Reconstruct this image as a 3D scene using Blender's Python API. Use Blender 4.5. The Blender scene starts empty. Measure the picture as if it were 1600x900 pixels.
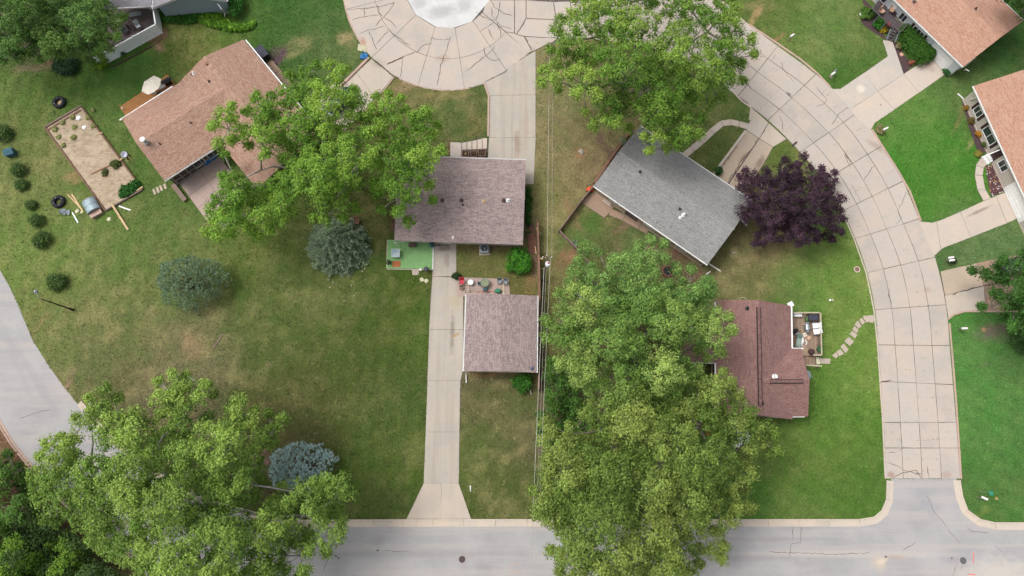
import bpy, bmesh, math, random
import numpy as np
from mathutils import Vector, Matrix
R = math.radians
PI = math.pi
rng = np.random.default_rng(7)
random.seed(7)
scene = bpy.context.scene
C = scene.collection

# ------------------------------------------------------------------ camera
TILT = R(14.0)
H = 78.0
F = 1067.0
cam_d = bpy.data.cameras.new("camera")
cam = bpy.data.objects.new("camera", cam_d)
C.objects.link(cam)
cam.location = (0, 0, H)
cam.rotation_euler = (TILT, 0, 0)
cam_d.sensor_width = 36.0
cam_d.lens = 36.0 * F / 1600.0
cam_d.clip_end = 6000
scene.camera = cam

# ------------------------------------------------------------------ sky, sun, exposure
w = bpy.data.worlds.new("World")
scene.world = w
w.use_nodes = True
wn = w.node_tree.nodes
wl = w.node_tree.links
bg = wn["Background"]
sky = wn.new("ShaderNodeTexSky")
sky.sky_type = 'NISHITA'
sky.sun_disc = False
SUN_EL, SUN_AZ = R(60), R(290)          # light from the west, a little north
sky.sun_elevation = SUN_EL
sky.sun_rotation = SUN_AZ
sky.dust_density = 6.0
hs = wn.new("ShaderNodeHueSaturation")   # thin overcast: the whole dome is greyer than a clear sky
hs.inputs['Saturation'].default_value = 0.25
wl.new(sky.outputs[0], hs.inputs['Color'])
wl.new(hs.outputs[0], bg.inputs['Color'])
bg.inputs["Strength"].default_value = 0.15
sd = bpy.data.lights.new("sun", 'SUN')
sd.energy = 0.95
sd.angle = R(16)
sd.color = (1.0, 0.97, 0.93)
so = bpy.data.objects.new("sun", sd)
C.objects.link(so)
# direction towards the sun (azimuth clockwise from +y)
sdir = Vector((math.sin(SUN_AZ) * math.cos(SUN_EL), math.cos(SUN_AZ) * math.cos(SUN_EL), math.sin(SUN_EL)))
so.rotation_euler = sdir.to_track_quat('Z', 'Y').to_euler()
so.location = (0, 0, 100)
vs = scene.view_settings
vs.view_transform = 'Standard'
vs.look = 'None'
vs.gamma = 1
vs.use_curve_mapping = False
vs.exposure = 0.2
KLIGHT = 1.25     # how bright an albedo of 1 shows under this light; used to pick albedos

# ------------------------------------------------------------------ photo pixel -> place in the world
def P(px, py, z=0.0):
    x = (px - 800) / F
    y = (450 - py) / F
    ct, st = math.cos(TILT), math.sin(TILT)
    dx, dy, dz = x, y * ct + st, y * st - ct
    s = (z - H) / dz
    return Vector((dx * s, dy * s, z))

def to_px(X, Y, Z=0.0):
    ct, st = math.cos(TILT), math.sin(TILT)
    rx, ry, rz = X, Y, Z - H
    cy = ry * ct + rz * st
    cz = -ry * st + rz * ct
    return 800 + F * rx / -cz, 450 - F * cy / -cz

def PL(pts, z=0.0):
    return [P(a, b, z) for a, b in pts]

def lin(c):
    c = np.asarray(c, float) / 255.0
    return np.where(c <= 0.04045, c / 12.92, ((c + 0.055) / 1.055) ** 2.4)

def alb(*c, k=None):
    """albedo of a surface that shows as this sRGB colour under the scene's light"""
    v = np.minimum(lin(c) / (k or KLIGHT), 0.85)
    return (float(v[0]), float(v[1]), float(v[2]))

# ------------------------------------------------------------------ object helpers
def tag(o, label=None, cat=None, group=None, kind=None):
    if label: o['label'] = label
    if cat: o['category'] = cat
    if group: o['group'] = group
    if kind: o['kind'] = kind
    return o

def thing(name, label, cat, loc, group=None):
    o = bpy.data.objects.new(name, None)
    o.empty_display_size = 0.3
    C.objects.link(o)
    o.location = loc
    return tag(o, label, cat, group)

def root_loc(p):
    while p is not None and p.parent is not None:
        p = p.parent
    return Vector(p.location) if p is not None else Vector((0, 0, 0))

class MB:
    """collects shapes in WORLD coordinates; build() links them as one mesh object"""
    def __init__(s):
        s.v = []; s.f = []; s.mi = []; s.uv = {}; s.m = 0
    def add(s, vs, fs, uvs=None):
        b = len(s.v)
        s.v += [tuple(q) for q in vs]
        for i, f in enumerate(fs):
            if uvs and uvs[i] is not None: s.uv[len(s.f)] = uvs[i]
            s.f.append(tuple(b + k for k in f)); s.mi.append(s.m)
        return s
    def box(s, c, size, rz=0.0, rx=0.0, ry=0.0):
        M = Matrix.Rotation(rz, 3, 'Z') @ Matrix.Rotation(ry, 3, 'Y') @ Matrix.Rotation(rx, 3, 'X')
        c = Vector(c); a, b, d = size[0] / 2, size[1] / 2, size[2] / 2
        vs = [c + M @ Vector((x, y, z)) for z in (-d, d) for y in (-b, b) for x in (-a, a)]
        return s.add(vs, [(0, 2, 3, 1), (4, 5, 7, 6), (0, 1, 5, 4), (2, 6, 7, 3), (0, 4, 6, 2), (1, 3, 7, 5)])
    def beam(s, a, b, wd, h):
        """box from a to b (points on its centre line)"""
        a = Vector(a); b = Vector(b); d = (b - a); L = d.length
        if L < 1e-6: return s
        u = d / L
        side = u.cross(Vector((0, 0, 1)))
        if side.length < 1e-4: side = Vector((1, 0, 0))
        side.normalize(); up = side.cross(u)
        vs = [q + side * (sx * wd / 2) + up * (sz * h / 2) for q in (a, b) for sz in (-1, 1) for sx in (-1, 1)]
        return s.add(vs, [(0, 2, 3, 1), (4, 5, 7, 6), (0, 1, 5, 4), (2, 6, 7, 3), (0, 4, 6, 2), (1, 3, 7, 5)])
    def prism(s, poly, z0, z1, cap0=False):
        n = len(poly)
        ar = sum(poly[i][0] * poly[(i + 1) % n][1] - poly[(i + 1) % n][0] * poly[i][1] for i in range(n))
        if ar < 0: poly = poly[::-1]
        vs = [(p[0], p[1], z1) for p in poly] + [(p[0], p[1], z0) for p in poly]
        fs = [tuple(range(n))] + [(i, i + n, (i + 1) % n + n, (i + 1) % n) for i in range(n)]
        fs[1:] = [(i, n + i, n + (i + 1) % n, (i + 1) % n) for i in range(n)]
        if cap0: fs.append(tuple(range(2 * n - 1, n - 1, -1)))
        return s.add(vs, fs)
    def cyl(s, c, r, h, n=16, r2=None, axis=None, cap=True):
        """c = centre of the lower cap"""
        r2 = r if r2 is None else r2
        ax = Vector(axis or (0, 0, 1)).normalized()
        t = ax.orthogonal().normalized(); b = ax.cross(t)
        c = Vector(c)
        vs = []
        for k, rr in ((0, r), (h, r2)):
            for i in range(n):
                a = 2 * PI * i / n
                vs.append(c + ax * k + (t * math.cos(a) + b * math.sin(a)) * rr)
        fs = [(i, (i + 1) % n, n + (i + 1) % n, n + i) for i in range(n)]
        if cap: fs += [tuple(range(n - 1, -1, -1)), tuple(range(n, 2 * n))]
        return s.add(vs, fs)
    def tube(s, pts, rad, n=6, cap=True):
        pts = [Vector(p) for p in pts]; m = len(pts)
        rad = list(rad) if hasattr(rad, '__len__') else [rad] * m
        vs = []; t = None
        for i in range(m):
            d = (pts[min(i + 1, m - 1)] - pts[max(i - 1, 0)])
            d = d.normalized() if d.length > 1e-9 else Vector((0, 0, 1))
            if t is None: t = d.orthogonal().normalized()
            else:
                t = (t - d * t.dot(d))
                t = t.normalized() if t.length > 1e-6 else d.orthogonal().normalized()
            b = d.cross(t)
            for k in range(n):
                a = 2 * PI * k / n
                vs.append(pts[i] + (t * math.cos(a) + b * math.sin(a)) * rad[i])
        fs = [(i * n + k, i * n + (k + 1) % n, (i + 1) * n + (k + 1) % n, (i + 1) * n + k) for i in range(m - 1) for k in range(n)]
        if cap: fs += [tuple(range(n - 1, -1, -1)), tuple(range((m - 1) * n, m * n))]
        return s.add(vs, fs)
    def lathe(s, c, prof, n=16):
        vs = []
        for r, z in prof:
            for i in range(n):
                a = 2 * PI * i / n
                vs.append((c[0] + r * math.cos(a), c[1] + r * math.sin(a), c[2] + z))
        m = len(prof)
        fs = [(j * n + i, j * n + (i + 1) % n, (j + 1) * n + (i + 1) % n, (j + 1) * n + i) for j in range(m - 1) for i in range(n)]
        fs += [tuple(range(n - 1, -1, -1)), tuple(range((m - 1) * n, m * n))]
        return s.add(vs, fs)
    def torus(s, c, R_, r, n=28, m=10, squash=1.0):
        vs = []
        for i in range(n):
            a = 2 * PI * i / n
            for j in range(m):
                b = 2 * PI * j / m
                rr = R_ + r * math.cos(b)
                vs.append((c[0] + rr * math.cos(a), c[1] + rr * math.sin(a), c[2] + r * squash * math.sin(b)))
        fs = [(i * m + j, ((i + 1) % n) * m + j, ((i + 1) % n) * m + (j + 1) % m, i * m + (j + 1) % m) for i in range(n) for j in range(m)]
        return s.add(vs, fs)
    def build(s, name, mat, parent=None, smooth=False, bevel=0.0, label=None):
        off = root_loc(parent)
        me = bpy.data.meshes.new(name)
        me.from_pydata([(a - off.x, b - off.y, c - off.z) for a, b, c in s.v], [], s.f)
        for m_ in (mat if isinstance(mat, (list, tuple)) else [mat]): me.materials.append(m_)
        if any(s.mi): me.polygons.foreach_set('material_index', s.mi)
        if s.uv:
            l = me.uv_layers.new(name='UVMap')
            for fi, uv in s.uv.items():
                p = me.polygons[fi]
                for k, li in enumerate(p.loop_indices): l.data[li].uv = uv[k]
        if smooth: me.polygons.foreach_set('use_smooth', [True] * len(me.polygons))
        me.update()
        o = bpy.data.objects.new(name, me)
        C.objects.link(o)
        if parent is not None: o.parent = parent
        if bevel > 0:
            b = o.modifiers.new('bevel', 'BEVEL'); b.width = bevel; b.segments = 2; b.limit_method = 'ANGLE'; b.angle_limit = R(40)
        if label: o['label'] = label
        return o

def copy_tree(o, parent=None):
    c = o.copy(); C.objects.link(c); c.parent = parent
    for ch in list(o.children): copy_tree(ch, c)
    return c

# ------------------------------------------------------------------ materials
def newmat(name):
    m = bpy.data.materials.new(name); m.use_nodes = True
    return m, m.node_tree.nodes, m.node_tree.links, m.node_tree.nodes['Principled BSDF']

def rgba(c): return (c[0], c[1], c[2], 1.0)

def mix(n, l, fac, a, b, mode='MIX'):
    x = n.new('ShaderNodeMix'); x.data_type = 'RGBA'; x.blend_type = mode; x.clamp_factor = True
    for sock, v in ((x.inputs[0], fac), (x.inputs[6], a), (x.inputs[7], b)):
        if isinstance(v, bpy.types.NodeSocket): l.new(v, sock)
        elif isinstance(v, (int, float)): sock.default_value = v
        else: sock.default_value = rgba(v)
    return x.outputs[2]

def noise(n, l, vec, scale, detail=3, rough=0.55):
    x = n.new('ShaderNodeTexNoise'); x.inputs['Scale'].default_value = scale
    x.inputs['Detail'].default_value = detail; x.inputs['Roughness'].default_value = rough
    if vec is not None: l.new(vec, x.inputs['Vector'])
    return x.outputs['Fac']

def ramp(n, l, fac, a, b, lo=0.0, hi=1.0):
    x = n.new('ShaderNodeMapRange'); x.interpolation_type = 'SMOOTHSTEP'
    x.inputs['From Min'].default_value = a; x.inputs['From Max'].default_value = b
    x.inputs['To Min'].default_value = lo; x.inputs['To Max'].default_value = hi
    l.new(fac, x.inputs['Value']); return x.outputs[0]

def math_(n, l, op, a, b=None):
    x = n.new('ShaderNodeMath'); x.operation = op
    for i, v in enumerate((a, b)):
        if v is None: continue
        if isinstance(v, bpy.types.NodeSocket): l.new(v, x.inputs[i])
        else: x.inputs[i].default_value = v
    return x.outputs[0]

def worldpos(n):
    return n.new('ShaderNodeNewGeometry').outputs['Position']

def bump(n, l, b, h, dist, strength=0.6):
    x = n.new('ShaderNodeBump'); x.inputs['Distance'].default_value = dist; x.inputs['Strength'].default_value = strength
    l.new(h, x.inputs['Height']); l.new(x.outputs[0], b.inputs['Normal'])

def plain(name, col, rough=0.6, metal=0.0, var=0.12, scale=3.0, spec=0.3):
    """painted / weathered surface: base colour with faint dirt and grain"""
    m, n, l, b = newmat(name)
    p = worldpos(n)
    f = ramp(n, l, noise(n, l, p, scale, 4), 0.35, 0.7)
    g = noise(n, l, p, scale * 9, 2)
    c = mix(n, l, f, [x * (1 - var) for x in col], [min(1, x * (1 + var)) for x in col])
    c = mix(n, l, ramp(n, l, g, 0.55, 0.75, 0, 0.35), c, [x * 0.7 for x in col])
    l.new(c, b.inputs['Base Color'])
    b.inputs['Roughness'].default_value = rough; b.inputs['Metallic'].default_value = metal
    b.inputs['Specular IOR Level'].default_value = spec
    return m

def stain_nodes(n, l, p, col, stains):
    """stains: (world xy, rx, ry, angle, colour, strength)"""
    for c, rx, ry, an, sc, st in stains:
        mp = n.new('ShaderNodeMapping'); mp.vector_type = 'TEXTURE'
        mp.inputs['Location'].default_value = (c[0], c[1], 0)
        mp.inputs['Rotation'].default_value = (0, 0, an)
        mp.inputs['Scale'].default_value = (rx, ry, 1e4)
        l.new(p, mp.inputs['Vector'])
        ln = n.new('ShaderNodeVectorMath'); ln.operation = 'LENGTH'; l.new(mp.outputs[0], ln.inputs[0])
        wob = math_(n, l, 'MULTIPLY', math_(n, l, 'SUBTRACT', noise(n, l, p, 1.3, 4), 0.5), 1.2)
        d = math_(n, l, 'ADD', ln.outputs['Value'], wob)
        col = mix(n, l, ramp(n, l, d, 1.1, 0.25, 0.0, st), col, sc)
    return col

def concrete(name, col, var=0.10, slabvar=0.10, warm=(1.04, 0.98, 0.92), stains=(), streak=0.0):
    m, n, l, b = newmat(name)
    p = worldpos(n)
    oi = n.new('ShaderNodeObjectInfo')
    base = mix(n, l, oi.outputs['Random'], [x * (1 - slabvar) for x in col], [min(1, x * (1 + slabvar)) for x in col])
    f1 = ramp(n, l, noise(n, l, p, 0.35, 6, 0.65), 0.35, 0.68)
    base = mix(n, l, f1, base, [min(1, x * y * (1 + var)) for x, y in zip(col, warm)])
    f2 = ramp(n, l, noise(n, l, p, 1.6, 6, 0.7), 0.5, 0.75, 0, 0.4)
    base = mix(n, l, f2, base, [x * (1 - 2.2 * var) for x in col])
    g = noise(n, l, p, 14, 3, 0.7)
    base = mix(n, l, ramp(n, l, g, 0.3, 0.7, 0.0, 0.30), base, [x * 0.78 for x in col])
    sp = ramp(n, l, noise(n, l, p, 5.5, 2, 0.4), 0.70, 0.76, 0, 0.45)
    base = mix(n, l, sp, base, [x * 0.62 for x in col])
    if streak:
        mp = n.new('ShaderNodeMapping'); mp.inputs['Scale'].default_value = (1.1, 0.06, 1); l.new(p, mp.inputs['Vector'])
        base = mix(n, l, ramp(n, l, noise(n, l, mp.outputs[0], 1.0, 4, 0.6), 0.42, 0.66, 0, streak), base, [x * y for x, y in zip(col, (.80, .74, .70))])
    base = stain_nodes(n, l, p, base, stains)
    l.new(base, b.inputs['Base Color']); b.inputs['Roughness'].default_value = 0.88
    b.inputs['Specular IOR Level'].default_value = 0.2
    bump(n, l, b, g, 0.01)
    return m

def shingle(name, ca, cb, cc, dark, rowh=0.19, brickw=0.40):
    """asphalt shingles: rows up the slope (UV in metres), each tab its own shade"""
    m, n, l, b = newmat(name)
    uv = n.new('ShaderNodeUVMap').outputs[0]
    p = worldpos(n)
    def br(off, c1, c2, w_, h_):
        mp = n.new('ShaderNodeMapping'); mp.inputs['Location'].default_value = (off, off * 0.37, 0); l.new(uv, mp.inputs['Vector'])
        x = n.new('ShaderNodeTexBrick'); x.inputs['Scale'].default_value = 1.0
        x.inputs['Brick Width'].default_value = w_; x.inputs['Row Height'].default_value = h_
        x.inputs['Mortar Size'].default_value = 0.012; x.inputs['Mortar Smooth'].default_value = 0.3
        x.inputs['Bias'].default_value = 0.0
        x.inputs['Color1'].default_value = rgba(c1); x.inputs['Color2'].default_value = rgba(c2)
        x.inputs['Mortar'].default_value = rgba(dark); l.new(mp.outputs[0], x.inputs['Vector'])
        return x
    b1 = br(0.0, ca, cb, brickw, rowh)
    b2 = br(7.3, (0, 0, 0), (1, 1, 1), brickw * 1.45, rowh)
    sel = ramp(n, l, b2.outputs['Color'], 0.62, 0.72, 0, 0.85)
    col = mix(n, l, sel, b1.outputs['Color'], cc)
    f1 = ramp(n, l, noise(n, l, p, 0.45, 5, 0.6), 0.3, 0.7, 0, 0.45)
    col = mix(n, l, f1, col, [x * 0.80 for x in ca])
    g = noise(n, l, p, 7, 3, 0.7)
    col = mix(n, l, ramp(n, l, g, 0.40, 0.66, 0, 0.5), col, [min(1, x * 1.4) for x in cb])
    col = mix(n, l, ramp(n, l, noise(n, l, p, 9.5, 2, 0.6), 0.55, 0.68, 0, 0.4), col, dark)
    l.new(col, b.inputs['Base Color']); b.inputs['Roughness'].default_value = 0.92
    b.inputs['Specular IOR Level'].default_value = 0.15
    bump(n, l, b, b1.outputs['Fac'], -0.012)
    return m

def wood(name, col, var=0.25, scale=2.0):
    m, n, l, b = newmat(name)
    p = worldpos(n); oi = n.new('ShaderNodeObjectInfo')
    c = mix(n, l, oi.outputs['Random'], [x * (1 - var) for x in col], [min(1, x * (1 + var)) for x in col])
    f = ramp(n, l, noise(n, l, p, scale, 5, 0.7), 0.35, 0.7, 0, 0.6)
    c = mix(n, l, f, c, [x * 0.65 for x in col])
    f = ramp(n, l, noise(n, l, p, scale * 7, 3, 0.7), 0.5, 0.7, 0, 0.4)
    c = mix(n, l, f, c, [min(1, x * 1.3) for x in col])
    l.new(c, b.inputs['Base Color']); b.inputs['Roughness'].default_value = 0.8
    b.inputs['Specular IOR Level'].default_value = 0.2
    return m

def leafmat(name, trans=0.35, rough=0.55):
    """leaf colour comes from the mesh attribute 'tint' (leaf pigment, plus shade painted into inner crown leaves)"""
    m, n, l, b = newmat(name)
    at = n.new('ShaderNodeAttribute'); at.attribute_name = 'tint'
    out = n['Material Output']
    tr = n.new('ShaderNodeBsdfTranslucent')
    mx = n.new('ShaderNodeMixShader'); mx.inputs[0].default_value = trans
    l.new(at.outputs['Color'], b.inputs['Base Color']); l.new(at.outputs['Color'], tr.inputs['Color'])
    b.inputs['Roughness'].default_value = rough; b.inputs['Specular IOR Level'].default_value = 0.25
    l.new(b.outputs[0], mx.inputs[1]); l.new(tr.outputs[0], mx.inputs[2]); l.new(mx.outputs[0], out.inputs['Surface'])
    return m

def glassmat(name, col=(0.02, 0.025, 0.03)):
    m, n, l, b = newmat(name)
    p = worldpos(n)
    c = mix(n, l, noise(n, l, p, 1.5, 2), col, [x * 1.8 for x in col])
    l.new(c, b.inputs['Base Color']); b.inputs['Roughness'].default_value = 0.08
    b.inputs['Specular IOR Level'].default_value = 0.8
    return m

M = {}
M['white'] = plain('white_paint', (0.82, 0.82, 0.81), 0.45, var=0.05)
M['vinyl'] = plain('white_vinyl', (0.90, 0.92, 0.94), 0.4, var=0.04)
M['dark'] = plain('black_plastic', (0.022, 0.023, 0.027), 0.5)
M['rubber'] = plain('tyre_rubber', (0.018, 0.019, 0.023), 0.75, var=0.2)
M['steel'] = plain('galvanised_steel', (0.42, 0.45, 0.48), 0.45, 0.6)
M['greymetal'] = plain('grey_metal', (0.22, 0.25, 0.28), 0.5, 0.3)
M['blue'] = plain('blue_plastic', (0.03, 0.16, 0.42), 0.4)
M['red'] = plain('red_plastic', (0.55, 0.05, 0.07), 0.45)
M['orange'] = plain('orange_red_plastic', (0.75, 0.10, 0.03), 0.45)
M['teal'] = plain('dark_teal_plastic', (0.03, 0.10, 0.13), 0.45)
M['green'] = plain('green_plastic', (0.03, 0.22, 0.12), 0.45)
M['glass'] = glassmat('window_glass')
M['tableglass'] = glassmat('table_glass', (0.20, 0.27, 0.30))
M['wood_grey'] = wood('weathered_wood', alb(150, 128, 118))
M['wood_tan'] = wood('tan_lumber', alb(225, 195, 150), 0.12)
M['wood_deck'] = wood('orange_stained_boards', alb(190, 135, 85), 0.10)
M['wood_brown'] = wood('brown_timber', alb(140, 108, 90), 0.15)
M['wood_red'] = wood('reddish_boards', alb(165, 120, 100), 0.15)
M['deckgrey'] = wood('grey_composite_boards', alb(105, 95, 98), 0.12)
M['cloth'] = plain('cream_canvas', (0.72, 0.66, 0.56), 0.9, var=0.06)
M['cushion'] = plain('tan_cushion', alb(225, 180, 150), 0.9)
M['bark'] = wood('grey_bark', alb(140, 132, 124), 0.15, 3.0)
M['barkdark'] = wood('brown_bark', alb(95, 78, 70), 0.15, 3.0)
M['leaf'] = leafmat('broad_leaves', 0.30)
M['needle'] = leafmat('needles', 0.15, 0.6)
M['grassblade'] = leafmat('grass_blades', 0.3, 0.7)
M['rock'] = plain('rock', alb(175, 165, 150), 0.9, var=0.2)
M['dish'] = plain('dish_grey', alb(150, 160, 165), 0.5)
M['iron'] = plain('cast_iron', alb(95, 82, 82), 0.8, var=0.2, scale=8)
# ------------------------------------------------------------------ lawn colour (green, olive or dried out turf, some tree shade kept in the tones)
def vnoise(x, y, scale, seed):
    """smooth value noise in 0..1"""
    x = np.asarray(x) / scale + seed * 17.13; y = np.asarray(y) / scale - seed * 9.71
    xi = np.floor(x).astype(np.int64); yi = np.floor(y).astype(np.int64)
    fx = x - xi; fy = y - yi
    fx = fx * fx * (3 - 2 * fx); fy = fy * fy * (3 - 2 * fy)
    def h(i, j):
        n = (i * 374761393 + j * 668265263 + seed * 1442695041) & 0xFFFFFFFF
        n = ((n ^ (n >> 13)) * 1274126177) & 0xFFFFFFFF
        return ((n ^ (n >> 16)) & 0xFFFF) / 65535.0
    return (h(xi, yi) * (1 - fx) + h(xi + 1, yi) * fx) * (1 - fy) + (h(xi, yi + 1) * (1 - fx) + h(xi + 1, yi + 1) * fx) * fy

def fbm(x, y, scale, seed, o=4):
    s = 0; a = 1; t = 0
    for k in range(o):
        s = s + a * vnoise(x, y, scale / 2 ** k, seed + k * 3); t += a; a *= 0.6
    return s / t

LAWN = [  # px, py, radius, sRGB as photographed
 (60,130,70,(92,112,52)),(30,250,70,(112,118,66)),(60,400,80,(110,122,62)),(180,130,60,(88,118,52)),(160,240,50,(96,112,56)),
 (300,50,60,(98,110,50)),(300,75,30,(108,108,58)),(200,110,40,(82,118,50)),(450,30,60,(66,98,42)),(350,10,40,(85,112,50)),(500,75,40,(92,108,60)),
 (240,300,50,(84,108,50)),(200,390,80,(104,118,60)),(40,500,60,(112,118,64)),(120,530,60,(112,114,68)),(200,500,70,(112,112,66)),
 (300,540,50,(116,110,74)),(170,590,40,(102,100,62)),(260,590,50,(114,102,74)),(250,430,60,(102,114,60)),(60,360,40,(108,122,62)),
 (400,400,50,(92,104,48)),(440,470,60,(98,108,56)),(400,500,60,(84,96,46)),(500,500,60,(86,96,46)),(600,490,60,(82,96,40)),
 (560,560,60,(80,92,42)),(480,620,60,(86,90,46)),(600,640,60,(80,94,44)),(560,720,60,(74,90,36)),(640,700,40,(84,96,42)),
 (650,520,30,(80,100,42)),(600,790,40,(86,98,48)),(460,680,40,(94,88,54)),(520,440,50,(92,102,52)),(560,430,30,(84,98,44)),
 (590,360,30,(84,88,44)),
 (750,620,40,(104,98,64)),(780,650,40,(96,96,56)),(740,700,40,(88,98,48)),(790,760,40,(86,92,46)),(820,700,30,(100,94,62)),(760,410,40,(112,108,62)),(820,440,30,(112,104,58)),
 (700,170,50,(96,104,56)),(640,150,40,(124,114,72)),(740,200,30,(80,96,48)),
 (870,160,40,(132,122,82)),(890,230,50,(132,120,80)),(930,270,30,(124,108,76)),(870,330,40,(130,120,76)),(850,400,30,(122,118,70)),(880,450,40,(106,102,58)),
 (890,370,26,(72,108,44)),(920,350,20,(82,112,48)),(950,350,26,(112,104,66)),(985,360,26,(96,108,60)),(940,375,20,(104,100,62)),
 (1120,225,40,(98,106,56)),(1160,175,30,(96,108,56)),(1150,390,50,(120,112,72)),(1190,380,40,(122,112,76)),(1180,430,40,(118,116,68)),(1260,400,50,(98,124,56)),
 (1310,440,40,(108,131,60)),(1230,460,40,(88,113,54)),(1310,520,50,(96,123,52)),(1340,600,40,(96,121,52)),(1290,620,50,(84,116,46)),(1310,680,50,(86,116,46)),
 (1260,740,60,(88,112,48)),(1350,760,40,(76,108,42)),(1210,720,40,(92,108,52)),(1250,795,40,(88,113,52)),(1180,790,40,(76,110,44)),
 (1200,20,40,(92,106,52)),(1240,50,40,(92,116,52)),(1290,50,40,(98,121,62)),(1350,60,40,(90,113,54)),(1330,110,30,(72,106,42)),(1390,30,30,(94,117,58)),(1190,20,15,(126,118,72)),
 (1420,180,40,(88,121,54)),(1450,240,50,(68,117,40)),(1480,300,40,(76,119,44)),(1500,150,40,(80,105,52)),(1560,100,40,(64,96,46)),(1590,60,30,(70,100,46)),
 (1530,370,40,(88,113,64)),(1480,390,25,(72,101,52)),(1230,230,20,(94,108,52)),
 (1550,560,60,(76,117,54)),(1520,640,50,(80,121,56)),(1580,700,50,(74,113,52)),(1540,780,50,(74,109,50)),
 (-60,700,60,(120,86,64)),(20,690,25,(128,92,72)),(40,800,60,(88,72,52)),(30,650,0.1,(0,0,0)),
 (500,980,60,(90,100,50)),(1200,1000,100,(90,105,50)),
]
PATCH = [  # px, py, rx, ry, angle, sRGB, strength : bare soil, mulch, worn turf
 (115,275,16,11,20,(150,125,85),.6),(130,190,16,6,-35,(150,120,100),.6),(60,105,40,8,5,(150,130,100),.5),(85,100,25,6,0,(150,105,80),.5),
 (460,75,30,14,20,(150,138,92),.45),(540,62,16,16,40,(155,138,95),.6),(640,135,24,10,20,(168,140,105),.8),(690,150,50,10,5,(140,125,80),.5),(740,190,12,30,0,(125,112,68),.4),
 (240,60,8,26,35,(150,120,92),.8),(255,55,8,10,0,(160,120,95),.6),(215,85,30,4,-30,(60,50,45),.0),(430,90,12,26,-40,(98,78,78),.9),
 (300,540,18,26,25,(150,122,90),.45),(410,720,12,20,0,(142,112,98),.8),(290,330,10,5,-20,(130,118,70),.5),
 (908,237,11,12,0,(150,118,82),.8),(925,255,25,20,20,(138,118,86),.4),(955,240,8,44,32,(120,96,80),.9),(885,400,14,26,-45,(146,108,80),.6),(895,335,8,34,32,(140,112,80),.5),
 (990,345,36,7,33,(138,108,88),.9),(1030,375,26,10,30,(118,92,76),.8),(1060,400,30,16,25,(112,84,68),.8),(1075,430,26,14,10,(118,90,72),.7),
 (1145,395,6,6,0,(165,150,105),.6),(1190,400,22,14,0,(138,122,84),.5),(1215,375,28,8,0,(128,108,78),.6),
 (845,400,3,30,0,(118,92,80),.0),(829,360,9,20,0,(135,105,95),.8),(835,410,8,30,0,(135,100,85),.6),(828,445,10,16,0,(140,110,70),.5),(770,386,50,4,0,(130,98,80),.7),(772,584,36,5,0,(140,105,75),.6),(845,600,4,60,2,(110,82,76),.8),(844,690,3,30,0,(130,90,84),.6),
 (720,432,3,4,0,(70,90,50),.0),(617,355,5,22,0,(120,85,75),.8),
 (50,530,5,60,-30,(150,125,90),.4),(105,600,5,30,-30,(165,130,110),.5),(60,480,10,30,-25,(128,120,70),.4),(430,770,30,20,0,(95,80,65),.5),
 (1180,30,5,26,-25,(168,140,95),.6),(1210,65,3,20,-55,(150,110,85),.6),(1390,88,2,2,0,(0,0,0),0),
 (600,470,3,20,0,(130,115,90),.3),(570,475,3,10,0,(130,115,90),.3),(420,570,6,6,0,(160,140,110),.4),
 (700,235,4,14,0,(150,95,80),.6),(1522,210,4,30,-25,(170,150,110),.4),(1500,185,3,30,-22,(150,120,85),.4),
 (1395,180,4,8,0,(120,115,75),.3),(1540,570,12,5,0,(100,90,70),.3),(1498,760,3,14,0,(140,115,95),.5),(1512,800,4,8,40,(140,115,95),.5),(1535,800,16,5,20,(118,130,60),.4),
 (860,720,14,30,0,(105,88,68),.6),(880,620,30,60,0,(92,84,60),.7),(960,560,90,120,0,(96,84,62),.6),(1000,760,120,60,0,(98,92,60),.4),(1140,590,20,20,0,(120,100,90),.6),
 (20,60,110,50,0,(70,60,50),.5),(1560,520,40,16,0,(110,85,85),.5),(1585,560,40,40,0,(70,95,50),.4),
 (30,800,60,120,-20,(96,68,54),.85),(100,870,60,50,0,(92,70,55),.7),(20,700,12,26,-30,(142,100,78),.8),
 (1230,384,30,6,0,(130,105,80),.4),
]
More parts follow.
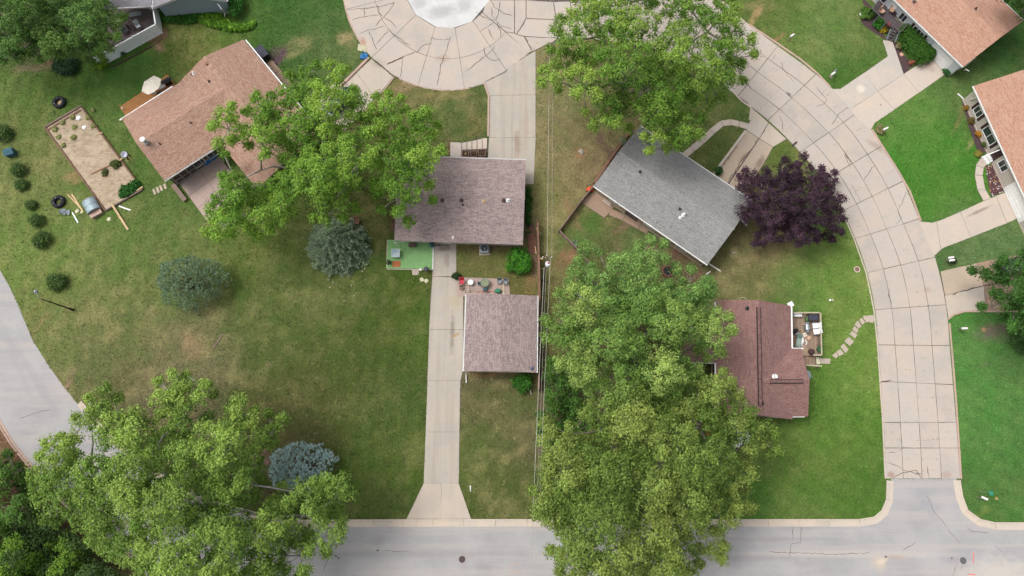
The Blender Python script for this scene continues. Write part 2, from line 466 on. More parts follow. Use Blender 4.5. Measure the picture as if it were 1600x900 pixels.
def lawn_rgb(X, Y, fine=False):
    px, py = to_px(np.asarray(X), np.asarray(Y))
    wx = px + (fbm(X, Y, 6.0, 3) - 0.5) * 46; wy = py + (fbm(X, Y, 6.0, 5) - 0.5) * 46
    num = np.zeros(px.shape + (3,)); den = np.full(px.shape, 1e-9)
    for a, b, r, c in LAWN:
        if r < 1: continue
        d2 = ((wx - a) ** 2 + (wy - b) ** 2) / (r * r)
        g = np.exp(-0.9 * d2) + 0.02 / (1 + d2) ** 2
        num += g[..., None] * lin(c); den += g
    col = num / den[..., None]
    # dry thatch showing through in olive areas, lush flecks in green ones
    dryness = np.clip((col[..., 0] / (col[..., 1] + 1e-6) - 0.55) * 2.6, 0, 1)
    n1 = .6 * fbm(X, Y, 2.4, 11, 4) + .4 * fbm(X, Y, 1.1, 13, 2); n2 = fbm(X, Y, 0.9, 21, 3); n3 = fbm(X, Y, 14, 31, 3)
    t = np.clip((n1 * 0.7 + n2 * 0.3 - 0.49) * 5.5, 0, 1) * (0.06 + 0.30 * dryness) * (1 - .55 * np.exp(-((px - 540) / 130) ** 2 - ((py - 600) / 170) ** 2))
    col = col * (1 - t[..., None]) + lin((164, 148, 100)) * t[..., None]
    t = np.clip((0.48 - n1) * 6, 0, 1) * 0.42
    col = col * (1 - t[..., None]) + col * np.array([0.62, 0.92, 0.6]) * t[..., None]
    col = col * (0.86 + 0.28 * n3)[..., None] * (0.88 + 0.24 * n2)[..., None]
    X_ = np.asarray(X) + (fbm(X, Y, 9, 61, 2) - .5) * 1.2; Y_ = np.asarray(Y) + (fbm(X, Y, 9, 63, 2) - .5) * 1.2
    west = np.clip((860 - px) / 60, 0, 1)
    mow = np.sin(X_ * 2 * PI / 1.9) * west + np.sin((X_ * .55 + Y_ * .83) * 2 * PI / 1.7) * (1 - west)
    mow = mow * (.4 + .9 * vnoise(X, Y, 7, 71))
    col = col * (1 + .055 * mow)[..., None]
    ux = px + (fbm(X, Y, 1.6, 41) - 0.5) * 16; uy = py + (fbm(X, Y, 1.6, 43) - 0.5) * 16
    for a, b, rx, ry, an, c, s in PATCH:
        if s <= 0: continue
        ca, sa = math.cos(R(an)), math.sin(R(an))
        dx, dy = ux - a, uy - b
        u = (dx * ca - dy * sa) / rx; v = (dx * sa + dy * ca) / ry
        g = np.clip(1.35 - (u * u + v * v), 0, 1) * s
        g = g * (0.7 + 0.6 * (n2 > 0.5))
        g = np.clip(g, 0, 1)
        col = col * (1 - g[..., None]) + (lin(c) * (0.8 + 0.4 * n2)[..., None]) * g[..., None]
    if fine:
        f1 = vnoise(X, Y, .55, 81); f2 = vnoise(X, Y, .30, 83)
        col = col * (.74 + .52 * f1)[..., None]
        t = np.clip((f2 - .70) * 5, 0, 1) * (.10 + .45 * dryness)
        col = col * (1 - t[..., None]) + lin((172, 156, 108)) * t[..., None]
    return np.clip(col * np.array([1.36, 1.44, 1.66]) * (1 + np.clip((px - 1170) / 60, 0, 1)[..., None] * np.array([.20, .11, .14])) / KLIGHT, 0, 1)

def nonuni(a, b, st, far):
    v = list(np.arange(a, b + 1e-6, st)); s = st
    lo = [v[0]]; 
    while lo[-1] > -far: s *= 1.45; lo.append(lo[-1] - s)
    s = st; hi = [v[-1]]
    while hi[-1] < far: s *= 1.45; hi.append(hi[-1] + s)
    return np.array(lo[:0:-1] + v + hi[1:])

xs = nonuni(-72, 72, 0.42, 2500); ys = nonuni(-24, 66, 0.42, 2500)
GX, GY = np.meshgrid(xs, ys)
gz = (fbm(GX, GY, 9, 51, 2) - 0.5) * 0.0
nv = GX.size; nx, ny = len(xs), len(ys)
me = bpy.data.meshes.new('lawn_ground')
me.vertices.add(nv); me.vertices.foreach_set('co', np.stack([GX, GY, np.zeros_like(GX)], -1).astype(np.float32).ravel())
ii = (np.arange(ny - 1)[:, None] * nx + np.arange(nx - 1)[None]).ravel()
q = np.stack([ii, ii + 1, ii + nx + 1, ii + nx], -1).astype(np.int32)
me.loops.add(q.size); me.loops.foreach_set('vertex_index', q.ravel())
me.polygons.add(len(q)); me.polygons.foreach_set('loop_start', np.arange(0, q.size, 4, dtype=np.int32)); me.polygons.foreach_set('loop_total', np.full(len(q), 4, np.int32))
me.update(); me.validate()
cc = lawn_rgb(GX, GY)
far_ = np.clip(np.maximum(np.abs(GX) - 72, np.maximum(-24 - GY, GY - 66)) / 12, 0, 1)[..., None]
cc = (cc * (1 - far_) + np.array(alb(104, 116, 66)) * far_).reshape(-1, 3)
at = me.color_attributes.new('tint', 'FLOAT_COLOR', 'POINT')
at.data.foreach_set('color', np.concatenate([cc, np.ones((nv, 1))], 1).astype(np.float32).ravel())
gm, n, l, b = newmat('turf')
a_ = n.new('ShaderNodeAttribute'); a_.attribute_name = 'tint'
p = worldpos(n)
g1 = noise(n, l, p, 5.0, 4, 0.75)
c_ = mix(n, l, ramp(n, l, g1, 0.30, 0.70), (0.52, 0.56, 0.48), (1.0, 1.0, 1.0))
c_ = mix(n, l, ramp(n, l, noise(n, l, p, 2.2, 4, 0.7), 0.35, 0.68, 0, 0.5), c_, (1.0, .90, .84))
c2_ = mix(n, l, 1.0, a_.outputs['Color'], c_, 'MULTIPLY')
l.new(c2_, b.inputs['Base Color']); b.inputs['Roughness'].default_value = 0.95; b.inputs['Specular IOR Level'].default_value = 0.1
bump(n, l, b, noise(n, l, p, 9.0, 3, 0.7), 0.05, 0.7)
me.materials.append(gm)
ground = bpy.data.objects.new('ground', me); C.objects.link(ground); tag(ground, kind='structure', label='lawns of mown grass, green on the right and drying olive on the left')

# ------------------------------------------------------------------ paved surfaces
HARD = []     # outlines on the ground where no grass grows (world xy)
def hard(px_pts, grow=0.0):
    HARD.append([(v.x, v.y) for v in PL(px_pts)])

def inset(poly, d):
    """shrink a convex-ish polygon by d metres"""
    n_ = len(poly)
    ar = sum(poly[i][0] * poly[(i + 1) % n_][1] - poly[(i + 1) % n_][0] * poly[i][1] for i in range(n_))
    sg = 1 if ar > 0 else -1
    out = []
    for i in range(n_):
        a = Vector(poly[i - 1][:2]); b_ = Vector(poly[i][:2]); c = Vector(poly[(i + 1) % n_][:2])
        e1 = (b_ - a); e2 = (c - b_)
        if e1.length < 1e-4 or e2.length < 1e-4: out.append(b_); continue
        e1.normalize(); e2.normalize()
        n1 = Vector((-e1.y, e1.x)) * sg; n2 = Vector((-e2.y, e2.x)) * sg
        k = n1 + n2
        dn = max(0.35, 1 + n1.dot(n2))
        out.append(b_ + k * (d / dn))
    return out

def jag(poly, amt=0.02, step=1.2):
    """break the straight edges a little, as poured and chipped concrete is"""
    out = []
    n_ = len(poly)
    for i in range(n_):
        a = Vector(poly[i][:2]); b_ = Vector(poly[(i + 1) % n_][:2])
        k = max(1, int((b_ - a).length / step))
        for j in range(k):
            q_ = a.lerp(b_, j / k)
            out.append(q_ + Vector((random.uniform(-amt, amt), random.uniform(-amt, amt))))
    return out

CONC = alb(206, 196, 190)
M['joint'] = plain('dark_joint', alb(108, 99, 94), 0.95, var=0.2)
M['conc_street'] = concrete('street_concrete', alb(202, 192, 183), slabvar=.09, var=.10, stains=[
    (P(1160,158), 1.1, .45, R(-40), alb(120,105,105), .8), (P(567,66), .6, .9, 0, alb(190,150,125), .8), (P(692,92), 1.2, .7, 0, alb(185,155,135), .5),
    (P(1232,147), .5, .3, R(-45), alb(90,85,95), .7), (P(1370,229), 1.6, .6, R(-40), alb(175,150,140), .6), (P(1448,452), .6, .5, 0, alb(190,165,145), .6),
    (P(1392,742), .6, .5, 0, alb(170,140,125), .7), (P(1478,742), .8, .5, 0, alb(180,155,145), .6)])
M['conc_patch'] = concrete('white_patch_concrete', alb(222, 222, 220), var=0.14, slabvar=0.03, warm=(0.95, 0.95, 0.96), stains=[(P(690,18), 2.6, 1.2, R(10), alb(186,184,184), .8), (P(655,5), 1.4, 1.0, 0, alb(190,188,188), .7), (P(725,8), 1.2, 1.6, 0, alb(192,190,190), .7), (P(700,-30), 3, 1.6, R(30), alb(188,186,186), .7)])
M['conc_drive'] = concrete('driveway_concrete', alb(194, 187, 177), slabvar=0.05, streak=.45, stains=[
    (P(707,520), .35, 3.0, R(0), alb(140,132,122), .7), (P(712,524), .2, .8, R(-60), alb(185,150,90), .7), (P(712,470), 1.0, 1.2, 0, alb(190,178,140), .5),
    (P(698,408), .5, 1.2, 0, alb(165,150,138), .6), (P(808,225), .5, 2.2, 0, alb(165,140,125), .7), (P(822,200), .4, 5.0, 0, alb(178,158,145), .5), (P(695,388), 1.0, .5, 0, alb(120,105,95), .6)])
M['conc_apron'] = concrete('apron_concrete', alb(206, 195, 182), slabvar=0.04, streak=.2)
M['conc_pale'] = concrete('pale_concrete', alb(210, 198, 186), slabvar=0.05, stains=[(P(1345,138), .7, .6, 0, alb(235,220,200), .9),
    (P(1450,105), 1.2, .8, R(-30), alb(185,168,155), .6), (P(1530,330), 2.2, .25, R(25), alb(150,130,125), .7), (P(1376,164), .2, .2, 0, alb(140,110,100), .7)])
M['conc_grey'] = concrete('grey_concrete', alb(205, 197, 188), slabvar=0.03, stains=[(P(1345,139), .7, .7, 0, alb(232,220,205), 1.0)])
M['conc_stained'] = concrete('stained_concrete', alb(196, 180, 162), var=0.12, stains=[
    (P(1135,247), .45, 3.6, R(-38), alb(132,114,104), .75), (P(1160,248), .3, 1.2, R(-38), alb(140,118,104), .6), (P(1214,219), 1.0, .45, R(30), alb(150,138,132), .7), (P(1187,255), .6, 1.4, R(-30), alb(120,98,86), .6)])
M['conc_pink'] = concrete('pinkish_patio_concrete', alb(188, 168, 160), var=0.10, slabvar=0.06)
M['conc_tan'] = concrete('tan_stained_concrete', alb(172, 148, 130), var=0.12)
M['kerb'] = concrete('kerb_concrete', alb(214, 202, 188), var=0.10, slabvar=0.08)
M['kerb_pink'] = concrete('old_kerb_concrete', alb(198, 172, 158), var=0.14, slabvar=0.08)
M['crack'] = plain('crack_filler', alb(98, 87, 84), 0.95)

def surface(name, px_pts, z1, mat, label=None, grass_free=True, parent=None, kind='structure', z0=-0.05):
    if grass_free: hard(px_pts)
    mb = MB(); mb.prism([tuple(v) for v in PL(px_pts)], z0, z1)
    o = mb.build(name, mat, parent)
    if parent is None: tag(o, label, kind=kind)
    return o

def slab(poly_world, parent, mat, z=0.03, gap=0.025, name='concrete_slab', j=0.012):
    q_ = jag(inset(poly_world, gap + random.uniform(0, 0.012)), j)
    mb = MB(); mb.prism([(v.x, v.y) for v in q_], 0.001, z + random.uniform(-0.004, 0.004))
    return mb.build(name, mat, parent)

def crack(pts, parent, wd=0.06, z=0.036, px=True, mat=None, amp=0.10, name='crack'):
    pw = [P(a, b) for a, b in pts] if px else [Vector((a, b, 0)) for a, b in pts]
    fine = []
    for i in range(len(pw) - 1):
        a, b_ = pw[i], pw[i + 1]
        k = max(2, int((b_ - a).length / 0.35))
        sd_ = (b_ - a).normalized().cross(Vector((0, 0, 1)))
        for j in range(k): 
            o_ = 0 if j == 0 else random.uniform(-amp, amp)
            fine.append(a.lerp(b_, j / k) + sd_ * o_)
    fine.append(pw[-1])
    mb = MB(); vs = []
    m_ = len(fine)
    for i, p_ in enumerate(fine):
        d_ = (fine[min(i + 1, m_ - 1)] - fine[max(0, i - 1)]).normalized(); s_ = d_.cross(Vector((0, 0, 1)))
        w_ = wd * random.uniform(0.5, 1.25) * (0.4 if i in (0, m_ - 1) else 1)
        vs += [p_ + s_ * w_ / 2 + Vector((0, 0, z)), p_ - s_ * w_ / 2 + Vector((0, 0, z))]
    mb.add(vs, [(2 * i, 2 * i + 1, 2 * i + 3, 2 * i + 2) for i in range(m_ - 1)])
    return mb.build(name, mat or M['crack'], parent)

def lerp2(a, b, t): return (a[0] + (b[0] - a[0]) * t, a[1] + (b[1] - a[1]) * t)

# curved concrete street --------------------------------------------------
SL = [(1384,748),(1382,700),(1380,660),(1376,596),(1372,539),(1367,484),(1355,426),(1336,373),(1316,330),(1287,282),(1250,238),(1200,188),(1152,152),(1105,112),(1050,85),(985,68),(925,62)]
SR = [(1500,748),(1497,700),(1494,660),(1489,601),(1484,540),(1478,476),(1461,402),(1436,342),(1411,283),(1378,228),(1340,176),(1275,116),(1215,72),(1165,34),(1125,-2),(1000,-62),(930,-75)]
bed = MB()
st_l = PL(SL); st_r = PL(SR)
def cr(p0, p1, p2, p3, t):
    return 0.5 * ((2 * p1) + (p2 - p0) * t + (2 * p0 - 5 * p1 + 4 * p2 - p3) * t * t + (3 * p1 - p0 - 3 * p2 + p3) * t ** 3)
def spline(pts, i, t):
    g = lambda k: pts[max(0, min(len(pts) - 1, k))]
    return cr(g(i - 1), g(i), g(i + 1), g(i + 2), t)
NSUB = 3
fl, fr = [], []
for i in range(len(SL) - 1):
    for k in range(NSUB):
        fl.append(spline(st_l, i, k / NSUB)); fr.append(spline(st_r, i, k / NSUB))
fl.append(st_l[-1]); fr.append(st_r[-1])
vs = []
for a, b_ in zip(fl, fr): vs += [(a.x, a.y, 0.008), (b_.x, b_.y, 0.008)]
bed.add(vs, [(2 * i, 2 * i + 1, 2 * i + 3, 2 * i + 2) for i in range(len(fl) - 1)])
for i in range(len(fl) - 1): HARD.append([(fl[i].x, fl[i].y), (fr[i].x, fr[i].y), (fr[i + 1].x, fr[i + 1].y), (fl[i + 1].x, fl[i + 1].y)])
street = tag(bed.build('street', M['joint']), 'curved residential street of pale jointed concrete slabs', kind='structure')
lanes = [0.0, 0.235, 0.49, 0.75, 1.0]
for i in range(len(SL) - 1):
    for j in range(4):
        a, b_ = lanes[j], lanes[j + 1]
        idx = [i * NSUB + k for k in range(NSUB + 1)]
        poly = [fl[k].lerp(fr[k], a) for k in idx] + [fl[k].lerp(fr[k], b_) for k in idx[::-1]]
        mb = MB(); q_ = jag(inset([tuple(v) for v in poly], random.uniform(.016,.04)), 0.012)
        mb.prism([(v.x, v.y) for v in q_], 0.001, 0.03 + random.uniform(-0.003, 0.003))
        mb.build('concrete_slab', M['conc_street'], street)
for pts in [[(1385,722),(1400,727),(1412,735),(1440,741),(1430,742)],[(1404,705),(1414,698)],[(1395,748),(1412,738),(1432,735),(1440,750)],[(1448,727),(1452,748)],[(1388,707),(1400,707)],
            [(1207,95),(1212,85)],[(1220,97),(1226,112),(1240,128)],[(1300,195),(1310,178),(1330,165)],[(1275,136),(1292,155),(1288,162),(1275,167)],
            [(1292,146),(1295,150)],[(1216,180),(1222,190),(1224,205)],[(1350,282),(1362,262),(1368,258)],[(1402,330),(1410,315),(1418,298)],[(1400,350),(1407,342),(1403,328)],
            [(1390,450),(1388,462),(1394,475)],[(1376,596),(1390,595)],[(1330,288),(1345,315)],[(1166,130),(1175,140)],[(1318,240),(1330,262)]]:
    crack(pts, street, 0.06, amp=.09)
# dark worn joints, thicker where the joint has opened
for pts in [[(1320,240),(1331,258)],[(1230,147),(1236,153)],[(1376,597),(1392,594)],[(1476,420),(1484,500)]]:
    crack(pts, street, 0.12, amp=0.05)

# cul-de-sac ---------------------------------------------------------------
CC = (700.0, -25.0)
def pol(r, deg): return (CC[0] + r * math.cos(R(deg)), CC[1] + r * math.sin(R(deg)))
outer = [pol(166, a) for a in range(30, 336, 6)]
cul_px = outer + [(900,-75),(930,-75),(925,62),(892,62),(855,71),(832,81)]
hard(cul_px)
mb = MB(); mb.prism([tuple(v) for v in PL(cul_px)], -0.02, 0.0115)
cul = tag(mb.build('cul_de_sac', M['joint']), 'round concrete turning circle of cracked slabs with a white centre patch', kind='structure')
angs = [40, 56, 81, 106.5, 136, 166, 190, 216, 242, 268, 294, 320]
for k in range(len(angs) - 1):
    a0, a1 = angs[k], angs[k + 1]
    ss = [a0 + (a1 - a0) * t / 4 for t in range(5)]
    ring1 = [pol(70, a) for a in (a0, a1)] + [pol(117, a) for a in ss[::-1]]
    ring2 = [pol(117, a) for a in ss] + [pol(166, a) for a in ss[::-1]]
    for rg in (ring1, ring2): slab([tuple(v) for v in PL(rg)], cul, M['conc_street'], z=0.03, gap=0.02)
slab([tuple(v) for v in PL([pol(70, a) for a in (22, 58, 84, 106, 136, 166, 196, 226, 256, 290, 320, 350)])], cul, M['conc_patch'], z=0.034, gap=0.03, name='centre_patch')
for poly in [[(760,0),(804,0),(804,52),(790,50),(754,20)],[(804,0),(822,0),(822,29),(807,54),(804,52)],[(822,0),(865,3),(869,31),(822,29)],[(822,29),(869,31),(872,60),(819,57),(807,54)],
             [(790,50),(804,52),(807,54),(819,57),(832,81),(826,82)],[(819,57),(872,60),(860,68),(850,72),(832,81)],[(865,3),(891,2),(897,62),(872,60),(869,31)],[(891,2),(930,0),(925,62),(897,62)],
             [(758,-45),(830,-62),(830,0),(760,0)],[(830,-62),(930,-75),(930,0),(830,0)]]:
    slab([tuple(v) for v in PL(poly)], cul, M['conc_street'], gap=0.045)
for pts in [[(617,4),(600,9),(570,13),(541,16)],[(570,12),(569,25)],[(550,32),(562,27),(580,25),(592,24)],[(560,53),(575,47),(590,44),(600,41)],[(589,8),(592,20),(598,26)],[(587,41),(596,30),(606,20),(615,8),(615,3)],
            [(577,49),(582,60),(589,77)],[(587,70),(598,58),(607,47)],[(704,57),(697,80),(688,105),(683,134)],[(630,90),(628,105),(626,121)],[(604,101),(618,95),(632,88),(650,80)],
            [(744,19),(752,25),(764,31),(775,32)],[(767,0),(772,12),(785,20),(800,25)],[(767,12),(769,26),(775,32)],[(782,2),(779,18),(776,32)],[(750,50),(762,42),(774,34)],[(775,33),(785,42),(800,46)],[(777,35),(781,46),(783,60)],
            [(757,73),(757,82),(762,90),(772,95),(782,92)],[(759,88),(770,78),(772,70)],[(729,112),(745,98),(759,88)],[(807,54),(815,42),(822,30)],[(819,56),(825,68),(831,80)],[(605,45),(620,57),(640,72)],[(650,83),(660,72),(675,68)],
            [(672,60),(690,62),(703,62)],[(600,27),(610,33),(620,44)],[(762,45),(772,62)]]:
    crack(pts, cul, 0.085, z=0.0375, amp=0.10)
for pts in [[(832,81),(800,103),(790,112),(758,128)],[(584,93),(600,106),(615,120)],[(604,101),(632,88)]]:
    crack(pts, cul, 0.15, z=0.0375, amp=0.04)
crack([(700 + 166.5 * math.cos(R(a)), -25 + 166.5 * math.sin(R(a))) for a in range(78, 122, 5)], cul, 0.16, z=0.036, mat=M['kerb_pink'], amp=0.02)
crack([(700 + 164.5 * math.cos(R(a)), -25 + 164.5 * math.sin(R(a))) for a in range(140, 215, 5)], cul, 0.22, z=0.036, mat=M['kerb_pink'], amp=0.02)

# asphalt roads ------------------------------------------------------------
am, n, l, b = newmat('worn_asphalt')
p = worldpos(n)
mp = n.new('ShaderNodeMapping'); mp.inputs['Scale'].default_value = (0.05, 0.9, 1); l.new(p, mp.inputs['Vector'])
base = mix(n, l, ramp(n, l, noise(n, l, p, 0.25, 5, 0.6), 0.3, 0.7), alb(176,174,175), alb(193,191,190))
base = mix(n, l, ramp(n, l, noise(n, l, mp.outputs[0], 1.0, 4, 0.6), 0.45, 0.62, 0, 0.6), base, alb(204,194,188))
g = noise(n, l, p, 11, 3, 0.8)
base = mix(n, l, ramp(n, l, g, 0.35, 0.68, 0, 0.5), base, alb(160,158,158))
base = mix(n, l, ramp(n, l, noise(n, l, p, 26, 1, 0.5), 0.62, 0.72, 0, 0.4), base, alb(140,138,140))
base = stain_nodes(n, l, p, base, [(P(1372,880), 1.0, 1.0, 0, alb(215,198,176), .7), (P(1378,877), .9, .35, R(20), alb(232,212,190), .6), (P(1400,870), 1.4, .28, 0, alb(185,158,130), .7),
     (P(723,874), 1.0, 1.0, R(45), alb(178,170,168), .8), (P(1350,866), 14, .5, 0, alb(208,198,190), .5), (P(1560,905), 5.2, 2.6, R(8), alb(212,204,194), .7), (P(1490,875), 1.0, .5, 0, alb(170,165,168), .6),
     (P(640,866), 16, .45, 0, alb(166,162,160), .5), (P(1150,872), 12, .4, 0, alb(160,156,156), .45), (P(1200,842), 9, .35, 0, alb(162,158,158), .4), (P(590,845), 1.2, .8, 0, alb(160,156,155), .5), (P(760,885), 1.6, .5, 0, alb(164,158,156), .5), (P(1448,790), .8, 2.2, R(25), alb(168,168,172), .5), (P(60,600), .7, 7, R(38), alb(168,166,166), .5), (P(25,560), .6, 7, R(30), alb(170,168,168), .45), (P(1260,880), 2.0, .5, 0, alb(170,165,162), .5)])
l.new(base, b.inputs['Base Color']); b.inputs['Roughness'].default_value = 0.9; b.inputs['Specular IOR Level'].default_value = 0.2
bump(n, l, b, g, 0.012)
M['asphalt'] = am
lr_r = [(-700,-76),(-260,230),(-40,383),(0,422),(15,448),(30,480),(50,530),(75,570),(100,605),(122,632),(150,668),(200,715),(260,757),(330,790),(400,808),(470,816),(560,820)]
lr_l = [(1700,950),(600,950),(420,945),(320,925),(240,892),(170,850),(110,800),(70,757),(40,722),(18,695),(0,658),(-50,585),(-330,390),(-770,84)]
main_road = lr_r + [(1343,820),(1372,815),(1385,803),(1392,785),(1392,748),(1495,748),(1500,782),(1508,800),(1530,816),(1550,822),(1700,824),(2400,830),(2400,960)] + lr_l
HARD.append([(v.x, v.y) for v in PL(main_road)])
road = surface('road', main_road, 0.010, M['asphalt'], 'light grey worn asphalt road along the bottom with a branch curving up the left edge', grass_free=False)
for pts in [[(1250,820),(1252,830),(1251,848),(1236,850),(1233,870)],[(1240,823),(1238,845)],[(1448,775),(1460,800),(1480,825),(1500,850)],[(1512,825),(1520,831),(1545,832)],[(1432,846),(1410,860)],
            [(505,893),(512,872),(520,862)],[(30,655),(55,645),(80,640)],[(1320,805),(1316,812)],[(1496,880),(1488,900)],[(1506,880),(1500,892)],[(1555,851),(1565,862)],[(600,860),(640,862)],[(1000,870),(1080,868)],[(1200,862),(1300,866),(1360,864)]]:
    crack(pts, road, 0.05, z=0.014, amp=0.08, mat=M['joint'])
for (x_, y_, s_) in [(525,869,.12),(529,872,.12),(590,860,.13),(1487,872,.12),(1384,870,.14)]:
    mb = MB(); c_ = P(x_, y_); mb.prism([(c_.x + s_ * random.uniform(.6, 1.3) * math.cos(a), c_.y + s_ * random.uniform(.4, 1.0) * math.sin(a)) for a in np.linspace(0, 6.28, 9)[:-1]], 0.0, 0.016)
    mb.build('pothole_patch', M['crack'], road)
M['markpaint'] = plain('pink_marking_paint', alb(235, 140, 135), 0.7)
for a, b_ in [((1521,863),(1521,880)),((1512,897),(1524,898))]:
    mb = MB(); mb.beam(P(*a, .013), P(*b_, .013), .12, .008); mb.build('survey_mark', M['markpaint'], road)

def kerbline(pts, wd_out, wd_in, mat, parent_label, seg=3.0, h=0.11, gut=0.5, side=1):
    """kerb along a pixel polyline (the lawn edge), gutter pan on the road side; built in cast lengths"""
    pw = PL(pts)
    # resample
    dense = [pw[0]]
    for i in range(len(pw) - 1):
        L_ = (pw[i + 1] - pw[i]).length; k = max(1, int(L_ / 0.8))
        dense += [pw[i].lerp(pw[i + 1], (j + 1) / k) for j in range(k)]
    root = None; acc = 0; start = 0
    N_ = len(dense)
    nrm = []
    for i in range(N_):
        d_ = (dense[min(i + 1, N_ - 1)] - dense[max(0, i - 1)]).normalized(); nrm.append(Vector((-d_.y, d_.x, 0)) * side)
    pieces = []
    i0 = 0
    for i in range(1, N_):
        acc += (dense[i] - dense[i - 1]).length
        if acc >= seg or i == N_ - 1: pieces.append((i0, i)); i0 = i; acc = 0
    root = None
    for a, b_ in pieces:
        for w0, w1, z1, nm in ((0.0, wd_in, h, 'kerbstone'), (wd_in, wd_in + gut, 0.034, 'gutter_pan')):
            if gut == 0 and nm == 'gutter_pan': continue
            mb = MB()
            left = [dense[k] + nrm[k] * w0 for k in range(a, b_ + 1)]; right = [dense[k] + nrm[k] * w1 for k in range(a, b_ + 1)]
            ct_ = sum((v for v in left + right), Vector()) / (2 * len(left))
            poly = left + right[::-1]
            # open a hair joint between lengths
            t_ = 0.012
            d0 = (left[1] - left[0]).normalized() * t_; d1 = (left[-1] - left[-2]).normalized() * t_
            poly[0] = poly[0] + d0; poly[-1] = poly[-1] + d0; m_ = len(left); poly[m_ - 1] = poly[m_ - 1] - d1; poly[m_] = poly[m_] - d1
            mb.prism([(v.x, v.y) for v in poly], -0.04, z1 + random.uniform(-.003, .003))
            o = mb.build(nm, mat, root)
            if root is None:
                root = o; root.name = 'kerb'; tag(o, parent_label, kind='structure')
            HARD.append([(v.x, v.y) for v in poly])
    return root
kerbline([(440,812),(560,811.5),(700,811),(836,811),(1000,811),(1200,811),(1342,811),(1365,807),(1377,797),(1384,780),(1385,750)], 0, .16, M['kerb'], 'pale concrete kerb and gutter along the north side of the road', side=-1, gut=.62)
kerbline([(1500,750),(1504,775),(1512,797),(1532,811),(1555,816),(1600,816),(1800,818)], 0, .16, M['kerb'], 'pale concrete kerb and gutter round the lawn at the lower right corner', side=-1, gut=.62)
kerbline([(128,626),(153,657),(200,702),(260,745),(330,780),(400,800),(440,810)], 0, .16, M['kerb'], 'pale kerb on the inside of the road bend under the trees', side=-1, gut=.5)
kerbline([(-40,600),(0,668),(18,697),(38,722),(75,765),(120,808),(180,858),(260,902),(350,934)], 0, .16, M['kerb_pink'], 'old kerb on the outer side of the road bend beside the brown bank', side=1, gut=.3)

def drive(name, label, bedpoly, slabs_, mat, bedz=0.016, z=0.04, gap=0.015):
    hard(bedpoly)
    mb = MB(); mb.prism([tuple(v) for v in PL(bedpoly)], -0.03, bedz)
    r_ = tag(mb.build(name, M['joint']), label, kind='structure')
    for i, s_ in enumerate(slabs_):
        mt = mat[i % len(mat)] if isinstance(mat, list) else mat
        slab([tuple(v) for v in PL(s_)], r_, mt, z=z, gap=gap)
    return r_

d1 = drive('driveway', 'long straight concrete driveway from the road up to the mauve roofed house',
      [(678,378),(713,378),(713,433),(722,434),(725,470),(724,580),(720,600),(717,755),(736,811),(635,811),(662,755),(668,595),(672,470),(675,433)],
      [[(678,378),(713,378),(713,432),(675.5,432)],[(675.5,432),(722,434),(724,470),(724,515),(670.5,515)],[(670.5,515),(724,515),(723.5,580),(719.5,595),(667.8,595)],
       [(667.8,595),(719.5,595),(718,675),(665,675)],[(665,675),(718,675),(717,755),(662,755)],[(662,755),(689.5,755),(689,811),(635,811)],[(689.5,755),(717,755),(736,811),(689,811)]],
      [M['conc_drive']] * 5 + [M['conc_apron']] * 2, gap=0.008)
d2 = drive('driveway', 'concrete driveway from the turning circle down beside the mauve roofed house',
      [(757,129),(790,113),(797,103),(832,82),(837,80),(837,215),(834,288),(812,288),(812,256),(762,256),(764,215),(765,150)],
      [[(757,129),(790,113),(797,103),(832,82),(837,80),(837,148),(765,150)],[(765,150),(800,149),(800,215),(764,215)],[(800,149),(837,148),(837,215),(800,215)],
       [(764,215),(800,215),(800,256),(762,256)],[(800,215),(837,215),(834,288),(812,288),(812,256),(800,256)]], M['conc_drive'], gap=0.006)
d3 = drive('driveway', 'short concrete driveway from the turning circle under the big yellow-green tree',
      [(580,92),(615,120),(603,135),(570,172),(540,205),(490,165),(541,128)], [[(580,92),(615,120),(603,135),(586,153),(556,113)],[(556,113),(586,153),(570,172),(540,205),(490,165),(541,128)]], M['conc_apron'])
d4 = drive('driveway', 'stained concrete driveway from the curved street to the grey roofed house',
      [(1173,167),(1229,217.5),(1208,230),(1190,262),(1162,300),(1140,300),(1110,274),(1163,204),(1172,188)],
      [[(1173,167),(1201,192),(1186,217),(1166,203),(1172,188)],[(1201,192),(1229,217.5),(1208,230),(1186,217)],[(1166,203),(1186,217),(1136,288),(1110,274)],[(1186,217),(1208,230),(1190,262),(1162,300),(1137,290)]],
      [M['conc_apron'], M['conc_apron'], M['conc_stained'], M['conc_stained']], gap=0.03)
for pts in [[(1199,196),(1186,216)],[(1186,216),(1172,236),(1160,250),(1150,264),(1138,282)]]: crack(pts, d4, 0.09, z=0.048)
d6 = drive('driveway', 'two-tone concrete driveway to the orange roofed house at the top right',
      [(1297,139),(1313,139),(1387,88),(1379,63),(1394,64),(1412,116),(1461,84),(1482,106),(1475,117),(1420,155),(1367,192),(1361,203),(1343,191),(1328,171)],
      [[(1297,139),(1313,139),(1350,114),(1371,143),(1328,171)],[(1350,114),(1387,88),(1379,63),(1394,64),(1412,116),(1371,143)],
       [(1328,171),(1371,143),(1397,172),(1367,192),(1361,203),(1343,191)],[(1371,143),(1412,116),(1436,145),(1420,156),(1397,172)],[(1412,116),(1461,84),(1482,106),(1475,117),(1436,145)]],
      [M['conc_grey'], M['conc_grey'], M['conc_pale'], M['conc_pale'], M['conc_pale']], gap=0.008)
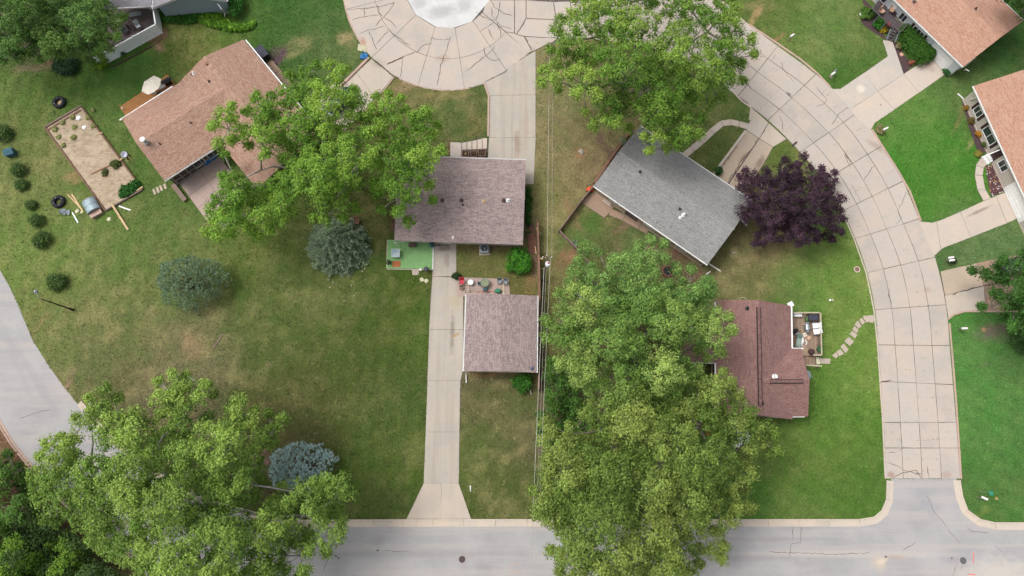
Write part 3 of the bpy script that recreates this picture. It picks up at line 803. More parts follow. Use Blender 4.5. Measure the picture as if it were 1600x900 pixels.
d7 = drive('driveway', 'pale concrete driveway to the white garage door at the right edge',
      [(1437,346),(1457,348),(1475,342),(1535,315),(1567,302),(1578,296),(1592,340),(1582,345),(1475,387),(1460,400),(1447,375)],
      [[(1437,346),(1457,348),(1463,346),(1470,390),(1460,400),(1447,375)],[(1463,346),(1475,342),(1500,331),(1517,371),(1475,387),(1470,390)],[(1500,331),(1535,315),(1556,306),(1573,349),(1517,371)],[(1556,306),(1567,302),(1578,296),(1592,340),(1582,345),(1573,349)]], M['conc_pale'], gap=0.008)
d8 = drive('driveway', 'worn brownish concrete driveway under the dark tree at the right edge',
      [(1469,424),(1578,400),(1680,378),(1680,487),(1507,487),(1490,492),(1482,500),(1475,460)],
      [[(1469,424),(1525,411),(1537,447),(1476,462)],[(1525,411),(1578,400),(1680,378),(1680,430),(1537,447)],[(1476,462),(1537,447),(1540,487),(1507,487),(1490,492),(1482,500)],[(1537,447),(1680,430),(1680,487),(1540,487)]],
      [M['conc_stained'], M['conc_tan'], M['conc_apron'], M['conc_tan']], gap=0.02)
crack([(1487,461),(1500,456),(1520,450),(1550,443)], d8, 0.12, z=0.048)

def path(name, label, pts, wd, step, mat, z=0.042, gap=0.02):
    pw = PL(pts); d = [pw[0]]
    for i in range(len(pw) - 1):
        k = max(1, round((pw[i + 1] - pw[i]).length / step))
        d += [pw[i].lerp(pw[i + 1], (j + 1) / k) for j in range(k)]
    N_ = len(d); nr = []
    for i in range(N_):
        q_ = (d[min(i + 1, N_ - 1)] - d[max(0, i - 1)]).normalized(); nr.append(Vector((-q_.y, q_.x, 0)))
    mb = MB(); vs = []
    for i in range(N_): vs += [d[i] + nr[i] * wd / 2 + Vector((0, 0, .018)), d[i] - nr[i] * wd / 2 + Vector((0, 0, .018))]
    mb.add(vs, [(2 * i, 2 * i + 1, 2 * i + 3, 2 * i + 2) for i in range(N_ - 1)])
    r_ = tag(mb.build(name, M['joint']), label, kind='structure')
    for i in range(N_ - 1):
        poly = [d[i] + nr[i] * wd / 2, d[i] - nr[i] * wd / 2, d[i + 1] - nr[i + 1] * wd / 2, d[i + 1] + nr[i + 1] * wd / 2]
        HARD.append([(v.x, v.y) for v in poly])
        slab([tuple(v) for v in poly], r_, mat, z=z, gap=gap, name='concrete_slab')
    return r_
path('footpath', 'narrow curved concrete footpath to the grey roofed house', [(1170,198),(1155,194),(1142,191),(1128,193),(1112,206),(1096,221),(1068,244)], 0.85, 1.4, M['conc_pale'])
path('footpath', 'pale curved footpath from the right edge driveway to the white step', [(1542,312),(1533,296),(1529,274),(1531,260),(1538,250)], 1.0, 1.5, M['conc_pale'])
# stone path of the red roofed house
stones = [((1279,559),(1298,561),(1296,569),(1278,568)),((1300,556),(1305,550),(1310,556),(1306,560)),((1306,549),(1313,545),(1318,553),(1311,557)),((1313,541),(1318,537),(1326,546),(1320,552)),((1319,534),(1326,526),(1334,534),(1327,541)),
          ((1327,522),(1331,517),(1340,523),(1335,529)),((1331,514),(1335,510),(1342,516),(1338,521)),((1335,507),(1340,501),(1346,510),(1341,514)),((1342,500),(1346,496),(1352,504),(1347,508)),((1347,495),(1352,493),(1357,502),(1353,505)),
          ((1353,494),(1364,492),(1367,499),(1364,505),(1357,504))]
sp = thing('stone_path', 'winding row of flat stepping stones from the cluttered deck to the street', 'path', P(1325,530))
M['stone'] = concrete('stepping_stone', alb(200, 186, 172), slabvar=0.10)
for s_ in stones:
    hard(s_); slab([tuple(v) for v in PL(s_)], sp, M['stone'], z=0.07, gap=0.01, name='stepping_stone', j=0.04)
sp = thing('stepping_stones', 'four short slabs in the grass by the corner of the raised brown house patio', 'path', P(249,297))
for k in range(4):
    x_, y_ = 241 + k * 5.6, 300 - k * 2.8
    poly = [(x_ - 3.2, y_ - 3.6), (x_ + .6, y_ - 5.2), (x_ + 3.6, y_ + 3.2), (x_ - .2, y_ + 4.8)]
    slab([tuple(v) for v in PL(poly)], sp, M['stone'], z=0.06, gap=0.01, name='stepping_stone', j=0.03); hard(poly)

# patios ------------------------------------------------------------------
A_, B_, C_, D_ = (281,287),(342,243),(386,302),(323,345)
bedp = [A_, B_, C_, D_]
sl_ = []
for i in range(2):
    for j in range(3):
        f_ = lambda u, v: lerp2(lerp2(A_, B_, u), lerp2(D_, C_, u), v)
        sl_.append([f_(i / 2, j / 3), f_((i + 1) / 2, j / 3), f_((i + 1) / 2, (j + 1) / 3), f_(i / 2, (j + 1) / 3)])
patio1 = drive('patio', 'pinkish concrete patio behind the brown roofed house at the left', bedp, sl_, M['conc_pink'], z=0.10, gap=0.012)
patio2 = drive('patio', 'small concrete patio at the back wall of the garage', [(714,433),(795,436),(797,464),(714,464)], [[(714,433),(755,434.5),(755,464),(714,464)],[(755,434.5),(795,436),(797,464),(755,464)]], M['conc_pink'], z=0.06, gap=0.01)
patio3 = drive('patio', 'brownish concrete patio at the corner of the grey roofed house', [(907,316),(930,297),(962,319),(955,330),(944,341)], [[(907,316),(930,297),(962,319),(955,330),(944,341)]], M['conc_tan'], z=0.08)
path('footpath', 'narrow brownish concrete walk along the back wall of the grey house', [(953,331),(975,340),(1000,354),(1013,361)], .9, 1.6, M['conc_tan'])
patio4 = drive('entry_steps', 'pale concrete entry pad and slanting steps above the mauve roof', [(703,222),(722,223),(752,215),(762,216),(762,256),(703,256)],
     [[(703,222),(721.5,223),(721.5,256),(703,256)]] + [[(721.5 + k * 8, 223.5 - k * 1.6 if k < 4 else 216), (729.5 + k * 8, 222 - k * 1.6 if k < 4 else 216), (729.5 + k * 8, 233 + (4 - k) * .4), (721.5 + k * 8, 233 + (5 - k) * .4)] for k in range(5)], M['conc_pale'], z=0.10, gap=0.035)
kerbline([(757,128),(765,150),(764,214)], 0, .22, M['kerb_pink'], 'low pinkish kerb wall along the left side of the upper driveway', side=-1, gut=0, h=.16)
kerbline([(578,92),(541,129),(520,150)], 0, .3, M['kerb_pink'], 'low reddish kerb wall beside the short driveway', side=-1, gut=0, h=.22)
kerbline([(615,121),(603,136),(570,175)], 0, .16, M['kerb_pink'], 'pinkish kerb on the right side of the short driveway', side=1, gut=0, h=.12)
kerbline([(1163,204),(1114,270)], 0, .28, M['kerb'], 'low grey kerb wall on the left of the stained driveway', side=1, gut=0, h=.2)
kerbline([(1172,188),(1174,168),(1160,158),(1142,139),(1105,112)], 0, .16, M['kerb'], 'thin pale kerb at the bend of the curved street under the big tree', side=1, gut=0, h=.07)
kerbline([(1482,500),(1490,493),(1507,488),(1600,488)], 0, .2, M['kerb_pink'], 'brownish kerb below the worn driveway at the right', side=1, gut=0, h=.1)
kerbline([(1170,40),(1215,70),(1250,94),(1275,115),(1296,137)], 0, .25, M['kerb_pink'], 'stained kerb edge of the upper right lawn', side=1, gut=0, h=.06)
kerbline([(1361,203),(1375,226),(1400,265),(1420,300),(1437,346)], 0, .25, M['kerb_pink'], 'reddish stained kerb edge of the bright green lawn', side=1, gut=0, h=.06)
kerbline([(1482,505),(1487,562),(1492,625),(1497,700),(1500,748)], 0, .2, M['kerb_pink'], 'stained kerb edge of the large lawn at the right', side=1, gut=0, h=.06)
kerbline([(1384,748),(1380,660),(1372,540),(1366,484),(1354,426),(1335,373),(1316,330)], 0, .14, M['kerb'], 'pale kerb edge of the street beside the red roofed house lawn', side=1, gut=0, h=.06)

# manholes ------------------------------------------------------------------
def manhole(label, px, py, r_, col, ring=None, z=0.012):
    c_ = P(px, py, z)
    t = thing('manhole_cover', label, 'manhole cover', P(px, py))
    if ring:
        mb = MB(); mb.lathe((c_.x, c_.y, 0), [(r_ + ring, 0.0), (r_ + ring, z + .05), (r_, z + .05), (r_, z + .01)], 24); mb.build('rim', M['kerb'], t)
    mb = MB(); mb.lathe((c_.x, c_.y, 0), [(r_ * 1.08, 0), (r_ * 1.08, z + .012), (r_, z + .016), (r_ * .92, z + .006), (r_ * .9, z + .02), (r_ * .4, z + .024)], 24); mb.build('lid', col, t)
    mb = MB()
    for k in range(-3, 4):
        hh = math.sqrt(max(0, (r_ * .8) ** 2 - (k * r_ * .22) ** 2)); mb.box((c_.x + k * r_ * .22, c_.y, z + .028), (.03, 2 * hh, .012))
    mb.build('tread_bars', col, t)
    return t
manhole('round dark manhole cover in the asphalt below the long driveway', 722, 874, .32, M['iron'])
manhole('round grey manhole cover in the asphalt beside the pink paint mark', 1505, 876, .32, plain('grey_iron', alb(110,108,112), .7))
manhole('brown access cover with a concrete rim in the lawn beside the curved street', 1339, 421, .28, plain('rusty_lid', alb(150,115,100), .9), ring=.10)
c_ = P(805, 888)
t = thing('utility_cover', 'pale octagonal utility cover with a reddish rim at the bottom of the road', 'utility cover', c_)
mb = MB(); mb.lathe((c_.x, c_.y, 0), [(.58, 0), (.58, .03), (.50, .03), (.50, .02)], 8); mb.build('rim', M['kerb_pink'], t)
mb = MB(); mb.lathe((c_.x, c_.y, 0), [(.50, 0), (.50, .026), (.1, .03)], 8); mb.build('lid', M['asphalt'], t)
# ------------------------------------------------------------------ houses
M['sh_brown'] = shingle('brown_shingles', alb(172,136,120), alb(190,159,140), alb(159,114,96), alb(129,99,86))
M['sh_orange'] = shingle('orange_shingles', alb(192,146,124), alb(203,165,144), alb(178,129,107), alb(155,114,97))
M['sh_mauve'] = shingle('mauve_shingles', alb(154,137,137), alb(182,164,159), alb(132,116,119), alb(108,94,95))
M['sh_grey'] = shingle('grey_shingles', alb(150,149,148), alb(166,165,163), alb(134,133,132), alb(112,111,111))
M['sh_red'] = shingle('dark_red_shingles', alb(148,113,108), alb(162,128,121), alb(131,98,95), alb(108,82,79))
M['sh_slate'] = shingle('slate_shingles', alb(150,146,152), alb(166,162,166), alb(134,130,138), alb(112,108,116))
M['soffit'] = plain('soffit', alb(200,198,195), 0.7)
M['wall_brown'] = plain('brown_siding', alb(110,88,76), 0.8)
M['wall_white'] = plain('white_siding', alb(222,228,234), 0.6, var=0.04)
M['wall_tan'] = plain('tan_siding', alb(205,195,185), 0.7, var=0.05)
M['wall_blue'] = plain('pale_blue_siding', alb(165,178,192), 0.7, var=0.05)
M['wall_grey'] = plain('beige_siding', alb(185,165,140), 0.7)
M['brick'] = plain('dark_red_brick', alb(140,95,85), 0.85, var=0.2)
M['shutter'] = plain('dark_red_shutter', alb(70,45,50), 0.6)

class House:
    def __init__(s, name, label, px_c):
        s.loc = P(*px_c); s.root = thing(name, label, 'house', s.loc); s.g = []
    def rect(s, corners, ze):
        """a,b = one eave, d,c = the other; averaged into a true rectangle"""
        a, b_, c_, d_ = [P(x, y, ze) for x, y in corners]
        ctr = (a + b_ + c_ + d_) / 4
        u = ((b_ - a) + (c_ - d_)); Lr = u.length / 2; u.normalize()
        v = Vector((-u.y, u.x, 0)); Wd = abs(((d_ - a) + (c_ - b_)).dot(v)) / 2
        return ctr, u, v, Lr, Wd
    def gable(s, corners, ze, rise, roofmat, wallmat, over=0.5, rake=0.3, gutters=(1, -1), trim=None, walls=True, gut_mat=None, dz=0.0, ridgecap=True):
        ctr, u, v, Lr, Wd = s.rect(corners, ze); ze = ze + dz
        ctr.z = 0
        trim = trim or M['white']
        t_ = 0.10
        def W(a, b_, z): 
            q_ = ctr + u * a + v * b_; return (q_.x, q_.y, z)
        hl, hw = Lr / 2, Wd / 2
        sl = math.hypot(hw, rise)
        mb = MB()
        # top slopes, cut into courses strips so that the surface is not one flat sheet
        for sg in (1, -1):
            uv = [(-hl, 0), (hl, 0), (hl, sl), (-hl, sl)]
            q4 = [W(-hl * sg, -hw * sg, ze), W(hl * sg, -hw * sg, ze), W(hl * sg, 0, ze + rise), W(-hl * sg, 0, ze + rise)]
            mb.add(q4, [(0, 1, 2, 3)], [uv])
            q4b = [(a, b_, c_ - t_) for a, b_, c_ in q4]
            mb.add(q4 + q4b, [(0, 4, 5, 1), (1, 5, 6, 2), (3, 7, 4, 0), (7, 6, 5, 4)])
        roof = mb.build('roof', roofmat, s.root)
        s.roof = roof
        # ridge cap pieces
        if ridgecap:
            mb = MB(); k = int(Lr / 0.33)
            for i in range(k):
                x0 = -hl + Lr * i / k; x1 = -hl + Lr * (i + 1) / k + .03
                q6 = [W(x0, -.16, ze + rise - .045), W(x0, 0, ze + rise + .022), W(x0, .16, ze + rise - .045), W(x1, -.16, ze + rise - .05), W(x1, 0, ze + rise + .012), W(x1, .16, ze + rise - .05)]
                mb.add(q6, [(0, 3, 4, 1), (1, 4, 5, 2)], [[(x0, 0), (x1, 0), (x1, .16), (x0, .16)]] * 2)
            mb.build('ridge_cap', roofmat, roof)
        # fascia and rake boards just outside the roof sheet
        mb = MB()
        for sg in (1, -1):
            mb.beam(W(-hl, sg * (hw - .03), ze - t_ - .09), W(hl, sg * (hw - .03), ze - t_ - .09), .03, .16)
            for e in (1, -1):
                mb.beam(W(e * (hl - .02), sg * (hw - .02), ze - t_ - .06), W(e * (hl - .02), 0, ze + rise - t_ - .06), .03, .16)
        mb.build('fascia', trim, s.root)
        for sg in gutters:
            mb = MB(); y0 = sg * (hw + .002); y1 = sg * (hw + .13)
            mb.beam(W(-hl, y1, ze - .10), W(hl, y1, ze - .10), .022, .12)
            mb.beam(W(-hl, (y0 + y1) / 2, ze - .155), W(hl, (y0 + y1) / 2, ze - .155), .13, .02)
            mb.beam(W(-hl, y0 + sg * .012, ze - .10), W(hl, y0 + sg * .012, ze - .10), .018, .11)
            k = int(Lr / 1.2)
            for i in range(k + 1): 
                x = -hl + Lr * i / k; mb.beam(W(x, y0, ze - .045), W(x, y1, ze - .045), .03, .015)
            mb.build('gutter', gut_mat or M['white'], s.root)
        wl_ = hl - rake; ww = hw - over
        if walls:
            mb = MB()
            zr = ze - t_ - .12 + rise * (over / hw)
            poly = [(-ww, -.05), (ww, -.05), (ww, zr), (0, ze + rise - t_ - .12), (-ww, zr)]
            vs = [W(-wl_, y, z) for y, z in poly] + [W(wl_, y, z) for y, z in poly]
            mb.add(vs, [(4, 3, 2, 1, 0), (5, 6, 7, 8, 9)] + [(i, (i + 1) % 5, 5 + (i + 1) % 5, 5 + i) for i in range(5)])
            mb.build('wall', wallmat, s.root)
            mb = MB()
            for sg in (1, -1): mb.beam(W(-wl_, sg * (ww - .02), .0), W(wl_, sg * (ww - .02), .0), .12, .36)
            for sg in (1, -1): mb.beam(W(sg * (wl_ - .02), -ww, .0), W(sg * (wl_ - .02), ww, .0), .12, .36)
            mb.build('foundation', M['kerb'], s.root)
            HARD.append([W(a, b_, 0)[:2] for a, b_ in ((-wl_, -ww), (wl_, -ww), (wl_, ww), (-wl_, ww))])
        g = dict(c=ctr, u=u, v=v, hl=hl, hw=hw, ze=ze, rise=rise, ww=ww, wl=wl_, W=W)
        s.g.append(g); return g
    def roofz(s, x, y):
        best = 0
        for g in s.g:
            d_ = Vector((x, y, 0)) - g['c']; a = d_.dot(g['u']); b_ = d_.dot(g['v'])
            if abs(a) <= g['hl'] and abs(b_) <= g['hw']: best = max(best, g['ze'] + g['rise'] * (1 - abs(b_) / g['hw']))
        return best
    def on_roof(s, px, py):
        z = 4.0
        for _ in range(12):
            p_ = P(px, py, z); zz = s.roofz(p_.x, p_.y)
            if zz <= 0: break
            z = zz
        p_ = P(px, py, z); return p_
    def pipe(s, px, py, r_=.06, h=.35, mat=None, name='vent_pipe', cap=0.0):
        p_ = s.on_roof(px, py); mb = MB()
        mb.lathe((p_.x, p_.y, p_.z), [(r_ * 2.2, -.12), (r_ * 2.0, .03), (r_ * 1.1, .07), (r_, h)] + ([(r_ * (1 + cap), h), (r_ * (1 + cap), h + .12), (r_ * .3, h + .2)] if cap else [(r_ * .7, h), (r_ * .7, h - .05)]), 14)
        return mb.build(name, mat or M['white'], s.roof)
    def boxvent(s, px, py, size=.32, mat=None):
        p_ = s.on_roof(px, py); mb = MB(); g = s.g[0]; rz = math.atan2(g['u'].y, g['u'].x)
        mb.box((p_.x, p_.y, p_.z + .05), (size, size, .14), rz); mb.box((p_.x, p_.y, p_.z + .14), (size * 1.15, size * 1.15, .04), rz)
        return mb.build('roof_vent', mat or M['iron'], s.roof, bevel=.02)
    def window(s, g, a, side, wd=1.2, h=1.1, zc=1.45, mat=None, shutters=None, end=False, mull=1):
        """window in an eave wall (side +-1) at distance a along the ridge, or in a gable wall (end=True)"""
        W = g['W']
        if not end: base = g['ww'] * side; pt = lambda x, o, z: W(a + x, base + o * side, z)
        else: base = g['wl'] * side; pt = lambda x, o, z: W(base + o * side, a + x, z)
        fr = MB(); t_ = .07
        for x in (-wd / 2, wd / 2): fr.beam(pt(x, .03, zc - h / 2 - t_ / 2), pt(x, .03, zc + h / 2 + t_ / 2), t_, .08)
        for z in (zc - h / 2, zc + h / 2): fr.beam(pt(-wd / 2, .03, z), pt(wd / 2, .03, z), .08, t_)
        for k in range(1, mull + 1): x = -wd / 2 + wd * k / (mull + 1); fr.beam(pt(x, .03, zc - h / 2), pt(x, .03, zc + h / 2), .04, .06)
        w_ = fr.build('window', M['white'], s.root)
        gl = MB(); gl.beam(pt(-wd / 2, .012, zc), pt(wd / 2, .012, zc), .02, h); gl.build('pane', M['glass'], w_)
        if shutters:
            for sg in (-1, 1):
                mb = MB(); x = sg * (wd / 2 + .24)
                mb.beam(pt(x - .17, .03, zc), pt(x + .17, .03, zc), .05, h + .1)
                for k in range(7): mb.beam(pt(x - .14, .065, zc - h * .42 + k * h * .14), pt(x + .14, .065, zc - h * .42 + k * h * .14), .02, .05)
                mb.build('shutter', shutters, w_)
        return w_
    def door(s, g, a, side, wd=.95, h=2.05, mat=None, name='door', panels=2):
        W = g['W']; base = g['ww'] * side; pt = lambda x, o, z: W(a + x, base + o * side, z)
        mb = MB(); mb.beam(pt(-wd / 2, .03, h / 2 + .1), pt(wd / 2, .03, h / 2 + .1), .06, h)
        d_ = mb.build(name, mat or M['white'], s.root)
        for i in range(panels):
            mb = MB(); z = .1 + h * (i + .5) / panels
            for q_ in (-1, 1): mb.beam(pt(-wd * .40, .07, z + q_ * h * .38 / panels), pt(wd * .40, .07, z + q_ * h * .38 / panels), .02, .04)
            for q_ in (-1, 1): mb.beam(pt(q_ * wd * .40, .07, z - h * .38 / panels), pt(q_ * wd * .40, .07, z + h * .38 / panels), .04, .02)
            mb.build('door_panel', mat or M['white'], d_)
        return d_
    def downspout(s, pts, mat=None, r_=.05):
        mb = MB()
        for a, b_ in zip(pts[:-1], pts[1:]): mb.beam(a, b_, .10, .08)
        return mb.build('downspout', mat or M['white'], s.root)

# H1 brown roofed house, upper left -----------------------------------------
h1 = House('house', 'brown shingled house with L shaped roof beside the orange deck, partly under the tree', (330,170))
gA = h1.gable([(187,188),(383,63.0),(456,155),(260,279)][0:4] if False else [(187,188),(330,97),(403,188),(260,279)], 3.3, 1.3, M['sh_brown'], M['wall_brown'], gutters=(-1,), over=.75)
gB = h1.gable([(437,128),(383,63),(270,135),(324,200)] if False else [(270,135),(400,291),(513,219),(383,63)], 3.3, 1.45, M['sh_brown'], M['wall_brown'], gutters=(), over=.5, dz=.004)
# gutters where the photo shows them
mb = MB(); mb.beam(P(187,188,3.22), P(270,135,3.22), .14, .12); mb.build('gutter', M['white'], h1.root)
mb = MB(); mb.beam(P(384,62.5,3.25), P(437,127,3.25), .13, .12); mb.beam(P(437,127,3.25), P(500,202,3.25), .13, .12); mb.build('gutter', M['white'], h1.root)
p_ = h1.on_roof(230,224)
mb = MB(); mb.lathe((p_.x, p_.y, p_.z - .2), [(.30, 0), (.30, .55), (.22, .6), (.22, 1.1)], 20); mb.build('chimney_flue', M['steel'], h1.roof, smooth=False)
mb = MB(); mb.lathe((p_.x, p_.y, p_.z + .92), [(.30, 0), (.34, .1), (.30, .2), (.05, .26)], 20); mb.build('chimney_cap', M['white'], h1.roof)
h1.pipe(303,115,.10,.4); h1.pipe(299,117,.05,.3,M['greymetal']); h1.pipe(327,127,.09,.2,M['iron']); h1.pipe(298.5,192,.06,.35,M['iron']); h1.pipe(250,225,.06,.35,M['iron']); h1.pipe(372,183,.08,.25,M['iron'])
h1.pipe(370,176,.05,.2,M['iron']); h1.boxvent(323,100,.3,M['sh_brown'])
for a in (-2.2, -0.2, 2.0): h1.window(gA, a, -1, 1.4, 1.5, 1.5)
for a in (-3.5, 0): h1.window(gB, a, -1, 1.5, 1.2, 1.5)
# white framed glazing over the patio, under the eave
glz = MB(); q0, q1 = P(280.5,288.6,0), P(342.5,246,0)
for k in range(7):
    c_ = q0.lerp(q1, k / 6); glz.beam((c_.x, c_.y, .1), (c_.x, c_.y, 2.3), .10, .10)
for z in (.12, 1.1, 2.3): glz.beam((q0.x, q0.y, z), (q1.x, q1.y, z), .10, .08)
pf = glz.build('porch_frame', M['steel'], h1.root)
mb = MB(); c0, c1 = q0.lerp(q1, .68), q0.lerp(q1, .97); mb.beam((c0.x, c0.y, .6), (c1.x, c1.y, .6), .03, .85); mb.build('blue_panel', M['blue'], pf)
mb = MB(); mb.beam(P(270,288,.35), P(289,313,.35), .55, .08); mb.beam(P(271,288.5,.16), P(289.5,313,.16), .4, .3); mb.build('side_bench', M['wood_grey'], h1.root)
mb = MB(); c0, c1 = q0.lerp(q1, .35), q0.lerp(q1, .64); mb.beam((c0.x, c0.y, 1.7), (c1.x, c1.y, 1.7), .03, .95); mb.build('pane', M['glass'], pf)

# H2 mauve house, middle ------------------------------------------------------
h2 = House('house', 'mauve shingled house between the upper driveway and the garage', (720,310))
g2 = h2.gable([(620,376),(818,382),(821,250.5),(623,243)], 3.0, 1.25, M['sh_mauve'], M['wall_brown'], gutters=(1,), over=.8, gut_mat=M['white'])
h2.window(g2, 3.0, 1, 1.4, 1.1, 1.5); h2.window(g2, -3.0, 1, 1.4, 1.1, 1.5)
g2s = -1
h2.window(g2, 3.4, -1, 1.4, 1.1, 1.5); h2.door(g2, -1.6, -1, .95); h2.window(g2, -4.6, -1, 1.8, 1.6, 1.4)
for x_ in (691,721): h2.pipe(x_, 313, .12, .2, M['iron'], cap=.3)
h2.pipe(787,313,.13,.2,M['iron'],cap=.2); h2.pipe(793.5,313,.12,.32); h2.pipe(756,314,.1,.15,M['wood_tan']); h2.pipe(723,320,.06,.2,M['dark']); h2.pipe(729,286,.05,.2); h2.pipe(708,371,.08,.2)
h2.downspout([P(617,379,2.8), P(619,382,2.3), P(625,384,.1)])

# garage ----------------------------------------------------------------------
h3 = House('garage', 'square detached garage with a mauve shingle roof beside the long driveway', (782,520))
h3.root['category'] = 'garage'
g3 = h3.gable([(728,459.5),(725,580),(837.5,582),(840,462.5)], 2.7, .5, M['sh_mauve'], M['wall_grey'], gutters=(1, -1), over=.3)
W = g3['W']
sgn = -1 if (Vector(W(0, -g3['hw'], 0)).x < Vector(W(0, g3['hw'], 0)).x) else 1
h3.door(g3, 0, sgn, 4.8, 2.1, M['white'], 'garage_door', 4)
h3.downspout([P(727,578,2.5), P(728,585,.25), P(728.5,598,.08)])
h3.window(g3, 0, 1, .9, .9, 1.5, end=True)

# H4 grey house ------------------------------------------------------------------
h4 = House('house', 'light grey shingled house set at an angle beside the purple leaved tree', (1050,300))
g4 = h4.gable([(931,295),(1106,410.5),(1176,317),(998,193)], 2.9, 1.35, M['sh_grey'], M['wall_grey'], gutters=(1, -1), over=.5)
def down_ext(h, a, b_, wd=.14): 
    mb = MB(); mb.beam(P(*a, .12), P(*b_, .06), wd, .10); mb.build('downspout', M['white'], h.root)
down_ext(h4, (1106,411), (1126,424)); down_ext(h4, (1154,339), (1167,353))
mb = MB(); mb.beam(P(1122,418,.1), P(1114,422,.1), .1, .08)
h4.pipe(1068,336,.12,.35,M['white'],cap=.2); h4.pipe(1063,340,.10,.25); h4.boxvent(1062,327,.26,M['dark']); h4.boxvent(1000,269,.24,M['dark']); h4.pipe(1025,347,.06,.3,M['steel'])
sg4 = -1 if Vector(W(0,0,0)).x < 1e9 and Vector(g4['W'](0, -1, 0)).y < Vector(g4['W'](0, 1, 0)).y else 1
for a in (-5.0, 0.0, 4.5): h4.window(g4, a, sg4, 1.5, 1.1, 1.5)
for a in (-4.0, 1.5, 6): h4.window(g4, a, -sg4, 1.4, 1.1, 1.5)
h4.door(g4, -2.5, sg4, 1.8, 2.0, M['glass'], 'sliding_door', 2)
# door steps along the back wall
for (a, b_) in (((945,307),(957,316)), ((1000,341),(1012,349))):
    mb = MB(); mb.beam(P(*a, .18), P(*b_, .18), .8, .36); mb.beam(P(a[0]-2, a[1]+4, .09), P(b_[0]-2, b_[1]+4, .09), .6, .18); mb.build('back_step', M['conc_pale'], h4.root)

# H5 red house ---------------------------------------------------------------------
h5 = House('house', 'dark red shingled house with two long ridge vents beside the cluttered deck', (1190,560))
g5 = h5.gable([(1119,472),(1119,650),(1237,650),(1237,474.5)], 3.0, 1.5, M['sh_red'], M['wall_brown'], gutters=(), over=.4)
g5b = h5.gable([(1180,544.5),(1257,544.5),(1257,651),(1180,651)], 3.0, 1.32, M['sh_red'], M['wall_brown'], gutters=(), over=.4, dz=.004, ridgecap=True)
g5c = h5.gable([(1060,513),(1150,513),(1150,566),(1060,566)], 2.9, .7, M['sh_red'], M['wall_brown'], gutters=(1, -1), over=.3)
mb = MB(); mb.beam(P(1117.5,472,2.95), P(1117.5,512,2.95), .14, .12); mb.build('gutter', M['white'], h5.root)
mb = MB(); mb.beam(P(1117.5,567,2.95), P(1117.5,650,2.95), .14, .12); mb.build('gutter', M['white'], h5.root)
mb = MB(); mb.beam(P(1236.5,476,2.95), P(1237.5,544,2.95), .16, .13); mb.build('gutter', M['white'], h5.root)
mb = MB(); mb.beam(P(1237,544.5,2.93), P(1255,544.5,2.93), .14, .12); mb.build('gutter', M['white'], h5.root)
mb = MB(); mb.beam(P(1230,651,2.93), P(1257,651,2.93), .14, .12); mb.build('gutter', M['white'], h5.root)
mb = MB(); c_ = P(1235.5,475.5,3.0); mb.box((c_.x, c_.y, 2.95), (.62, .55, .12), R(25)); mb.beam((c_.x, c_.y, 2.9), (c_.x, c_.y, .2), .1, .08); mb.build('downspout', M['white'], h5.root)
def ridge_vent(a, b_, h=h5, wd=.46):
    pa, pb = h.on_roof(*a), h.on_roof(*b_); zz = max(pa.z, pb.z)
    mb = MB(); mb.beam((pa.x, pa.y, zz + .03), (pb.x, pb.y, zz + .03), wd, .09); o = mb.build('ridge_vent', M['dark'], h.roof)
    mb = MB(); mb.beam((pa.x, pa.y, zz + .105), (pb.x, pb.y, zz + .105), wd - .16, .06); mb.build('vent_cover', M['sh_red'], h.root)
ridge_vent((1185,480),(1187.5,634)); ridge_vent((1203,596),(1255,596))
h5.pipe(1211,589,.16,.35); h5.pipe(1208.5,586,.05,.3,M['steel']); h5.pipe(1168,482,.12,.2,M['dark']); h5.pipe(1191,630,.10,.2,M['dark'])
mb = MB(); c0, c1 = h5.on_roof(1160,470+70), h5.on_roof(1172,541); mb.beam((c0.x, c0.y, c0.z + .05), (c1.x, c1.y, c1.z + .05), .15, .08)
h5.window(g5, -4.5, 1 if Vector(g5['W'](0, 1, 0)).x > g5['c'].x else -1, 1.8, 1.6, 1.4)
sge = 1 if Vector(g5['W'](0, 1, 0)).x > g5['c'].x else -1
h5.door(g5, -1.5, sge, 1.8, 2.0, M['glass'], 'sliding_door', 2)
sgb = 1
h5.window(g5b, 0, sgb, 1.2, 1.1, 1.5, end=True)
# satellite dish on the eave
ds = thing('satellite_dish', 'oval pale grey satellite dish at the east end of the red roof', 'satellite dish', P(1262,586,3.0))
c_ = P(1262,585.5,3.5); mb = MB()
ax = Vector((.5, -.15, .85)).normalized(); t1 = ax.orthogonal().normalized(); t2 = ax.cross(t1)
vs = [tuple(c_)]; fs = []
for k in range(1, 5):
    for i in range(20):
        a = 2 * PI * i / 20; r_ = .42 * k / 4
        vs.append(tuple(c_ + (t1 * math.cos(a) * 1.0 + t2 * math.sin(a) * 1.25) * r_ + ax * (.12 * (k / 4) ** 2)))
for i in range(20): fs.append((0, 1 + i, 1 + (i + 1) % 20))
for k in range(3):
    for i in range(20): fs.append((1 + k * 20 + i, 1 + (k + 1) * 20 + i, 1 + (k + 1) * 20 + (i + 1) % 20, 1 + k * 20 + (i + 1) % 20))
mb.add(vs, fs); o = mb.build('reflector', M['dish'], ds, smooth=True)
sm_ = o.modifiers.new('thickness', 'SOLIDIFY'); sm_.thickness = .02
mb = MB(); mb.tube([c_, P(1256,586,3.3), P(1250,585,3.6)], .03, 6); mb.build('bracket', M['greymetal'], ds)
mb = MB(); mb.tube([c_ - t2 * .4, c_ + ax * .5 - t2 * .2], .015, 5); mb.box(tuple(c_ + ax * .52 - t2 * .18), (.1, .08, .08)); mb.build('receiver_arm', M['greymetal'], ds)

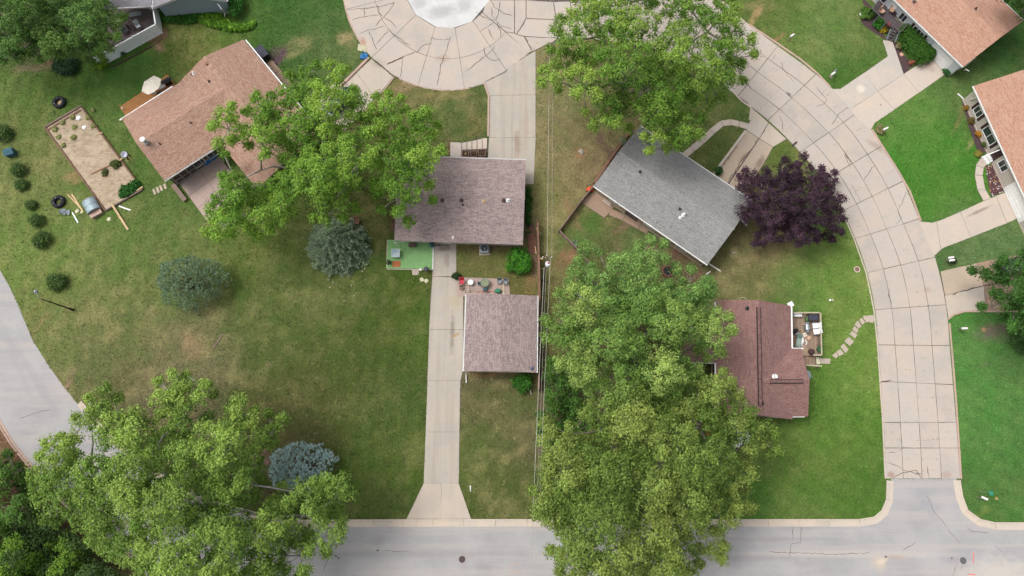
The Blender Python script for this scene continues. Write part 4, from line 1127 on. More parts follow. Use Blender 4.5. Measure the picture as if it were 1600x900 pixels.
# H6 orange house top right -----------------------------------------------------------
h6 = House('house', 'orange shingled house with white walls and a dark corner deck at the top right', (1480,20))
g6 = h6.gable([(1514,111),(1302,-94),(1386,-168),(1591,25)], 3.1, 1.3, M['sh_orange'], M['wall_white'], gutters=(1, -1), over=.5)
sg6 = 1 if (Vector(g6['W'](0, 1, 0)) - g6['c']).x < 0 else -1
def along(g, px, py):     # position along the ridge of the foot of a pixel
    q_ = P(px, py, 1.3) - g['c']; return q_.dot(g['u'])
h6.window(g6, along(g6,1441,46), sg6, 1.7, 1.0, 1.5, shutters=M['shutter'], mull=2)
h6.window(g6, along(g6,1416,24), sg6, 1.0, 1.2, 1.5); h6.door(g6, along(g6,1400,8), sg6, 1.0); h6.window(g6, along(g6,1385,-8), sg6, 1.4, 1.1, 1.5)
h6.door(g6, along(g6,1474,84), sg6, 3.4, 2.1, M['white'], 'garage_door', 4)
h6.boxvent(1428,3,.34,M['iron']); h6.pipe(1524,14,.09,.3,M['iron'])
mb = MB(); a_, b_ = P(1489,112,0), P(1508,104,0); q_ = P(1480,101,0)
mb.beam((a_.x, a_.y, 1.0), (b_.x, b_.y, 1.0), .08, 2.0); mb.beam((a_.x, a_.y, 1.0), (q_.x, q_.y, 1.0), .08, 2.0); mb.beam((q_.x, q_.y, 1.98), ((a_.x+b_.x)/2, (a_.y+b_.y)/2, 1.98), .9, .06)
mb.build('corner_screen', M['vinyl'], h6.root)
h6.downspout([P(1514,111,2.8), P(1509,108,2.2), P(1506,110,.1)])

# H7 orange house right edge -----------------------------------------------------------
h7 = House('house', 'orange shingled house with shuttered windows and rock bed at the right edge', (1600,230))
g7 = h7.gable([(1525,146),(1640,384),(1760,330),(1645,92)], 3.1, 1.3, M['sh_orange'], M['wall_tan'], gutters=(1, -1), over=.5)
sg7 = 1 if (Vector(g7['W'](0, 1, 0)) - g7['c']).x < 0 else -1
h7.window(g7, along(g7,1534,174), sg7, 1.2, 1.2, 1.5, shutters=M['shutter'])
h7.window(g7, along(g7,1552,211), sg7, 2.2, 1.2, 1.5, shutters=M['shutter'], mull=1)
h7.door(g7, along(g7,1566,239), sg7, 1.0, mat=M['shutter'])
h7.window(g7, along(g7,1574,258), sg7, 1.3, 1.2, 1.5)
h7.door(g7, along(g7,1592,315), sg7, 4.6, 2.1, M['white'], 'garage_door', 4)
mb = MB(); mb.beam(P(1496,146,.1), P(1510,159,.1), .12, .1); mb.beam(P(1510,159,.1), P(1525,152,2.6), .1, .1); mb.build('downspout', M['white'], h7.root)
mb = MB(); mb.beam(P(1534,246,1.0), P(1562,234,2.4), .12, .12); mb.build('porch_rail', M['white'], h7.root)
for k in range(2):
    mb = MB(); c_ = P(1540 + k * 2.5, 251 - k * 2, 0); mb.box((c_.x, c_.y, .1 + k * .15), (1.1, .42, .2 + k * .3), R(-64)); mb.build('entry_step', M['white'], h7.root)

# H0 blue-grey house top left --------------------------------------------------------
h0 = House('house', 'pale blue sided house with a slate coloured roof at the top left edge', (295,-20))
g0 = h0.gable([(353,6),(353,-150),(240,-150),(240,8)], 3.0, 1.7, M['sh_slate'], M['wall_blue'], gutters=(1, -1), over=.45, rake=.5)
g0b = h0.gable([(241,-8-56),(168,-8-56),(168,12),(241,10)], 2.7, .5, M['sh_slate'], M['wall_blue'], gutters=(), over=.3, walls=False)
h0.downspout([P(340,6,2.8), P(346,14,2.3), P(351,20,.3), P(351.5,30,.08)])
mb = MB(); 
for x_ in (186, 237):
    c_ = P(x_, 16); mb.beam((c_.x, c_.y, 0), (c_.x, c_.y, 2.6), .14, .14)
mb.build('porch_post', M['white'], h0.root)
mb = MB(); mb.beam(P(178,13.5,2.62), P(240,10,2.62), .12, .16); mb.build('fascia', M['white'], h0.root)

# ------------------------------------------------------------------ fences
def fence(label, pts, hgt, mat, panel=2.4, name='fence', thick=.05, postw=.12, rail=True, plank=None, postmat=None):
    pw = PL(pts)
    t = thing(name, label, 'fence', pw[0])
    for i in range(len(pw) - 1):
        k = max(1, round((pw[i + 1] - pw[i]).length / panel))
        for j in range(k):
            a, b_ = pw[i].lerp(pw[i + 1], j / k), pw[i].lerp(pw[i + 1], (j + 1) / k)
            d_ = (b_ - a).normalized()
            mb = MB()
            if plank:
                m_ = max(1, int((b_ - a).length / plank))
                for q_ in range(m_):
                    u0, u1 = a.lerp(b_, (q_ + .06) / m_), a.lerp(b_, (q_ + .94) / m_)
                    h_ = hgt * random.uniform(.975, 1.0)
                    mb.beam((u0.x, u0.y, h_ / 2 + .03), (u1.x, u1.y, h_ / 2 + .03), thick * .5, h_)
            else: mb.beam((a.x, a.y, hgt / 2 + .04), (b_.x, b_.y, hgt / 2 + .04), thick * .6, hgt - .08)
            mb.build('panel', mat, t)
            if rail:
                mb = MB(); 
                for z in (hgt - .02, .25): mb.beam((a.x, a.y, z), (b_.x, b_.y, z), thick * 1.8, .09)
                mb.build('rail', postmat or mat, t)
            mb = MB(); mb.box((a.x, a.y, hgt / 2 + .06), (postw, postw, hgt + .12), math.atan2(d_.y, d_.x)); mb.build('post', postmat or mat, t)
    a = pw[-1]; mb = MB(); mb.box((a.x, a.y, hgt / 2 + .06), (postw, postw, hgt + .12)); mb.build('post', postmat or mat, t)
    return t
fence('white vinyl privacy fence enclosing the dark patio of the blue house', [(160,104),(186,90),(220,71),(254.5,52),(249,20)], 1.9, M['vinyl'], 2.4, thick=.08)
fence('tall brown board fence along the power line east of the garage', [(839,352),(841,400),(842,440),(842.5,500),(842,560),(841,610)], 1.5, M['wood_brown'], 2.4, plank=.16, postw=.17, thick=.12)
fence('low weathered board fence round the back lawn of the grey house', [(931,289),(907,318),(873,364),(897,388),(925,420)], 1.0, M['wood_grey'], 2.2, plank=.15, thick=.06)
fence('brown timber edging fence along the north west wall of the grey house', [(928,288),(950,254),(985,204)], .5, M['wood_brown'], 2.4, plank=.2, thick=.2)
# ------------------------------------------------------------------ vegetation
def raw_mesh(name, verts, nper, mat, tint=None, parent=None, smooth=False):
    """verts (F, nper, 3) world coordinates, one polygon each; tint (F, 3)"""
    off = root_loc(parent); F_ = len(verts)
    co = verts.reshape(-1, 3) - np.array([off.x, off.y, off.z])
    me = bpy.data.meshes.new(name)
    me.vertices.add(F_ * nper); me.vertices.foreach_set('co', co.astype(np.float32).ravel())
    me.loops.add(F_ * nper); me.loops.foreach_set('vertex_index', np.arange(F_ * nper, dtype=np.int32))
    me.polygons.add(F_); me.polygons.foreach_set('loop_start', np.arange(0, F_ * nper, nper, dtype=np.int32)); me.polygons.foreach_set('loop_total', np.full(F_, nper, np.int32))
    me.update()
    if tint is not None:
        a = me.color_attributes.new('tint', 'FLOAT_COLOR', 'POINT')
        t = np.repeat(np.concatenate([tint, np.ones((F_, 1))], 1), nper, axis=0)
        a.data.foreach_set('color', t.astype(np.float32).ravel())
    me.materials.append(mat)
    o = bpy.data.objects.new(name, me); C.objects.link(o)
    if parent is not None: o.parent = parent
    return o

def unit(v): return v / (np.linalg.norm(v, axis=-1, keepdims=True) + 1e-9)

def leaves(cent, nrm, size, rngl, aspect=1.7):
    """rhombic leaves at cent facing nrm -> (N,4,3)"""
    N = len(cent)
    r_ = rngl.normal(size=(N, 3)); t = unit(np.cross(nrm, r_)); b_ = np.cross(nrm, t)
    s = size[:, None]
    fold = nrm * s * 0.12
    return np.stack([cent - t * s * .5 * aspect, cent + b_ * s * .5 - t * s * .1 + fold, cent + t * s * .5 * aspect, cent - b_ * s * .5 - t * s * .1 + fold], 1)

def in_poly(x, y, poly):
    x = np.asarray(x, float); y = np.asarray(y, float); r_ = np.zeros(x.shape, bool); n_ = len(poly); j = n_ - 1
    for i in range(n_):
        xi, yi = poly[i]; xj, yj = poly[j]
        if yi != yj:
            c_ = ((yi > y) != (yj > y)) & (x < (xj - xi) * (y - yi) / (yj - yi) + xi); r_ ^= c_
        j = i
    return r_

def edge_dist(x, y, poly):
    x = np.asarray(x, float); y = np.asarray(y, float); d = np.full(x.shape, 1e9); n_ = len(poly)
    for i in range(n_):
        a = np.array(poly[i], float); b_ = np.array(poly[(i + 1) % n_], float); e = b_ - a; L = (e ** 2).sum()
        t = np.clip(((x - a[0]) * e[0] + (y - a[1]) * e[1]) / (L + 1e-9), 0, 1)
        d = np.minimum(d, np.hypot(x - a[0] - t * e[0], y - a[1] - t * e[1]))
    return d

def scatter(poly, sp_, rg, tries=30):
    xs_ = [p[0] for p in poly]; ys_ = [p[1] for p in poly]
    n_ = int((max(xs_) - min(xs_)) * (max(ys_) - min(ys_)) / (sp_ * sp_) * tries * .35) + 60
    cx = rg.uniform(min(xs_), max(xs_), n_); cy = rg.uniform(min(ys_), max(ys_), n_)
    k = in_poly(cx, cy, poly); cx, cy = cx[k], cy[k]
    keep = []; cell = {}
    for x, y in zip(cx, cy):
        gx, gy = int(x // sp_), int(y // sp_); ok = True
        for a in (-1, 0, 1):
            for b_ in (-1, 0, 1):
                for q_ in cell.get((gx + a, gy + b_), ()):
                    if (q_[0] - x) ** 2 + (q_[1] - y) ** 2 < sp_ * sp_: ok = False; break
                if not ok: break
            if not ok: break
        if ok: cell.setdefault((gx, gy), []).append((x, y)); keep.append((x, y))
    return np.array(keep)

def Pn(px, py, z):
    x = (px - 800) / F; y = (450 - py) / F; ct, st = math.cos(TILT), math.sin(TILT)
    dx, dy, dz = x, y * ct + st, y * st - ct; s = (z - H) / dz
    return np.stack([dx * s, dy * s, z + 0 * px], -1)

def clump_leaves(cc_, rc, tint, rg, sprigs=20, per=14, leaf=.19, flat=.7, jit=.15, hang=0.0, tvar=.16):
    """cc_ (K,3) clump centres, rc (K,) radii, tint (K,3) -> leaf quads + tint"""
    K = len(cc_)
    d = unit(rg.normal(size=(K, sprigs, 3)) + np.array([0, 0, .75])); d[..., 2] = np.where(d[..., 2] < -.35, -d[..., 2], d[..., 2])
    rr = rc[:, None, None] * rg.uniform(.55, 1.08, (K, sprigs, 1))
    sc_ = cc_[:, None, :] + d * rr * np.array([1, 1, flat])
    srad = rg.uniform(.75, 1.35, (K, sprigs, 1, 1)) * jit * 1.3
    off = rg.normal(size=(K, sprigs, per, 3)) * srad * np.array([1, 1, .7])
    lc = sc_[:, :, None, :] + off
    if hang: lc[..., 2] -= hang * (off ** 2).sum(-1)
    n_ = unit(d[:, :, None, :] * .55 + off / (jit * 3) + np.array([0, 0, .55]) + rg.normal(size=lc.shape) * .55)
    sz = leaf * rg.uniform(.65, 1.3, (K, sprigs, per))
    st_ = rg.normal(size=(K, sprigs, 1, 1)) * tvar * .8
    lt = tint[:, None, None, :] * (1 + st_ + rg.normal(size=(K, sprigs, per, 1)) * tvar)
    # sprigs that point upward get brighter, yellower leaves
    up_tint = np.clip(d[..., 2:3] * .9, 0, 1)[:, :, None, :] * rg.uniform(.3, 1, (K, sprigs, per, 1))
    lt = lt * (1 + up_tint * np.array([.46, .30, .06]))
    lc = lc.reshape(-1, 3); 
    return leaves(lc, n_.reshape(-1, 3), sz.reshape(-1), rg), np.clip(lt.reshape(-1, 3), 0.002, .9)

def tree(name, label, poly, zt, zb, trunk, tint, cat='tree', bough=56, clump=17.5, seed=1, leaf=.135, sprigs=23, per=20, bark=None, holes=(), group=None, trunkr=.42, gap=.5, under=.8, limbsN=7, tint2=None, flat=.82, jit=.145, branch_show=1.0, rough=1.0):
    rg = np.random.default_rng(seed)
    tb = P(*trunk)
    t = thing(name, label, cat, tb, group)
    area = abs(sum(poly[i][0] * poly[(i + 1) % len(poly)][1] - poly[(i + 1) % len(poly)][0] * poly[i][1] for i in range(len(poly)))) / 2
    D = .42 * math.sqrt(area)
    B = scatter(poly, bough, rg)
    C0 = scatter(poly, clump, rg)
    if len(B) == 0: B = np.array([[sum(p[0] for p in poly) / len(poly), sum(p[1] for p in poly) / len(poly)]])
    bz = rg.normal(size=len(B)) * 1.0 * rough
    db = np.hypot(C0[:, None, 0] - B[None, :, 0], C0[:, None, 1] - B[None, :, 1]); ib = db.argmin(1); dm = db.min(1)
    keep = rg.uniform(size=len(C0)) > gap * .55 * np.clip((dm / bough - .50) * 3.2, 0, 1)
    for hx, hy, hr in holes: keep &= np.hypot(C0[:, 0] - hx, C0[:, 1] - hy) > hr
    C0, ib, dm = C0[keep], ib[keep], dm[keep]
    ed = edge_dist(C0[:, 0], C0[:, 1], poly); dn = np.clip(ed / D, 0, 1)
    z = zb + (zt - zb) * np.sqrt(np.clip(1 - (1 - dn) ** 2, 0, 1)) + bz[ib] - 2.1 * rough * (dm / (bough * .5)) ** 2 + rg.normal(size=len(C0)) * .55
    z = np.maximum(z, zb * .72)
    scl = 16.0 / F * (H - (zt + zb) / 2) / 14.2
    rc = clump / 16.0 * 1.0 * rg.uniform(.8, 1.25, len(C0)) * (.80 + .2 * dn)
    rc = np.minimum(rc, .34 + ed / 16.0 * .95)
    top = Pn(C0[:, 0], C0[:, 1], z)
    # shaded inner layer, lower down
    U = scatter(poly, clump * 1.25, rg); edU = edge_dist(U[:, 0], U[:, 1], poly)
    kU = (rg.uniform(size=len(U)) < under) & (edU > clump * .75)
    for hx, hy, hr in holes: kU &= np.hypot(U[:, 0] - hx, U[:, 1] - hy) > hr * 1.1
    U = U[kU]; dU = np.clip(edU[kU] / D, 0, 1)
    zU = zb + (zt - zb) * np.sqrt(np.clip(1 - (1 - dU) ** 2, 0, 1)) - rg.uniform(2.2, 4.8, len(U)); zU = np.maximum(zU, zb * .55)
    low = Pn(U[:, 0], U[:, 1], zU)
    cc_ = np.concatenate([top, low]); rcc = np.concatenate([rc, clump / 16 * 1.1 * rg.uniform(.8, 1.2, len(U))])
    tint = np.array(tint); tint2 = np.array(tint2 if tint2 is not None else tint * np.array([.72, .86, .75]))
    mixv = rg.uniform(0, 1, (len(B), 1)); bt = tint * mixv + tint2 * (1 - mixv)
    tt = np.concatenate([bt[ib], np.tile(tint2 * .95, (len(U), 1))]) * (1 + rg.normal(size=(len(cc_), 1)) * .08)  # lower leaves take the darker tint: crown shade painted into their colour
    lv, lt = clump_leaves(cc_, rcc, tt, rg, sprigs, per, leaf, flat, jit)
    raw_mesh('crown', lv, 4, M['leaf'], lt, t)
    # wood: trunk, limbs to the boughs, twigs to the clumps
    bark = bark or M['bark']
    zf = zb * .42
    crown_c = Vector(cc_.mean(0)); fork = Vector((tb.x * .8 + crown_c.x * .2, tb.y * .8 + crown_c.y * .2, zf))
    mb = MB(); mb.tube([(tb.x, tb.y, -.2), (tb.x, tb.y, .15), (tb.x + .05, tb.y, .7), tuple((Vector((tb.x, tb.y, zf * .5)) + fork) / 2), tuple(fork), tuple(fork.lerp(crown_c, .25))],
                       [trunkr * 1.7, trunkr * 1.35, trunkr, trunkr * .85, trunkr * .75, trunkr * .5], 10)
    mb.build('trunk', bark, t, smooth=True)
    bc = []
    for k in range(len(B)):
        s_ = top[ib == k]
        if len(s_): bc.append(Vector(s_.mean(0)) - Vector((0, 0, .8)))
        else: bc.append(None)
    ang = [math.atan2(v.y - fork.y, v.x - fork.x) if v is not None else None for v in bc]
    order = [k for k in range(len(B)) if bc[k] is not None]
    order.sort(key=lambda k: ang[k])
    nl = max(1, min(limbsN, len(order)))
    groups_ = [order[i * len(order) // nl:(i + 1) * len(order) // nl] for i in range(nl)]
    tw = MB()
    for gr in groups_:
        if not gr: continue
        m_ = sum((bc[k] for k in gr), Vector()) / len(gr)
        mid = fork.lerp(m_, .5) + Vector((rg.normal() * .5, rg.normal() * .5, -.4))
        end = fork.lerp(m_, .92); end.z -= .6
        mb = MB(); mb.tube([fork, fork.lerp(mid, .5) + Vector((0, 0, .3)), mid, mid.lerp(end, .5) + Vector((rg.normal() * .3, rg.normal() * .3, .2)), end], [trunkr * .5, trunkr * .42, trunkr * .34, trunkr * .25, trunkr * .15], 7)
        for k in gr:
            s0 = mid if (bc[k] - mid).length < (bc[k] - end).length else end
            e_ = bc[k]; h_ = s0.lerp(e_, .5) + Vector((rg.normal() * .3, rg.normal() * .3, .3))
            mb.tube([s0, h_, e_], [trunkr * .22, trunkr * .16, trunkr * .09], 5)
        mb.build('limb', bark, t, smooth=True)
    for i in range(len(top)):
        k = ib[i]
        if bc[k] is None: continue
        e_ = Vector(top[i]) - Vector((0, 0, .1)); s0 = bc[k]
        m_ = s0.lerp(e_, .5) + Vector((rg.normal() * .12, rg.normal() * .12, .1))
        tw.tube([s0, m_, e_], [.05, .04, .015], 4, cap=False)
        for _ in range(3):
            q_ = e_ + Vector(rg.normal(size=3) * rc[i] * .45) ; q_.z = e_.z + abs(rg.normal()) * .25
            tw.tube([m_, q_], [.025, .008], 3, cap=False)
    tw.build('twigs', bark, t)['kind'] = 'stuff'
    return t

def shrub(label, px, py, rpx, h, tint, name='shrub', cat='shrub', group=None, seed=3, rpy=None, rot=0.0, leaf=.10, sprigs=10, per=9, clump=.34, tint2=None, poly=None, flatTop=.6):
    rg = np.random.default_rng(seed); base = P(px, py); t = thing(name, label, cat, base, group)
    mpp = (P(px + 1, py) - base).length; rx = rpx * mpp; ry = (rpy or rpx) * mpp
    area = PI * rx * ry; K = int(area * 3.0 / (clump * clump * PI)) + 8
    if poly is None:
        a = rg.uniform(0, 2 * PI, K); r_ = np.sqrt(rg.uniform(0, 1, K)); wob = 1 + .10 * np.sin(a * 3 + seed) + .08 * np.sin(a * 7 + seed * 2)
        u = r_ * np.cos(a) * wob * (rx - clump * .5); v = r_ * np.sin(a) * wob * (ry - clump * .5)
        x = base.x + u * math.cos(rot) - v * math.sin(rot); y = base.y + u * math.sin(rot) + v * math.cos(rot); q_ = 1 - r_
        z = h * (flatTop + (1 - flatTop) * np.sqrt(np.clip(1 - r_ ** 2.5, 0, 1))) - clump * .5 - rg.uniform(0, 1, K) ** 2 * h * .5
    else:
        pw = [(v.x, v.y) for v in PL(poly)]
        s_ = scatter(pw, clump * .75, rg); x, y = s_[:, 0], s_[:, 1]; K = len(x)
        z = h * np.clip(.62 + edge_dist(x, y, pw) * .9, 0, 1) - clump * .5 - rg.uniform(0, 1, K) ** 2 * h * .25
    cc_ = np.stack([x, y, np.maximum(z, .12)], -1); tint = np.array(tint); tint2 = tint * .75 if tint2 is None else np.array(tint2)
    m_ = rg.uniform(0, 1, (K, 1)); lv, lt = clump_leaves(cc_, np.full(K, clump) * rg.uniform(.8, 1.3, K), tint * m_ + tint2 * (1 - m_), rg, sprigs, per, leaf, .9, clump * .3)
    raw_mesh('foliage', lv, 4, M['leaf'], lt, t)
    mb = MB()
    for k in range(5):
        i = rg.integers(0, K); mb.tube([(base.x + rg.normal() * .05, base.y + rg.normal() * .05, -.05), ((base.x + x[i]) / 2, (base.y + y[i]) / 2, h * .35), (x[i], y[i], max(.15, z[i]))], [.05, .035, .015], 5)
    mb.build('stem', M['barkdark'], t)
    return t

def conifer(label, px, py, rpx, h, tint, seed=5, rpy=None, style='radial', rot=0.0, tint2=None, name='spruce_tree', cat='conifer', topshift=True, dens=1.0):
    """needle clusters are bundles of narrow blades round each shoot"""
    rg = np.random.default_rng(seed); base = P(px, py); t = thing(name, label, cat, base)
    mpp = (P(px + 1, py) - base).length * .93; rx = rpx * mpp; ry = (rpy or rpx) * mpp
    sh, dr = [], []
    mb = MB()
    if style == 'radial':
        nlev = 13
        for L_ in range(nlev):
            f = L_ / (nlev - 1); z0 = h * (.10 + .86 * f); rad = (1 - f) ** .75
            nb = int((22 - 13 * f))
            for k in range(nb):
                a = 2 * PI * (k + rg.uniform(-.3, .3)) / nb + L_ * .7; R_ = rad * rg.uniform(.82, 1.06)
                ex = math.cos(a) * R_ * rx; ey = math.sin(a) * R_ * ry; Lb = math.hypot(ex, ey) + .05
                droop = .22 * Lb
                pts = [(base.x + ex * s, base.y + ey * s, z0 + .25 * Lb * s - droop * 1.9 * s * s) for s in (0, .35, .7, 1)]
                mb.tube(pts, [.05, .035, .02, .008], 4, cap=False)
                ns = int(Lb * 14 * dens) + 3
                s = rg.uniform(.18, 1.02, ns) ** .75
                side = rg.normal(size=ns) * .42 * (1.15 - s) * Lb * .42
                nx_, ny_ = -math.sin(a), math.cos(a)
                X = base.x + ex * s + nx_ * side; Y = base.y + ey * s + ny_ * side; Z = z0 + .25 * Lb * s - droop * 1.9 * s * s + rg.normal(size=ns) * .05
                sh.append(np.stack([X, Y, Z], -1))
                d_ = np.stack([math.cos(a) + nx_ * side / (.3 * Lb + .1) * .8, math.sin(a) + ny_ * side / (.3 * Lb + .1) * .8, np.full(ns, .25)], -1); dr.append(unit(d_))
    else:
        K = int(PI * rx * ry * 44 * dens); a = rg.uniform(0, 2 * PI, K); r_ = np.sqrt(rg.uniform(0, 1, K))
        wob = 1 + .07 * np.sin(a * 3 + seed) + .06 * np.sin(a * 8 + seed)
        u = r_ * np.cos(a) * rx * wob; v = r_ * np.sin(a) * ry * wob
        X = base.x + u * math.cos(rot) - v * math.sin(rot); Y = base.y + u * math.sin(rot) + v * math.cos(rot)
        # plumes: lobed surface
        lob = scatter([(base.x - 1.3 * max(rx, ry) + 2.6 * max(rx, ry) * i, base.y - 1.3 * max(rx, ry) + 2.6 * max(rx, ry) * j) for i, j in ((0, 0), (1, 0), (1, 1), (0, 1))], .62, rg)
        dl = np.hypot(X[:, None] - lob[None, :, 0], Y[:, None] - lob[None, :, 1]); il = dl.argmin(1); dm = dl.min(1)
        Z = h * (.30 + .68 * np.sqrt(np.clip(1 - r_ ** 2, 0, 1))) - (dm / .34) ** 2 * .22 + rg.normal(size=len(lob))[il] * .16 - rg.uniform(0, 1, K) ** 3 * .5
        sh.append(np.stack([X, Y, np.maximum(Z, .1)], -1))
        od = np.stack([(X - lob[il, 0]) * 2.2, (Y - lob[il, 1]) * 2.2, np.full(K, .55)], -1) + np.stack([(X - base.x) / rx, (Y - base.y) / ry, np.zeros(K)], -1) * .5
        dr.append(unit(od))
        for k in range(26):
            i = rg.integers(0, K); mb.tube([(base.x, base.y, h * .12), ((base.x + X[i]) / 2, (base.y + Y[i]) / 2, Z[i] * .5), (X[i], Y[i], max(.2, Z[i] - .15))], [.07, .05, .02], 4, cap=False)
    sh = np.concatenate(sh); dr = np.concatenate(dr); K = len(sh); per = 9
    d = unit(dr[:, None, :] + rg.normal(size=(K, per, 3)) * .55)
    Ln = rg.uniform(.14, .28, (K, per, 1)); wd = .034
    s0 = np.repeat(sh[:, None, :], per, 1) + rg.normal(size=(K, per, 3)) * .05; side = unit(np.cross(d, rg.normal(size=(K, per, 3)))) * wd
    tri = np.stack([s0 - side, s0 + side, s0 + d * Ln], 2).reshape(-1, 3, 3)
    tint = np.array(tint); tint2 = np.array(tint2) if tint2 is not None else tint * .7
    m_ = rg.uniform(0, 1, (K, 1, 1)); tt = (tint * m_ + tint2 * (1 - m_)) * (1 + rg.normal(size=(K, per, 1)) * .15)
    raw_mesh('crown', tri, 3, M['needle'], np.clip(tt.reshape(-1, 3), .003, .9), t)
    mb.build('limb', M['barkdark'], t)
    m2 = MB(); m2.tube([(base.x, base.y, -.1), (base.x, base.y, h * .5), (base.x, base.y, h * .97)], [.22, .14, .02], 8); m2.build('trunk', M['barkdark'], t)
    return t

g_ = lambda *c: np.array(alb(*c, k=1.0))
T1P = [(437,131),(446,112),(470,107),(485,105),(497,97),(520,94),(540,99),(546,112),(536,128),(539,140),(556,137),(574,147),(582,160),(568,172),(578,168),(581,155),(592,148),(602,146),(620,148),(631,153),(636,165),(634,176),(645,168),(656,164),(670,170),(680,180),(688,197),(685,212),(688,222),(697,240),(690,256),(684,262),(680,275),(677,300),(676,322),(668,332),(659,338),(650,330),(655,350),(646,362),(634,371),(622,362),(616,355),(628,345),(612,338),(600,342),(592,332),(592,316),(578,304),(564,292),(560,303),(563,318),(561,331),(548,340),(530,344),(515,349),(499,347),(484,338),(478,330),(462,335),(453,343),(448,356),(438,364),(425,362),(407,373),(392,366),(375,374),(357,375),(340,378),(328,380),(322,370),(321,357),(330,345),(318,338),(322,325),(334,312),(339,288),(350,272),(364,266),(382,274),(392,288),(404,290),(417,279),(432,266),(442,254),(436,246),(420,250),(407,243),(396,246),(388,232),(376,226),(364,224),(358,236),(348,246),(338,238),(330,226),(326,208),(330,190),(334,174),(348,166),(362,164),(371,168),(374,184),(382,186),(380,165),(385,148),(400,142),(417,146),(428,150)]
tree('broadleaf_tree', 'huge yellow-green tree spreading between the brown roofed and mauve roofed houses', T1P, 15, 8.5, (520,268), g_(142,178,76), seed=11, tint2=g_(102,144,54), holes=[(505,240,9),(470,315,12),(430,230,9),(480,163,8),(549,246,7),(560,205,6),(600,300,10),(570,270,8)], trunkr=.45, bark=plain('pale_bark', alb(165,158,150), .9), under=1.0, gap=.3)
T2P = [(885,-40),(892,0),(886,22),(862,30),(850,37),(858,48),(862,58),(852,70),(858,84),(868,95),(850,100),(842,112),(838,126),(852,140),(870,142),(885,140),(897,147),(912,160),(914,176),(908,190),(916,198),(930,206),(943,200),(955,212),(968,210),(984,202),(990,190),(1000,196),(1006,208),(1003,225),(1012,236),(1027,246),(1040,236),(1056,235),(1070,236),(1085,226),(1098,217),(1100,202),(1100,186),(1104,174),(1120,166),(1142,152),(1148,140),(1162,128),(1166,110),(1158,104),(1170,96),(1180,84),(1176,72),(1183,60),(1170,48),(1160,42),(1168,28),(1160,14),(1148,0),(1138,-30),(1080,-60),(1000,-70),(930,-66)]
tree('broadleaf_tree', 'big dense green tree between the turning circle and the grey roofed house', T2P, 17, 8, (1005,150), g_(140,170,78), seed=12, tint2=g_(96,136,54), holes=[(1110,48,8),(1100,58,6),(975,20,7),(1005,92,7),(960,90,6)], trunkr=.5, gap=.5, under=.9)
T3aP = [(898,383),(915,376),(932,378),(936,396),(947,408),(957,400),(972,396),(984,394),(992,384),(1004,374),(1018,372),(1034,376),(1044,388),(1046,404),(1036,420),(1030,430),(1042,440),(1056,440),(1048,424),(1054,412),(1066,420),(1080,418),(1096,424),(1108,430),(1118,446),(1120,466),(1112,484),(1090,500),(1060,500),(1020,500),(980,500),(940,495),(905,480),(890,460),(888,440),(884,420),(892,412),(904,405)]
tree('broadleaf_tree', 'pale green tree with a bare fork reaching over the back lawn of the grey house', T3aP, 11, 7, (962,470), g_(140,172,98), seed=13, tint2=g_(104,144,76), holes=[(961,452,9),(962,432,6)], trunkr=.3, gap=.55, limbsN=6)
T3P = [(869,456),(884,448),(900,444),(920,452),(945,462),(975,450),(1005,446),(1040,444),(1075,455),(1100,470),(1115,486),(1138,490),(1151,508),(1146,524),(1138,540),(1134,560),(1120,556),(1097,562),(1090,552),(1082,570),(1100,575),(1104,590),(1090,606),(1070,628),(1040,636),(1010,650),(980,648),(955,640),(935,632),(915,622),(895,604),(888,588),(868,578),(856,556),(846,536),(848,518),(852,500),(864,484)]
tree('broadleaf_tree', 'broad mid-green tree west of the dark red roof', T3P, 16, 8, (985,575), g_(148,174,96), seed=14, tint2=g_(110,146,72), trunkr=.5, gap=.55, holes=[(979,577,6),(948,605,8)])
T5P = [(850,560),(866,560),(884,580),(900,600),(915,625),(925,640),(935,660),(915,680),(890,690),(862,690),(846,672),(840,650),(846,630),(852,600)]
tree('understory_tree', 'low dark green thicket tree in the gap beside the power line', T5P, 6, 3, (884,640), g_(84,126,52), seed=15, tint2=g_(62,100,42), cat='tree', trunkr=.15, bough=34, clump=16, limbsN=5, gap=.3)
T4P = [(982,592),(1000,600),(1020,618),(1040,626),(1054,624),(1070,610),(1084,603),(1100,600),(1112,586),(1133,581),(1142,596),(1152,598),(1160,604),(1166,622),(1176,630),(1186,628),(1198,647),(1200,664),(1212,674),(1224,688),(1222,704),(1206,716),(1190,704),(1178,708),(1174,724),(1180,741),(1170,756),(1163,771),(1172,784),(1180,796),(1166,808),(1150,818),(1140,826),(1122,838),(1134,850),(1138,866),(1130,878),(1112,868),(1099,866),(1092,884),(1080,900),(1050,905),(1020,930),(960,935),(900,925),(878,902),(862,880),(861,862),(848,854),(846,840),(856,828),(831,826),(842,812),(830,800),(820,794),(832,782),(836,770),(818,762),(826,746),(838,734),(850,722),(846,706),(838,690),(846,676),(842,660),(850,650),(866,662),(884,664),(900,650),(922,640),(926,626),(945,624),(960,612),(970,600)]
tree('broadleaf_tree', 'largest olive-green tree overhanging the road at the bottom centre', T4P, 18, 9, (1010,770), g_(140,160,84), seed=16, tint2=g_(102,130,60), holes=[(920,755,8),(1148,688,6),(1156,700,7),(946,875,6),(910,870,5)], trunkr=.6, gap=.5, limbsN=9)
